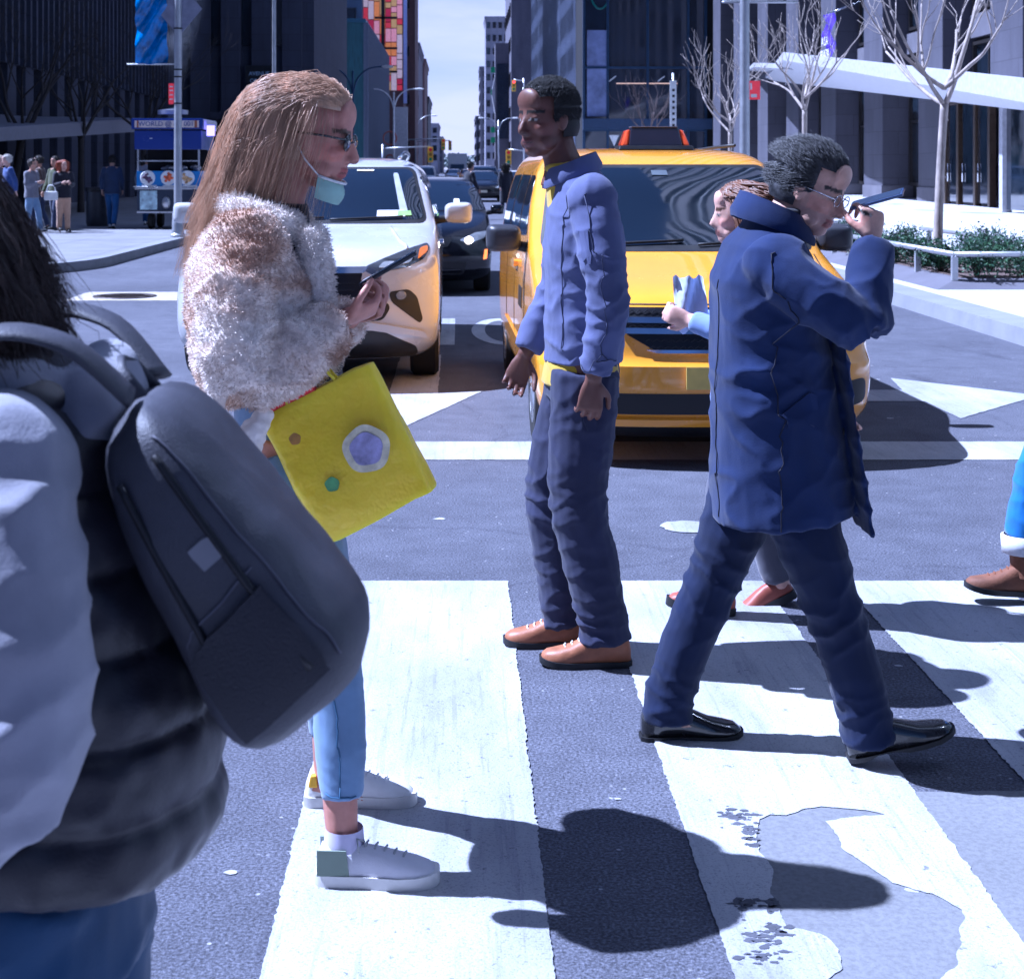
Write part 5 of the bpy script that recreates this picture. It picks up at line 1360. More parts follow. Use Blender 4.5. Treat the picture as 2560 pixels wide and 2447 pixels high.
def short_flow(L=.012, back=.5, up=.1):
    def f(q, j, rg, p0):
        n = V((q.x + .014, q.y, q.z - .04)).normalized(); d = V((-back, 0, -.35 if q.z < .04 else up)); d = d - n * d.dot(n) * .75 + n * .25
        return (d.normalized() + V((rg.gauss(0, .22), rg.gauss(0, .22), rg.gauss(0, .18)))) * L
    return f

def hairline(q):       # True where hair grows (head space)
    if q.z > .085 - max(0, -q.x) * .9 and q.x > .02: return q.z > .070 + .25 * max(0, q.x - .03)
    if q.x > .035: return q.z > .078
    if q.x > -.005: return q.z > .022 or (abs(q.y) > .06 and q.z > .0)
    return q.z > -.055

def shoe(parent, heel, yaw, pitch, L, upper, sole, kind='sneaker', lace=True, sg=1, collar=None):
    mtx = Matrix.Translation(V(heel)) @ Matrix.Rotation(yaw, 4, 'Z') @ Matrix.Rotation(-pitch, 4, 'Y')
    k = L / .28; st = {'sneaker': (.030, .026), 'dress': (.012, .022), 'boot': (.020, .026)}[kind]
    xs = [0, .012, .04, .075, .11, .15, .19, .23, .26, .275, .28]
    hw = [.018, .030, .034, .034, .034, .040, .046, .045, .036, .022, .006]
    ht = {'sneaker': [.055, .088, .092, .086, .086, .078, .066, .056, .046, .034, .022],
          'dress': [.062, .098, .104, .098, .090, .072, .054, .046, .040, .030, .018],
          'boot': [.060, .12, .135, .13, .11, .085, .066, .056, .050, .040, .026]}[kind]
    bt = st[0]
    rings = []
    for x, w, h in zip(xs, hw, ht):
        r = []
        for i in range(19):
            a = PI * i / 18; c, s = math.cos(a), math.sin(a); e = .62
            r.append(V((x * k, w * math.copysign(abs(c) ** e, c) * k + .006 * sg * math.sin(x / .28 * PI), bt * .6 + (h - bt * .6) * abs(s) ** e)))
        rings.append(r)
    mb = MB(); mb.loft(rings); up = mb.xform(mtx).build('shoe', upper, parent, True)
    rs = []
    for x, w in zip(xs, hw):
        w = (w + .0045) * k; xx = (-.004 + x * (1.03)) * k; cy = .006 * sg * math.sin(x / .28 * PI)
        lift = .012 * max(0, (x - .2) / .08) ** 2 if kind != 'sneaker' else .006 * max(0, (x - .2) / .08) ** 2
        gap = .010 if kind == 'dress' and .07 < x < .13 else 0
        rs.append([V((xx, -w + cy, lift + gap)), V((xx, w + cy, lift + gap)), V((xx, w + cy, bt + lift)), V((xx, -w + cy, bt + lift))])
    mb = MB(); mb.loft(rs); mb.xform(mtx).build('sole', sole, up, 40)
    if lace and kind != 'dress':
        mb = MB()
        for i in range(5):
            x = (.115 + .022 * i) * k; h = pchip(xs, ht, x / k)
            mb.tube([(x - .006, -.022, h - .010), (x, -.008, h + .004), (x + .004, .008, h + .004), (x - .004, .022, h - .010)], .0028, 5)
        mb.tube([(.11 * k, 0, .09), (.10 * k, .02, .100), (.10 * k, .035, .082)], .0025, 5); mb.tube([(.11 * k, 0, .09), (.095 * k, -.02, .104), (.10 * k, -.035, .080)], .0025, 5)
        mb.xform(mtx).build('laces', collar or PAPER, up, True)
    if collar:
        mb = MB(); mb.prism([(.004, 0, .030), (.075, 0, .030), (.068, 0, .085), (.004, 0, .086)], (0, .004, 0))
        for s in (-1, 1):
            g = MB(); g.v = [V((q.x, s * (.0365 + q.y * 1) * k, q.z)) for q in mb.v]; g.f = mb.f[:]
            g.xform(mtx).build('heel_panel', M('heel_grey_green', (.20, .25, .20), .7), up)
    return up

def pocket(): pass

# default walker (1.72 m, facing +x) used for the smaller figures
def walker(label, loc, rot, h, top, bottom, shoem, hairc, skin=(.50, .30, .22), stride=.5, hair='short', group=None, voxel=.012, long=0, armup=False, skirt=None, seed=0, nohair=False, collar=None, armfwd=0):
    s = h / 1.72; t = thing('person', label, 'person', loc, rot, group); a = stride * .5
    q = lambda x, y, z: V((x * s, y * s, z * s))
    hd = headm(q(.035, 0, 1.60), 0, R(4)); el = .25 + armfwd
    J = dict(torso=[q(0, 0, .86), q(0, 0, 1.0), q(-.01, 0, 1.12), q(-.01, 0, 1.28), q(-.01, 0, 1.40), q(0, 0, 1.45)], tab=[(.10 * s, .155 * s), (.10 * s, .15 * s), (.09 * s, .135 * s), (.11 * s, .16 * s), (.08 * s, .15 * s), (.05 * s, .06 * s)], neck=q(0, 0, 1.45), H=hd,
             shL=q(-.01, .18, 1.39), shR=q(-.01, -.18, 1.39), hipL=q(0, .085, .88), hipR=q(0, -.085, .88), nr=.052)
    J['knL'] = q(a * .75, .085, .48); J['anL'] = q(a, .085, .09); J['knR'] = q(-a * .15, -.085, .47); J['anR'] = q(-a * 1.05, -.085, .12)
    if armup:
        for sd, sg in (('L', 1), ('R', -1)): J['el' + sd] = q(.03, .22 * sg, 1.13); J['wr' + sd] = q(.24, .09 * sg, 1.18); J['hand' + sd] = ((.9, -.35 * sg, .25), (0, -sg, .2), 1 if sg < 0 else -1, .8)
    else:
        for sd, sg, f in (('L', 1, -1), ('R', -1, 1)): J['el' + sd] = q(f * .07 - .03, .23 * sg, 1.13); J['wr' + sd] = q(f * .16 + .04, .21 * sg, .90); J['hand' + sd] = ((.25 * f + .12, 0, -1), (0, -sg, 0), 1 if sg > 0 else -1, .55)
    J['fdL'] = (1, 0, .15); J['fdR'] = (1, 0, -.5)
    me = bodymesh(J, s, voxel * .75, 3, hs=s); paint_verts(me, skin_col(hd, s, skin, (skin[0] * .8, skin[1] * .55, skin[2] * .55), tuple(c * .5 for c in hairc))); link('body', me, SKIN, t, True)
    hem = .82 - long
    rows = [(0, hem * s, .145 * s, .20 * s), (0, 1.0 * s, .135 * s, .185 * s), (-.01 * s, 1.2 * s, .14 * s, .195 * s), (-.015 * s, 1.36 * s, .12 * s, .19 * s), (-.01 * s, 1.42 * s, .085 * s, .13 * s), (0, 1.47 * s, .065 * s, .07 * s)]
    ps = [E(rows)]
    for sd in 'LR': ps.append(B(J['sh' + sd] + V((0, 0, -.005)), (.078 * s, .07 * s, .075 * s))); ps.append(T([J['sh' + sd] + V((0, 0, -.01)), J['sh' + sd].lerp(J['el' + sd], .5), J['el' + sd], J['el' + sd].lerp(J['wr' + sd], .96)], [.075 * s, .066 * s, .060 * s, .044 * s], ball=False))
    link('jacket', garment(ps, voxel, 4, .007 * s, 8, seed), top, t, True)
    ps = [E([(0, .80 * s, .115 * s, .165 * s), (0, 1.0 * s, .11 * s, .155 * s)])]
    for sd in 'LR': ps.append(T([J['hip' + sd], J['hip' + sd].lerp(J['kn' + sd], .5), J['kn' + sd], J['kn' + sd].lerp(J['an' + sd], .5), J['an' + sd] + V((0, 0, -.02))], [.098 * s, .092 * s, .076 * s, .070 * s, .064 * s]))
    link('trousers', garment(ps, voxel, 4, .006 * s, 9, seed + 1), bottom, t, True)
    for sd, pt in (('L', .15), ('R', -.45)):
        an = J['an' + sd]; shoe(t, an - V((.07 * s, 0, .09 * s if sd == 'L' else .085 * s)), 0, pt if stride > .2 else 0, .27 * s, shoem, BLACK, 'sneaker', False)
    hm = M('hair_%d%d%d' % tuple(int(c * 999) for c in hairc), hairc, .55, var=.4, vs=60)
    if hair == 'short': hair_strands(hd, s, 260, short_flow(.006), seed + 3, .005, capfn=hairline).build('hair', hm, t, True)
    else:
        fl = lambda p, j, rg, p0: (V((-.012 if p.z > .03 else -.004, (1 if p0.y > 0 else -1) * .012 if p.z > .0 else 0, -.006 if p.z > .07 else -.034)) + V((rg.gauss(0, .005), rg.gauss(0, .005), rg.gauss(0, .004))))
        hair_strands(hd, s, 420, fl, seed + 3, .008, capfn=hairline, seg=9).build('hair', hm, t, True)
    return t, J

NAVY = cloth('navy_wool', (.010, .020, .075), weave=300, fold=.6, sheen=.12)
# ================================================================== the man in the long coat
t = thing('person', 'man in a long navy overcoat striding right with a phone held to his mouth', 'person', (.90, 4.25, 0), 0)
H = headm((.052, -.01, 1.522), R(-34), R(22), R(-4))
J = dict(torso=[(-.06, 0, .76), (-.06, 0, .92), (-.07, 0, 1.06), (-.08, 0, 1.24), (-.07, 0, 1.34), (-.045, 0, 1.40)], tab=[(.10, .15), (.10, .15), (.10, .14), (.115, .16), (.08, .14), (.05, .06)], neck=(-.03, 0, 1.41), H=H, nr=.057,
         shL=(-.05, .17, 1.32), elL=(.02, .24, 1.05), wrL=(.15, .19, .90), handL=((.55, -.1, -.75), (0, -1, 0), -1, .7),
         shR=(-.09, -.17, 1.33), elR=(.135, -.215, 1.175), wrR=(.185, -.130, 1.385), handR=((.10, .28, .95), (-.35, .9, -.1), -1, .95),
         hipL=(-.07, .085, .80), knL=(-.20, .085, .43), anL=(-.325, .09, .105), fdL=(1, 0, 0), hipR=(-.05, -.085, .80), knR=(.09, -.09, .40), anR=(.185, -.10, .105), fdR=(1, 0, .3))
me = bodymesh(J, .96, .0048, 5, 1, .96); paint_verts(me, skin_col(H, .96, (.60, .37, .28), (.42, .17, .14), (.05, .04, .035), (.45, .30, .25))); link('body', me, SKIN, t, True)
def lap(mb):
    mb.etube([(.10, -.02, 1.18), (.13, -.03, .95), (.155, -.03, .77), (.175, -.02, .63)], [(.012, .14), (.012, .15), (.012, .16), (.012, .17)], (0, 1, 0), 16)
coat = garment([E([(-.02, .640, .190, .205), (-.03, .74, .186, .203), (-.04, .88, .176, .198), (-.055, 1.02, .160, .192), (-.062, 1.16, .150, .194), (-.07, 1.28, .142, .205), (-.065, 1.36, .112, .185), (-.05, 1.405, .084, .12), (-.045, 1.445, .080, .088), (-.04, 1.465, .078, .084)], n=36),
                lap, B((-.07, -.165, 1.325), (.088, .078, .086)), B((-.05, .165, 1.325), (.086, .076, .084)), T([(-.07, -.150, 1.335), (-.03, -.205, 1.28), (.06, -.235, 1.215), (.140, -.222, 1.168)], [.082, .080, .076, .070], 18), T([(.140, -.222, 1.168), (.160, -.195, 1.24), (.178, -.160, 1.33), (.186, -.135, 1.375)], [.070, .064, .056, .050], 18),
                T([(-.05, .15, 1.33), (-.03, .215, 1.2), (.02, .245, 1.05), (.09, .215, .97), (.145, .19, .905)], [.080, .076, .068, .060, .052], 16)], .007, 5, .010, 6, 3, zs=.5, joints=[((.13, -.22, 1.19), .10, .022, 22, (.8, 0, .5)), ((-.02, -.2, 1.22), .13, .018, 14, (.5, 0, .9)), ((-.08, -.2, 1.05), .16, .014, 11, (-.45, 0, .9)), ((.02, -.2, .98), .2, .013, 9, (.35, .2, .9)), ((-.02, -.2, .72), .16, .010, 8, (.9, 0, .3))])
co_ = link('overcoat', coat, NAVY, t, True)
SEAMD = M('seam_dark', (.006, .007, .02), .8)
seam(co_, t, [[(-.09, -.3, 1.40), (-.16, -.3, 1.34), (-.17, -.3, 1.26), (-.10, -.3, 1.22)], [(-.10, -.3, 1.21), (-.09, -.3, .95), (-.075, -.3, .62)], [(-.30, -.08, 1.3), (-.32, -.08, .9), (-.33, -.08, .64)]], SEAMD)
flap(co_, [(-.06, -.24, .96), (.06, -.24, .985), (.06, -.24, .925), (-.06, -.24, .90)], .006, NAVY, 'pocket_flap')
collar((-.048, 0, 1.440), .078, .086, .050, NAVY, t, .040, .45, .036)
link('scarf', garment([E([(-.03, 1.40, .066, .074), (-.028, 1.47, .066, .070)])], .007, 4, .005, 12, 8), cloth('dark_scarf', (.014, .014, .022)), t, True)
mb = MB()
for z in (1.02, .88): mb.lathe([(0, 0), (.012, 0), (.013, .004), (.008, .006)], (.115, -.10, z), 'x', 12)
mb.build('button', BLACK, t, True)
tro = garment([E([(-.06, .70, .115, .165), (-.06, .90, .11, .155)]), T([(-.07, .085, .82), (-.13, .085, .62), (-.20, .085, .43), (-.265, .088, .27), (-.315, .09, .12), (-.318, .09, .050)], [.105, .092, .076, .070, .068, .072], 18),
               T([(-.05, -.085, .82), (.02, -.088, .62), (.095, -.09, .41), (.14, -.095, .26), (.178, -.10, .12), (.190, -.10, .062)], [.105, .094, .078, .072, .070, .074], 18)], .007, 4, .007, 9, 5, zs=.6, joints=[((-.20, .09, .43), .12, .020, 14, (.5, 0, .85)), ((-.31, .09, .12), .09, .020, 20, (.35, 0, .9)), ((.09, -.09, .41), .12, .020, 14, (-.5, 0, .85)), ((.18, -.10, .13), .09, .020, 20, (-.3, 0, .95)), ((-.06, 0, .68), .14, .014, 12, (.3, 0, .95))])
tr_ = link('trousers', tro, cloth('navy_trousers', (.0055, .011, .042), fold=.6, sheen=.1), t, True)
LEA = M('black_leather', (.010, .010, .012), .22, var=.3, vs=30, coat=.6, bs=90, bstr=.08)
shoe(t, (-.395, .088, .0), R(3), 0, .28, LEA, BLACK, 'dress', False, 1)
shoe(t, (.135, -.10, .012), R(-2), R(15), .285, LEA, BLACK, 'dress', False, -1)
hm = M('hair_grey_black', (.030, .030, .034), .5, var=.9, vs=70)
hair_strands(H, .96, 5200, short_flow(.011, 1.0, .25), 8, .0010, capfn=hairline, seg=4).build('hair', hm, t, True)
gl = MB()
for s in (-1, 1):
    gl.tube([V((.098, s * .034 + .024 * math.cos(a * PI / 9), .002 + .017 * math.sin(a * PI / 9))) for a in range(19)], .0016, 6, False)
    gl.tube([(.097, s * .058, .006), (.05, s * .076, .008), (-.005, s * .080, .008), (-.02, s * .080, -.008)], .0018, 6)
gl.tube([(.099, -.010, .004), (.101, 0, .007), (.099, .010, .004)], .0016, 6)
gl.xform(H @ Matrix.Scale(.96, 4)).build('glasses', CHROME, t, True)
ph = thing('phone', 'dark blue phone held up to the mouth of the man in the overcoat', 'phone', (1.112, 4.160, 1.497), R(-24))
mb = MB(); mb.obox((0, 0, 0), .142, .070, .0085, Matrix.Rotation(R(-16), 3, 'Y') @ Matrix.Rotation(R(14), 3, 'X')); mb.build('case', M('phone_blue', (.03, .05, .12), .3, coat=.5), ph, bevel=.003)
mb = MB(); mb.obox(Matrix.Rotation(R(-16), 3, 'Y') @ Matrix.Rotation(R(14), 3, 'X') @ V((0, 0, .0048)), .130, .062, .001, Matrix.Rotation(R(-16), 3, 'Y') @ Matrix.Rotation(R(14), 3, 'X')); mb.build('screen', GLASS, ph)

# ================================================================== woman in the shearling jacket
t = thing('person', 'woman in a cream and tan shearling jacket with a face mask pulled under her chin', 'person', (-.36, 3.68, 0), 0)
H = headm((.015, 0, 1.650), R(-8), R(10), 0)
J = dict(torso=[(-.07, 0, .88), (-.06, 0, 1.0), (-.07, 0, 1.14), (-.10, 0, 1.28), (-.10, 0, 1.40), (-.08, 0, 1.46)], tab=[(.10, .155), (.095, .14), (.09, .13), (.11, .155), (.075, .14), (.05, .06)], neck=(-.06, 0, 1.48), H=H, nr=.050,
         shR=(-.12, -.17, 1.40), elR=(-.12, -.24, 1.13), wrR=(.095, -.135, 1.235), handR=((.82, .35, .30), (.2, .55, .85), -1, .9),
         shL=(-.11, .17, 1.40), elL=(-.06, .24, 1.13), wrL=(.105, .075, 1.225), handL=((.85, -.35, .30), (.1, -.6, .8), 1, .9),
         hipR=(-.05, -.085, .92), knR=(.075, -.16, .50), anR=(.10, -.205, .095), fdR=(1, 0, 0), hipL=(-.05, .085, .92), knL=(.04, .14, .50), anL=(.035, .20, .095), fdL=(1, 0, 0))
me = bodymesh(J, 1.0, .0048, 5, 0, .95); paint_verts(me, skin_col(H, 1.0, (.52, .25, .19), (.42, .12, .11), (.12, .07, .045))); link('body', me, SKIN, t, True)
def fleece():
    m, nt, b = new_mat('shearling'); v = coords(nt); f = noise_tex(nt, coords(nt, (1, 1, 2.1)), 4.0, 3, .5, .4)
    c = ramp(nt, f, [(.33, (.46, .29, .20)), (.41, (.64, .48, .38)), (.50, (.82, .70, .61)), (.7, (.86, .79, .73))])
    c = mix(nt, .35, c, ramp(nt, noise_tex(nt, v, 60, 3), [(.35, (.7, .66, .64)), (.6, (1.05, 1.05, 1.05))]), 'MULTIPLY')
    nt.links.new(c, b.inputs['Base Color']); b.inputs['Roughness'].default_value = .95; b.inputs['Specular IOR Level'].default_value = .1; b.inputs['Sheen Weight'].default_value = .5
    vo = _n(nt, 'ShaderNodeTexVoronoi', Scale=75); nt.links.new(v, vo.inputs['Vector']); bump(nt, b, vo.outputs['Distance'], .35, .006); return m
SHEAR = fleece()
jac = garment([E([(-.065, 1.060, .130, .185), (-.075, 1.10, .165, .215), (-.10, 1.20, .172, .225), (-.115, 1.30, .165, .225), (-.12, 1.38, .140, .205), (-.105, 1.43, .105, .15), (-.085, 1.475, .088, .098)], n=36),
               B((-.12, -.165, 1.395), (.092, .084, .09)), B((-.11, .165, 1.395), (.09, .084, .09)), T([(-.12, -.15, 1.40), (-.135, -.225, 1.30), (-.125, -.265, 1.18), (-.10, -.262, 1.115)], [.088, .090, .088, .080], 18), T([(-.11, -.262, 1.11), (-.02, -.215, 1.16), (.06, -.16, 1.21), (.085, -.145, 1.225)], [.080, .078, .064, .050], 18),
               T([(-.11, .15, 1.40), (-.10, .24, 1.26), (-.06, .26, 1.12), (.03, .16, 1.18), (.09, .09, 1.215)], [.088, .088, .080, .072, .050], 18)], .008, 4, .012, 6, 2, fine=.004, joints=[((-.11, -.27, 1.14), .11, .022, 16, (.5, 0, .85)), ((-.12, -.2, 1.27), .14, .018, 12, (.3, 0, .95))])
sj = link('shearling_jacket', jac, SHEAR, t, True); fur(sj, 120000, .0048, SHEAR, 3, .2, .0011)
col = garment([lambda mb: mb.tube([(-.085 + .098 * math.cos(a), .112 * math.sin(a), 1.462 - .035 * math.cos(a)) for a in [PI + (k - 12) * .205 for k in range(25)]], [.022] + [.038] * 23 + [.022], 12), lambda mb: mb.tube([(.02, -.10, 1.44), (.035, -.115, 1.36), (.045, -.12, 1.25), (.045, -.11, 1.12)], [.034, .036, .032, .024], 12, dens=3)], .007, 4, .006, 12, 9, fine=.002)
CF = M('cream_fleece', (.82, .75, .69), .95, var=.12, vs=40, sheen=.5)
fc = link('fleece_collar', col, CF, t, True); fur(fc, 24000, .009, CF, 4, .2, .0011)
link('top', garment([E([(-.02, 1.02, .115, .15), (-.04, 1.2, .118, .155), (-.06, 1.36, .10, .14), (-.055, 1.44, .068, .08), (-.05, 1.50, .058, .060)])], .009, 5, .006, 8, 4), cloth('black_knit', (.012, .012, .018)), t, True)
mb = MB()
for pts in ([(-.16, -.245, 1.10), (-.185, -.255, 1.04), (-.19, -.25, .97), (-.18, -.25, .93)], [(-.06, -.24, 1.05), (-.10, -.26, .98), (-.115, -.26, .90), (-.10, -.26, .86), (-.02, -.255, .885)]):
    mb.tube(pts, [.018, .030, .036, .022] if len(pts) == 4 else [.02, .034, .040, .030, .018], 10, dens=4)
me = remesh(mb, .006, 3); displace(me, lambda p, n: .005 * noise.noise(p * 70)); link('fleece_belt', me, M('cream_fleece', (.58, .52, .46), .95), t, True)
DEN = cloth('light_denim', (.17, .255, .40), weave=500, fold=.45)
jn = garment([E([(-.05, .80, .115, .165), (-.055, .95, .115, .155), (-.06, 1.06, .10, .14)]), T([(-.05, -.085, .92), (.02, -.125, .70), (.078, -.16, .50), (.095, -.19, .30), (.102, -.205, .185)], [.098, .084, .060, .058, .048], 18),
              T([(-.05, .085, .92), (.0, .12, .70), (.042, .14, .50), (.04, .175, .30), (.036, .20, .185)], [.098, .084, .060, .058, .048], 18)], .006, 4, .004, 11, 6, zs=.5, joints=[((.078, -.16, .50), .08, .012, 24, (.3, 0, .95)), ((.10, -.2, .24), .08, .007, 34, (.2, 0, .98))])
je_ = link('jeans', jn, DEN, t, True)
seam(je_, t, [[(.04, -.4, .62), (.085, -.4, .5), (.10, -.4, .3), (.105, -.4, .19)], [(.05, -.26, .20), (.10, -.3, .20), (.15, -.26, .20)]], M('seam_denim', (.05, .12, .22), .8))
SNK = M('sneaker_lilac_white', (.56, .55, .60), .6, bs=300, bstr=.2); SOL = M('sole_white', (.68, .66, .63), .6)
shoe(t, (.045, -.215, 0), R(-1), 0, .268, SNK, SOL, 'sneaker', True, -1, M('lace_grey', (.35, .36, .38), .8))
s2 = shoe(t, (-.020, .205, 0), R(2), 0, .272, M('sneaker_white', (.72, .71, .70), .55, bs=200, bstr=.2), SOL, 'sneaker', True, 1)
mb = MB()
mb.prism([(-.012, .17, .055), (.012, .17, .055), (.008, .17, .085), (-.006, .17, .085)], (0, .07, 0)); mb.build('heel_tab', M('heel_yellow', (.80, .45, .02), .6), s2, bevel=.004)
mb = MB(); mb.tube([(.105, -.205, .075), (.105, -.205, .118)], [.046, .042], 18, False); mb.build('sock', M('sock_lilac', (.50, .47, .62), .9), t, True)
hb = M('hair_blonde', (.58, .38, .25), .42, var=.4, vs=30, stretch=(1, 1, .2))
def lf(q, j, rg, p0):
    side = 1 if p0.y > 0 else -1
    d = V((-.034 if j < 4 and p0.x > -.02 else -.022 if j < 3 else -.013, side * .005 if j < 3 else side * .001, (.006 - .011 * j) if p0.z > .05 else -.022))
    n = V((q.x + .014, q.y, q.z - .04)); r = (n.x / .112) ** 2 + (n.y / .092) ** 2 + (n.z / .104) ** 2
    if r < 1: d = d - n.normalized() * min(0, d.dot(n.normalized())) + n.normalized() * .004
    if j > 3: d.z -= .016; d.x += .004
    return d + V((rg.gauss(0, .0016), rg.gauss(0, .0022), rg.gauss(0, .0018))) * (1 + j * .3)
def lhl(q): return hairline(q) and not (q.x > -.012 and q.z < .078)
hair_strands(H, 1.0, 11000, lf, 5, .00085, capfn=lhl, seg=9).build('hair', hb, t, True)
mb = MB()
for s in (-1, 1):
    mb.ell((.092, s * .034, .004), (.008, .028, .022), 16, 10); mb.tube([(.093, s * .058, .010), (.05, s * .078, .012), (-.02, s * .082, .010)], .003, 6)
mb.tube([(.098, -.012, .006), (.098, .012, .006)], .003, 6); mb.xform(H).build('sunglasses', M('dark_lens', (.012, .01, .01), .08, coat=1), t, True)
mb = MB(); rows = []
for j in range(7):
    z = -.080 - .052 * j / 6; bul = .010 * math.sin(PI * j / 6)
    rows.append([((.052 + bul) * math.cos(a) * 1.0 + .036, (.060 + bul * .6) * math.sin(a), z - .012 * math.cos(a)) for a in [(-1.45 + 2.9 * i / 16) for i in range(17)]])
mb.loft(rows, False, False); mk = mb.xform(H).build('face_mask', M('mask_green', (.36, .55, .48), .8, bs=200, bstr=.2), t, True)
mb = MB(); mb.tube([(.036 + .060 * math.cos(a), .064 * math.sin(a), -.080 - .012 * math.cos(a)) for a in [(-1.45 + 2.9 * i / 16) for i in range(17)]], .0035, 6)
for s in (-1, 1): mb.tube([(.045, s * .062, -.082), (.01, s * .078, -.05), (-.012, s * .082, -.02)], .0022, 5)
mb.xform(H).build('mask_edge', PAPER, mk, True)
ph = thing('phone', 'dark phone held in both hands by the woman in the shearling jacket', 'phone', (-.165, 3.655, 1.345), R(0))
mb = MB(); mb.obox((0, 0, 0), .078, .075, .009, Matrix.Rotation(R(-35), 3, 'Y')); 
mb = MB(); mb.obox((0, 0, 0), .15, .074, .010, Matrix.Rotation(R(-30), 3, 'Y')); mb.build('case', M('phone_dark', (.02, .02, .025), .3, coat=.5), ph, bevel=.003)
mb = MB(); mb.obox((0, 0, .0061), .138, .066, .001, Matrix.Rotation(R(-30), 3, 'Y')); mb.build('screen', GLASS, ph)
# yellow shopping bag
YB = M('bag_yellow', (.92, .70, .015), .38, var=.08, vs=5, bs=18, bstr=.6, bdist=.012)
_b = YB.node_tree.nodes['Principled BSDF']; _b.inputs['Subsurface Weight'].default_value = .6; _b.inputs['Subsurface Radius'].default_value = (1, .8, .2); _b.inputs['Subsurface Scale'].default_value = .06
b = thing('shopping_bag', 'bright yellow shopping bag swinging on the arm of the woman in the shearling jacket', 'bag', (-.322, 3.50, 1.090))
rot = Matrix.Rotation(R(-27), 3, 'Y')
mb = MB(); W, Hh = .285, .31
rows = []
for j in range(15):
    z = -Hh * j / 14; th = .018 + .05 * math.sin(PI * min(1, j / 14 + .05) * .62); ring = []
    for i in range(28):
        u = i / 28; a = 2 * PI * u; c, s = math.cos(a), math.sin(a)
        x = W / 2 * math.copysign(abs(c) ** .28, c); y = th * math.copysign(abs(s) ** .6, s); ring.append(V((x + .006 * noise.noise(V((z * 9, i, 1))), y + .012 * noise.noise(V((x * 12, z * 9, s))) + .010 * noise.noise(V((x * 5 + z * 8, z * 3, s * 2))), z + .010 * noise.noise(V((x * 9, 1, z * 4))))))
    rows.append(ring)
mb.loft(rows); mb.v = [rot @ (v + V((.0, 0, -.005))) for v in mb.v]; mb.build('bag_body', YB, b, 50)
def bagp(u, v, y=-.075): return rot @ V((u, y, v))
def disc(r0, cx, cz, y, n=22, wob=0):
    return [bagp(cx + r0 * (1 + wob * math.cos(5 * 2 * PI * k / n)) * math.cos(2 * PI * k / n), cz + r0 * (1 + wob * math.cos(5 * 2 * PI * k / n)) * math.sin(2 * PI * k / n), y) for k in range(n)]
mb = MB(); mb.prism(disc(.052, .050, -.165, -.077, 40, .03), (0, .003, 0)); mb.build('print', M('print_white', (.66, .60, .42), .5, var=.35, vs=30), b)
mb = MB(); mb.prism(disc(.036, .050, -.165, -.0795, 40, .04), (0, .002, 0)); mb.build('print', M('print_violet', (.32, .29, .48), .5, var=.5, vs=30), b)
mb = MB(); mb.prism(disc(.016, -.052, -.200, -.077, 20, .05), (0, .002, 0)); mb.build('print', M('print_green', (.10, .28, .10), .5, var=.5, vs=30), b)
mb = MB(); mb.prism(disc(.013, -.080, -.075, -.0745, 20, .05), (0, .002, 0)); mb.build('print', M('print_brown', (.42, .20, .03), .5, var=.4, vs=30), b)
mb = MB(); mb.v = []; mb.box(-.125, .0, -.022, .022, -.006, .016); mb.v = [rot @ v for v in mb.v]; mb.build('red_lining', M('lining_red', (.75, .03, .03), .5), b, bevel=.004)
mb = MB()
for y in (-.02, .02): mb.tube([rot @ V((-.07, y, -.004)), rot @ V((-.05, y, .05)), rot @ V((-.01, y, .075)), rot @ V((.03, y, .05)), rot @ V((.05, y, -.004))], .004, 6, dens=4)
mb.build('handle', YB, b, True)

# ================================================================== man in the blue shirt jacket
t = thing('person', 'man in a blue shirt jacket and yellow tee walking left past the taxi', 'person', (.37, 5.08, 0), PI)
H = headm((.085, 0, 1.735), R(38), R(3), 0)
J = dict(torso=[(-.03, 0, .90), (-.03, 0, 1.02), (-.035, 0, 1.16), (-.03, 0, 1.34), (-.02, 0, 1.47), (.0, 0, 1.55)], tab=[(.10, .16), (.10, .15), (.10, .145), (.115, .17), (.085, .16), (.055, .065)], neck=(.03, 0, 1.58), H=H, nr=.058,
         shL=(-.05, .19, 1.45), elL=(-.09, .245, 1.17), wrL=(-.045, .235, .925), handL=((.12, -.02, -1), (.15, -1, 0), -1, .55),
         shR=(-.01, -.19, 1.45), elR=(.03, -.245, 1.18), wrR=(.15, -.20, .945), handR=((.35, .02, -.95), (.1, 1, 0), 1, .6),
         hipL=(-.035, .09, .93), knL=(-.01, .095, .51), anL=(-.105, .10, .105), fdL=(1, 0, 0), hipR=(-.035, -.09, .93), knR=(.06, -.09, .51), anR=(.01, -.10, .105), fdR=(1, 0, 0))
me = bodymesh(J, 1.02, .0050, 5, 1, 1.02); paint_verts(me, skin_col(H, 1.02, (.135, .058, .040), (.13, .045, .04), (.012, .009, .008))); link('body', me, SKIN, t, True)
BLUES = cloth('faded_blue_twill', (.10, .11, .215), weave=350, fold=.6, sheen=.1)
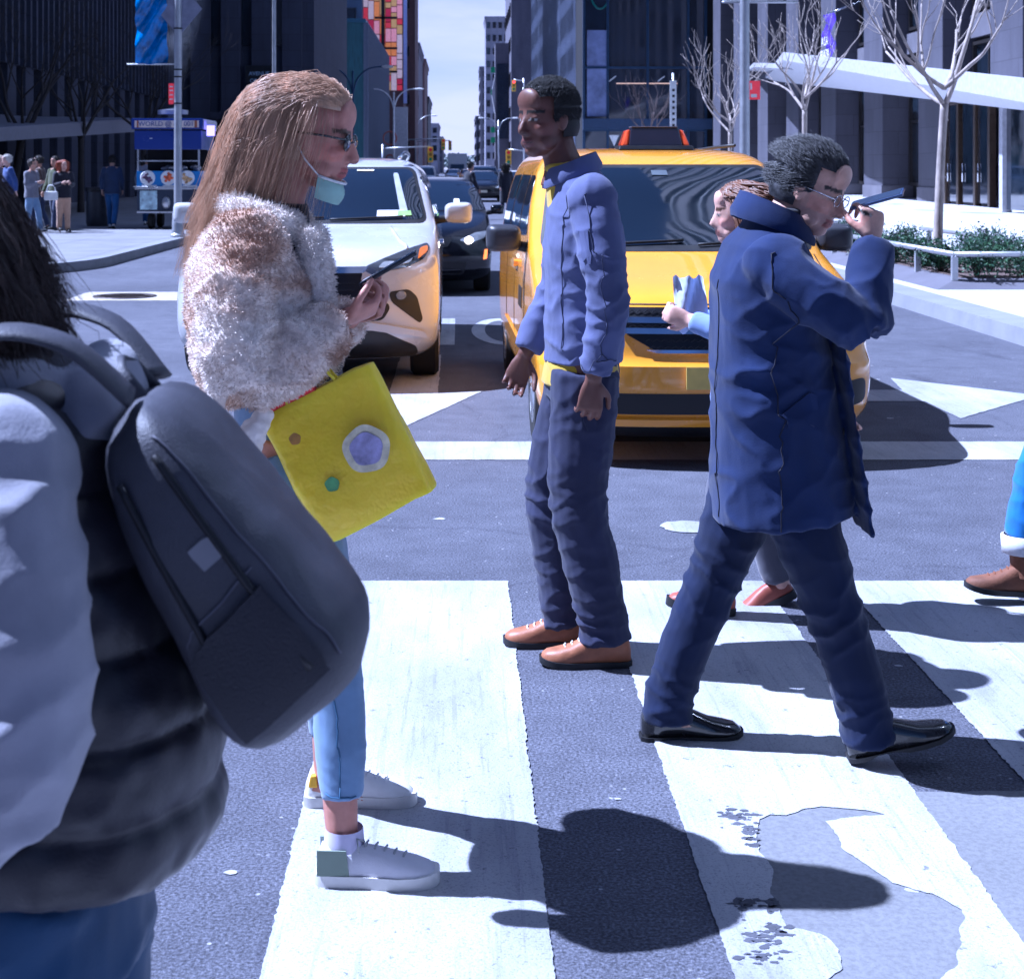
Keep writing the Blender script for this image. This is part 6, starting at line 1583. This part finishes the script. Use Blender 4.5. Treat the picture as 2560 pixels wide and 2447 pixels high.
jac = garment([E([(-.035, .955, .128, .185), (-.035, 1.02, .128, .188), (-.035, 1.16, .126, .19), (-.035, 1.33, .130, .205), (-.03, 1.46, .112, .195), (-.015, 1.53, .088, .14), (.0, 1.575, .074, .088)], n=34),
               B((-.045, .180, 1.482)), B((-.012, -.180, 1.482)), T([(-.045, .165, 1.480), (-.07, .23, 1.33), (-.09, .250, 1.17), (-.075, .245, 1.05), (-.05, .237, .945)], [.078, .074, .066, .060, .050], 18), T([(-.01, -.165, 1.480), (.01, -.23, 1.33), (.03, -.250, 1.18), (.085, -.23, 1.07), (.138, -.205, .965)], [.078, .074, .066, .060, .050], 18)], .007, 5, .008, 8, 11, zs=.6, joints=[((-.09, .25, 1.17), .10, .018, 20, (.3, 0, .95)), ((-.06, .24, .98), .06, .014, 30, (.1, 0, 1)), ((.03, -.25, 1.18), .1, .018, 20, (.3, 0, .95)), ((-.04, .16, 1.34), .12, .014, 14, (.6, .3, .7)), ((-.03, .15, 1.03), .15, .014, 16, (.25, 0, .95))])
ja_ = link('shirt_jacket', jac, BLUES, t, True)
SEAMB = M('seam_blue', (.035, .04, .09), .8)
seam(ja_, t, [[(.0, .4, 1.53), (.03, .4, 1.46), (.03, .4, 1.38), (-.02, .4, 1.34)], [(-.05, .4, 1.33), (-.06, .4, 1.15), (-.07, .4, .98)], [(.09, .3, .975), (-.04, .4, .975), (-.15, .3, .975)], [(-.10, .4, .99), (-.02, .4, .975)], [(.085, .2, 1.50), (.095, .2, 1.2), (.095, .2, .98)]], SEAMB)
flap(ja_, [(.04, .4, 1.40), (.105, .35, 1.40), (.105, .35, 1.29), (.04, .4, 1.29)], .004, BLUES, 'chest_pocket')
collar((.008, 0, 1.572), .072, .080, .038, BLUES, t, .030, .5, .030)
link('tee', garment([E([(-.022, .875, .130, .172), (-.030, 1.0, .108, .160), (-.030, 1.3, .105, .15), (.0, 1.46, .085, .11), (.022, 1.55, .070, .076), (.03, 1.60, .064, .068)])], .008, 5, .006, 9, 12), cloth('mustard_jersey', (.52, .36, .025)), t, True)
tro = garment([E([(-.03, .84, .120, .170), (-.03, 1.0, .115, .160)]), T([(-.035, .09, .93), (-.02, .092, .72), (-.01, .095, .51), (-.055, .098, .30), (-.10, .10, .075)], [.112, .104, .094, .086, .080], 18),
               T([(-.035, -.09, .93), (.015, -.09, .72), (.06, -.09, .51), (.04, -.095, .30), (.012, -.10, .075)], [.112, .104, .094, .086, .080], 18)], .007, 4, .008, 9, 13, zs=.9, joints=[((-.10, .10, .14), .12, .026, 18, (.15, 0, 1)), ((.01, -.1, .14), .12, .026, 18, (.15, 0, 1)), ((-.01, .095, .51), .13, .018, 14, (.4, 0, .9)), ((.06, -.09, .51), .13, .018, 14, (.4, 0, .9)), ((-.03, .08, .80), .14, .014, 14, (.3, 0, .95))])
tr_ = link('trousers', tro, cloth('slate_trousers', (.026, .028, .062), fold=.6, sheen=.1), t, True)
flap(tr_, [(-.13, .4, .88), (-.05, .4, .88), (-.05, .4, .76), (-.13, .4, .76)], .004, MATS['slate_trousers'], 'pocket')
TAN = M('tan_leather', (.34, .13, .06), .5, var=.25, vs=20, bs=120, bstr=.15)
shoe(t, (-.175, .10, 0), 0, 0, .285, TAN, BLACK, 'boot', True, 1); shoe(t, (-.065, -.10, 0), 0, 0, .285, TAN, BLACK, 'boot', True, -1)
hair_strands(H, 1.02, 5200, short_flow(.0045, .3, .3), 18, .0012, capfn=hairline, seg=3).build('hair', M('hair_black', (.010, .009, .009), .7, var=.4, vs=60), t, True)

# ================================================================== nearest person, cropped by the left edge
t = thing('person', 'long haired person in a dark quilted gilet and grey hooded top, closest on the left', 'person', (-.52, 1.85, 0), PI)
H = headm((.160, 0, 1.490), R(-5), R(12), 0)
J = dict(torso=[(-.02, 0, .78), (-.03, 0, .92), (-.03, 0, 1.04), (-.02, 0, 1.18), (.02, 0, 1.28), (.065, 0, 1.34)], tab=[(.11, .16), (.10, .15), (.10, .145), (.115, .16), (.08, .15), (.05, .06)], neck=(.085, 0, 1.36), H=H, nr=.052,
         shL=(-.03, .18, 1.25), elL=(-.075, .24, .99), wrL=(.07, .24, .83), handL=((.6, 0, -.8), (0, -1, 0), -1, .7), shR=(.03, -.18, 1.25), elR=(.02, -.24, .99), wrR=(.2, -.2, .90), handR=((.8, .1, -.5), (0, 1, 0), 1, .7),
         hipL=(-.03, .085, .80), knL=(.10, .09, .44), anL=(.16, .09, .10), fdL=(1, 0, 0), hipR=(-.03, -.085, .80), knR=(-.06, -.09, .42), anR=(-.27, -.09, .14), fdR=(1, 0, -.4))
me = bodymesh(J, .97, .006, 5, 0, .95); paint_verts(me, skin_col(H, .97, (.55, .32, .25), (.45, .15, .14), (.03, .02, .02))); link('body', me, SKIN, t, True)
quilt = lambda p: .016 * (abs(math.sin(PI * (p.z - .06 * p.x + .006 * noise.noise(p * 6)) / .088)) ** .45 - .5) + .004 * noise.noise(p * 30)
gil = garment([E([(-.045, .80, .172, .205), (-.05, .85, .186, .212), (-.055, .95, .178, .208), (-.045, 1.08, .150, .20), (-.03, 1.20, .125, .205), (.0, 1.28, .108, .185), (.035, 1.325, .085, .12)], n=40)], .0075, 4, .006, 9, 21, extra=quilt)
link('quilted_gilet', gil, M('gilet_nylon', (.009, .008, .017), .45, var=.3, vs=7, bs=260, bstr=.2, fold=.6, sheen=.1), t, True)
GREYH = cloth('grey_marl', (.28, .28, .33), weave=260, fold=.6)
slv = garment([B((-.025, .17, 1.255), (.088, .08, .085)), B((.03, -.17, 1.255)), T([(-.01, .14, 1.285), (-.05, .22, 1.16), (-.075, .25, 1.0), (-.01, .25, .905), (.06, .242, .84)], [.080, .078, .070, .060, .050], 18), T([(.03, -.14, 1.285), (.04, -.22, 1.15), (.02, -.25, .99), (.10, -.23, .94), (.185, -.205, .91)], [.080, .078, .070, .060, .050], 18), E([(-.02, 1.22, .10, .17), (.03, 1.30, .088, .14), (.07, 1.37, .070, .078)])], .0075, 4, .009, 8, 22, zs=.6, joints=[((-.07, .25, 1.0), .11, .022, 16, (.2, 0, .95)), ((-.03, .22, 1.17), .1, .018, 16, (.5, 0, .8)), ((.05, .24, .86), .06, .016, 26, (.5, 0, .8))])
link('sweater', slv, GREYH, t, True)
hood = garment([lambda mb: mb.tube([(.07 - .088 * math.cos(a) * 1.15 - .02, .112 * math.sin(a), 1.345 - .045 * (math.cos(a))) for a in [(k - 14) * .19 for k in range(29)]], [.020] + [.044 + .012 * math.cos((k - 13) * .19) for k in range(27)] + [.020], 14), lambda mb: mb.ell((-.095, 0, 1.285), (.055, .12, .085), 22, 14)], .0075, 5, .012, 9, 23)
link('hood', hood, GREYH, t, True)
tro = garment([E([(-.03, .66, .125, .17), (-.03, .82, .125, .17)]), T([(-.03, .085, .80), (.04, .088, .62), (.10, .09, .44), (.14, .09, .25), (.16, .09, .07)], [.108, .094, .074, .066, .058], 18), T([(-.03, -.085, .80), (-.045, -.088, .62), (-.06, -.09, .42), (-.16, -.09, .28), (-.26, -.09, .12)], [.108, .094, .074, .066, .058], 18)], .008, 5, .008, 9, 24, zs=.6)
link('jeans', tro, cloth('mid_denim', (.018, .05, .12), weave=420, fold=.6), t, True)
shoe(t, (.09, .09, 0), 0, R(8), .26, BLACK, SOL, 'sneaker', True, 1); shoe(t, (-.335, -.09, .05), 0, R(-25), .26, BLACK, SOL, 'sneaker', True, -1)
def df(q, j, rg, p0):
    n = V((q.x + .014, q.y, q.z - .04)); d = V((-.010 if j < 4 else -.008, (.004 if p0.y > 0 else -.004), .0 if (p0.z > .06 and j < 2) else -.034))
    r = (n.x / .112) ** 2 + (n.y / .092) ** 2 + (n.z / .104) ** 2
    if r < 1: d = d - n.normalized() * min(0, d.dot(n.normalized())) + n.normalized() * .004
    return d + V((rg.gauss(0, .0026), rg.gauss(0, .003), rg.gauss(0, .0026))) * (1 + j * .25)
hair_strands(H, .97, 9000, df, 31, .0010, capfn=lhl, seg=8).build('hair', M('hair_dark_brown', (.045, .028, .024), .42, var=.6, vs=60, stretch=(1, 1, .2)), t, True)
# backpack
b = thing('backpack', 'large dark grey backpack on the nearest person, its lower corner swinging out', 'backpack', (-.345, 1.83, 1.345))
rot = Matrix.Rotation(R(-41.6), 3, 'Y'); rings = []
for j in range(31):
    u = j / 30; z = -.415 * u; e = (1 - abs(2 * u - 1) ** 7) ** .5; th = (.085 + .135 * u ** .8) * max(.08, e); wy = .155 * max(.2, e); cx = -(.085 + .135 * u ** .8) / 2; ring = []
    for i in range(40):
        a = 2 * PI * i / 40; c, q = math.cos(a), math.sin(a)
        p = V((cx + th / 2 * math.copysign(abs(c) ** .5, c), wy * math.copysign(abs(q) ** .5, q), z)); ring.append(rot @ p)
    rings.append(ring)
BPK = M('backpack_nylon', (.045, .046, .062), .55, var=.3, vs=8, bs=350, bstr=.35, fold=.35)
mb = MB(); mb.loft(rings); me = mb.mesh(); displace(me, lambda p, n: .006 * fbm(p, 7, 3)); mc = link('main_compartment', me, BPK, b, True)
flap(mc, [rot @ V((-.175, -.2, -.25)), rot @ V((-.03, -.2, -.25)), rot @ V((-.03, -.2, -.385)), rot @ V((-.19, -.2, -.385))], .010, M('pocket_mesh', (.02, .02, .03), .7, bs=300, bstr=.6), 'side_pocket')
flap(mc, [rot @ V((-.075, -.2, -.17)), rot @ V((-.04, -.2, -.17)), rot @ V((-.04, -.2, -.195)), rot @ V((-.075, -.2, -.195))], .002, M('label_grey', (.22, .22, .25), .6), 'label')
seam(mc, b, [[rot @ V((-.012, -.16, -.04)), rot @ V((-.012, -.16, -.38))], [rot @ V((-.02, -.2, -.23)), rot @ V((-.19, -.2, -.235))]], M('seam_light', (.10, .10, .13), .7), .0014)
mb = MB()
for k in range(2): mb.tube([rot @ V((-(.085 + .135 * u ** .8) * (.30 + .42 * k), -.1545, -.415 * u)) for u in [.16 + .68 * q / 20 for q in range(21)]], .005, 6)
mb.build('piping', DARKM, b, True)
mb = MB(); mb.etube([rot @ V((-.035, y, z)) for y, z in ((-.04, -.01), (-.035, .03), (.0, .045), (.035, .03), (.04, -.01))], [(.004, .012)] * 5, (1, 0, .6), 8); mb.build('grab_handle', BPK, b, True)
for q in (-1, 1):
    pa = [V((-.02, q * .09, -.02)), V((-.09, q * .12, .045)), V((-.18, q * .135, .05)), V((-.265, q * .14, -.04)), V((-.27, q * .155, -.18)), V((-.17, q * .155, -.33)), V((-.08, q * .15, -.36))]
    mb = MB(); pp, _ = spline(pa, [0] * 7, 6); mb.etube(pp, [(.007, .026)] * len(pp), (0, 1, .2), 10); mb.build('shoulder_strap', BPK, b, True)

# ================================================================== half hidden and cropped walkers at the crossing
NV2 = cloth('navy_cotton', (.03, .04, .09)); GREYT = cloth('grey_trousers', (.09, .09, .12)); RBR = M('red_brown_leather', (.30, .08, .05), .5)
t, J = walker('curly brown haired woman half hidden behind the man in the overcoat', (1.03, 5.60, 0), PI, 1.52, cloth('pale_blue_top', (.20, .27, .50)), GREYT, RBR, (.14, .06, .03), (.62, .38, .30), .28, 'long', voxel=.010, armup=True, seed=41)
pp = thing('paper_bag', 'crumpled white and blue paper held by the curly haired woman', 'paper', (.815, 5.60, 1.06))
mb = MB(); mb.add([], []); rows = []
for j in range(9): rows.append([(-.05 + .11 * i / 8 + .02 * j / 8, .025 * math.sin(i * 1.1 + j * .6), .13 - .20 * j / 8 + .008 * math.sin(i * 2 + j)) for i in range(9)])
mb.loft(rows, False, False); o = mb.build('sheet', M('paper_bluish', (.55, .60, .74), .7), pp, True)
t = thing('person', 'person at the right edge in blue turned-up jeans and brown ankle boots', 'person', (2.30, 5.78, 0), PI)
H = headm((.03, 0, 1.60), 0, R(3))
J = dict(torso=[(0, 0, .88), (0, 0, 1.0), (-.01, 0, 1.14), (-.01, 0, 1.3), (0, 0, 1.42), (.0, 0, 1.46)], tab=[(.10, .155), (.10, .15), (.09, .14), (.11, .16), (.08, .15), (.05, .06)], neck=(0, 0, 1.46), H=H,
         shL=(0, .18, 1.40), elL=(.06, .235, 1.12), wrL=(.19, .22, .90), handL=((.4, 0, -.9), (0, -1, 0), -1, .5), shR=(0, -.18, 1.40), elR=(-.06, -.235, 1.12), wrR=(-.04, -.22, .88), handR=((.2, 0, -1), (0, 1, 0), 1, .5),
         hipL=(0, .085, .91), knL=(.185, .09, .51), anL=(.255, .09, .13), fdL=(1, 0, .1), hipR=(0, -.085, .91), knR=(-.04, -.09, .48), anR=(-.30, -.09, .16), fdR=(1, 0, -.5))
me = bodymesh(J, 1, .006, 4, 0, 1); paint_verts(me, skin_col(H, 1, (.55, .32, .25), (.42, .15, .14), (.05, .03, .02))); link('body', me, SKIN, t, True)
link('jacket', garment([E([(0, .84, .14, .19), (0, 1.0, .13, .18), (-.01, 1.2, .135, .19), (-.01, 1.36, .11, .18), (0, 1.43, .08, .12), (0, 1.48, .06, .065)]), B((0, .172, 1.395)), B((0, -.172, 1.395)), T([(0, .16, 1.40), (.03, .225, 1.26), (.06, .24, 1.12), (.175, .222, .925)], [.075, .068, .060, .046]), T([(0, -.16, 1.40), (-.03, -.225, 1.26), (-.06, -.24, 1.12), (-.045, -.222, .91)], [.075, .068, .060, .046])], .009, 5, .008, 8, 51), NV2, t, True)
jn = garment([E([(0, .80, .12, .165), (0, 1.0, .11, .155)]), T([(0, .085, .91), (.10, .088, .71), (.185, .09, .51), (.225, .09, .33), (.246, .09, .235)], [.10, .09, .076, .072, .070], 18), T([(0, -.085, .91), (-.02, -.088, .70), (-.04, -.09, .48), (-.16, -.09, .32), (-.235, -.09, .235)], [.10, .09, .076, .072, .070], 18)], .0075, 5, .009, 9, 52, zs=.6)
link('jeans', jn, cloth('bright_denim', (.03, .16, .46), weave=400, fold=.7), t, True)
for a in ((.248, .09, .215), (-.245, -.09, .225)):
    mb = MB(); mb.lathe([(.062, -.035), (.076, -.032), (.079, .03), (.070, .034)], a, 'z', 24); mb.build('cuff', M('cuff_white', (.66, .66, .70), .8, bs=200), t, True)
BRB = M('brown_suede', (.17, .068, .034), .75, var=.3, vs=18, bs=150, bstr=.3)
shoe(t, (.175, .09, .022), 0, R(5), .285, BRB, BLACK, 'boot', True, 1, M('lace_brown', (.20, .07, .03), .8)); shoe(t, (-.36, -.09, .07), 0, R(-24), .285, BRB, BLACK, 'boot', True, -1)
for a in ((.248, .09, .16), (-.262, -.09, .20)):
    mb = MB(); mb.tube([(a[0] - .01, a[1], a[2] - .06), (a[0], a[1], a[2] + .04)], [.054, .050], 16, False); mb.build('boot_shaft', BRB, t, True)
hair_strands(H, 1, 300, short_flow(.012), 55, .005, capfn=hairline).build('hair', M('hair_dark_brown', (.020, .013, .011), .42), t, True)

# ================================================================== pedestrians on the far left pavement and in the traffic
GP = 'people on the shaded left pavement'; z = .147
walker('red haired woman in a black jacket and beige trousers holding a white bag', (-8.85, 35.0, z), R(-60), 1.60, cloth('black_cotton', (.015, .016, .028)), cloth('beige_trousers', (.50, .32, .22)), BLACK, (.30, .07, .03), (.62, .40, .32), .12, 'long', GP, .016, armup=True, seed=61)
hb2 = thing('handbag', 'small white handbag on the arm of the red haired woman', 'handbag', (-9.08, 34.83, .98))
mb = MB(); mb.box(-.15, .15, -.05, .05, -.12, .08); mb.build('bag_body', PAPER, hb2, bevel=.03)
mb = MB(); mb.tube([(-.10, 0, .07), (-.06, 0, .20), (.06, 0, .20), (.10, 0, .07)], .012, 6, dens=4); mb.build('strap', PAPER, hb2, True)
walker('dark haired person in an olive jacket behind the red haired woman', (-9.25, 35.9, z), R(-120), 1.68, cloth('olive_cotton', (.06, .07, .03)), NV2, BLACK, (.02, .014, .01), (.5, .3, .22), .3, 'short', GP, .018, seed=62)
walker('person in a grey top and light jeans left of the red haired woman', (-9.45, 34.6, z), R(-20), 1.62, cloth('grey_top', (.16, .16, .20)), DEN, SOL, (.03, .02, .015), (.5, .3, .22), .35, 'short', GP, .018, armup=True, seed=63)
walker('white haired man in a blue jacket at the far left', (-10.2, 35.4, z), R(-150), 1.72, cloth('royal_blue', (.04, .07, .22)), NV2, BLACK, (.55, .53, .50), (.6, .4, .33), .3, 'short', GP, .018, seed=64)
walker('pale haired person in a grey coat at the left frame edge', (-10.55, 35.9, z), R(-30), 1.7, cloth('grey_coat', (.15, .14, .17)), NV2, BLACK, (.48, .40, .33), (.6, .4, .33), .3, 'short', GP, .018, seed=65)
walker('dark haired man in a brown jacket among the group at the left', (-9.75, 36.4, z), R(180), 1.7, cloth('brown_jacket', (.10, .07, .06)), NV2, BLACK, (.02, .015, .012), (.5, .3, .22), .3, 'short', GP, .018, seed=66)
walker('man in a navy jacket and jeans walking away towards the food cart', (-8.25, 37.2, z), R(90), 1.72, cloth('navy_jacket', (.025, .04, .09)), cloth('blue_jeans', (.03, .09, .24)), SOL, (.012, .010, .010), (.45, .28, .2), .4, 'short', GP, .016, seed=67)
walker('man in a pale grey jacket half hidden behind the food cart', (-7.85, 39.4, z), R(90), 1.76, cloth('pale_grey_jacket', (.28, .28, .33)), cloth('blue_jeans', (.03, .09, .24)), SOL, (.012, .010, .010), (.45, .28, .2), .4, 'short', GP, .016, seed=68)
GT = 'people standing among the traffic'
walker('dark clad man standing in the road beside the black saloon roof', (.33, 48, 0), R(30), 1.74, cloth('black_cotton', (.015, .016, .028)), NV2, BLACK, (.012, .010, .010), (.35, .2, .15), .3, 'short', GT, .02, seed=69)
walker('figure in a long black coat standing in the road left of the taxi', (1.60, 54, 0), R(100), 1.74, cloth('black_cotton', (.015, .016, .028)), NV2, BLACK, (.012, .010, .010), (.4, .25, .2), .2, 'long', GT, .02, long=.45, seed=70)
# ------------------------------------------------------------------ light, sky, camera
EL, AZ = R(55), R(12)     # sun elevation; sun stands to the left (-X), a little behind the scene
sd = V((math.cos(EL) * math.cos(AZ), -math.cos(EL) * math.sin(AZ), -math.sin(EL)))
su = bpy.data.lights.new('sun', 'SUN'); su.energy = 5.0; su.angle = R(.5); su.color = (1, .97, .93)
so = bpy.data.objects.new('sun', su); COL.objects.link(so); so.rotation_euler = sd.to_track_quat('-Z', 'Y').to_euler(); so.location = (-30, 10, 60)
w = bpy.data.worlds.new('World'); SC.world = w; w.use_nodes = True; nt = w.node_tree
sk = nt.nodes.new('ShaderNodeTexSky'); sk.sky_type = 'NISHITA'; sk.sun_disc = False; sk.sun_elevation = EL; sk.sun_rotation = -(PI / 2 - AZ); sk.air_density = .5; sk.dust_density = .5; sk.ozone_density = 3.0
# thin bright cloud veil, strongest near the horizon
tc = nt.nodes.new('ShaderNodeTexCoord'); sx = nt.nodes.new('ShaderNodeSeparateXYZ'); nt.links.new(tc.outputs['Generated'], sx.inputs[0])
mp = nt.nodes.new('ShaderNodeMapping'); mp.inputs['Scale'].default_value = (1.5, 1.5, 7); nt.links.new(tc.outputs['Generated'], mp.inputs['Vector'])
cl = ramp(nt, noise_tex(nt, mp.outputs['Vector'], 3.2, 6, .55, .4), [(.34, (.55, .55, .55)), (.62, (1, 1, 1))])
el = ramp(nt, sx.outputs[2], [(0, (1, 1, 1)), (.16, (.9, .9, .9)), (.40, (.06, .06, .06)), (.7, (0, 0, 0))])
veil = mix(nt, 1, mix(nt, 1, cl, el, 'MULTIPLY'), ramp(nt, sx.outputs[1], [(.55, (0, 0, 0)), (.92, (1, 1, 1))]), 'MULTIPLY')   # a cloud bank low over the end of the avenue
sc_ = mix(nt, veil, sk.outputs[0], (8.0, 7.3, 7.4))
nt.links.new(sc_, nt.nodes['Background'].inputs[0]); nt.nodes['Background'].inputs[1].default_value = .05
cam = bpy.data.cameras.new('camera'); co = bpy.data.objects.new('camera', cam); COL.objects.link(co); SC.camera = co
co.location = (0, 0, 1.58); co.rotation_euler = (PI / 2, 0, 0)
cam.sensor_width = 36; cam.lens = 36 * 3000 / 1963; cam.clip_start = .05; cam.clip_end = 4000
cam.dof.use_dof = True; cam.dof.focus_distance = 5.0; cam.dof.aperture_fstop = 11
cam.shift_x = (1963 / 2 - 880) / 1963; cam.shift_y = -(1876 / 2 - 322) / 1963
vs = SC.view_settings; vs.view_transform = 'Standard'; vs.look = 'None'; vs.exposure = 1.2; vs.gamma = 1
try:
    vs.use_white_balance = True; vs.white_balance_temperature = 4650; vs.white_balance_tint = 23
except Exception: pass
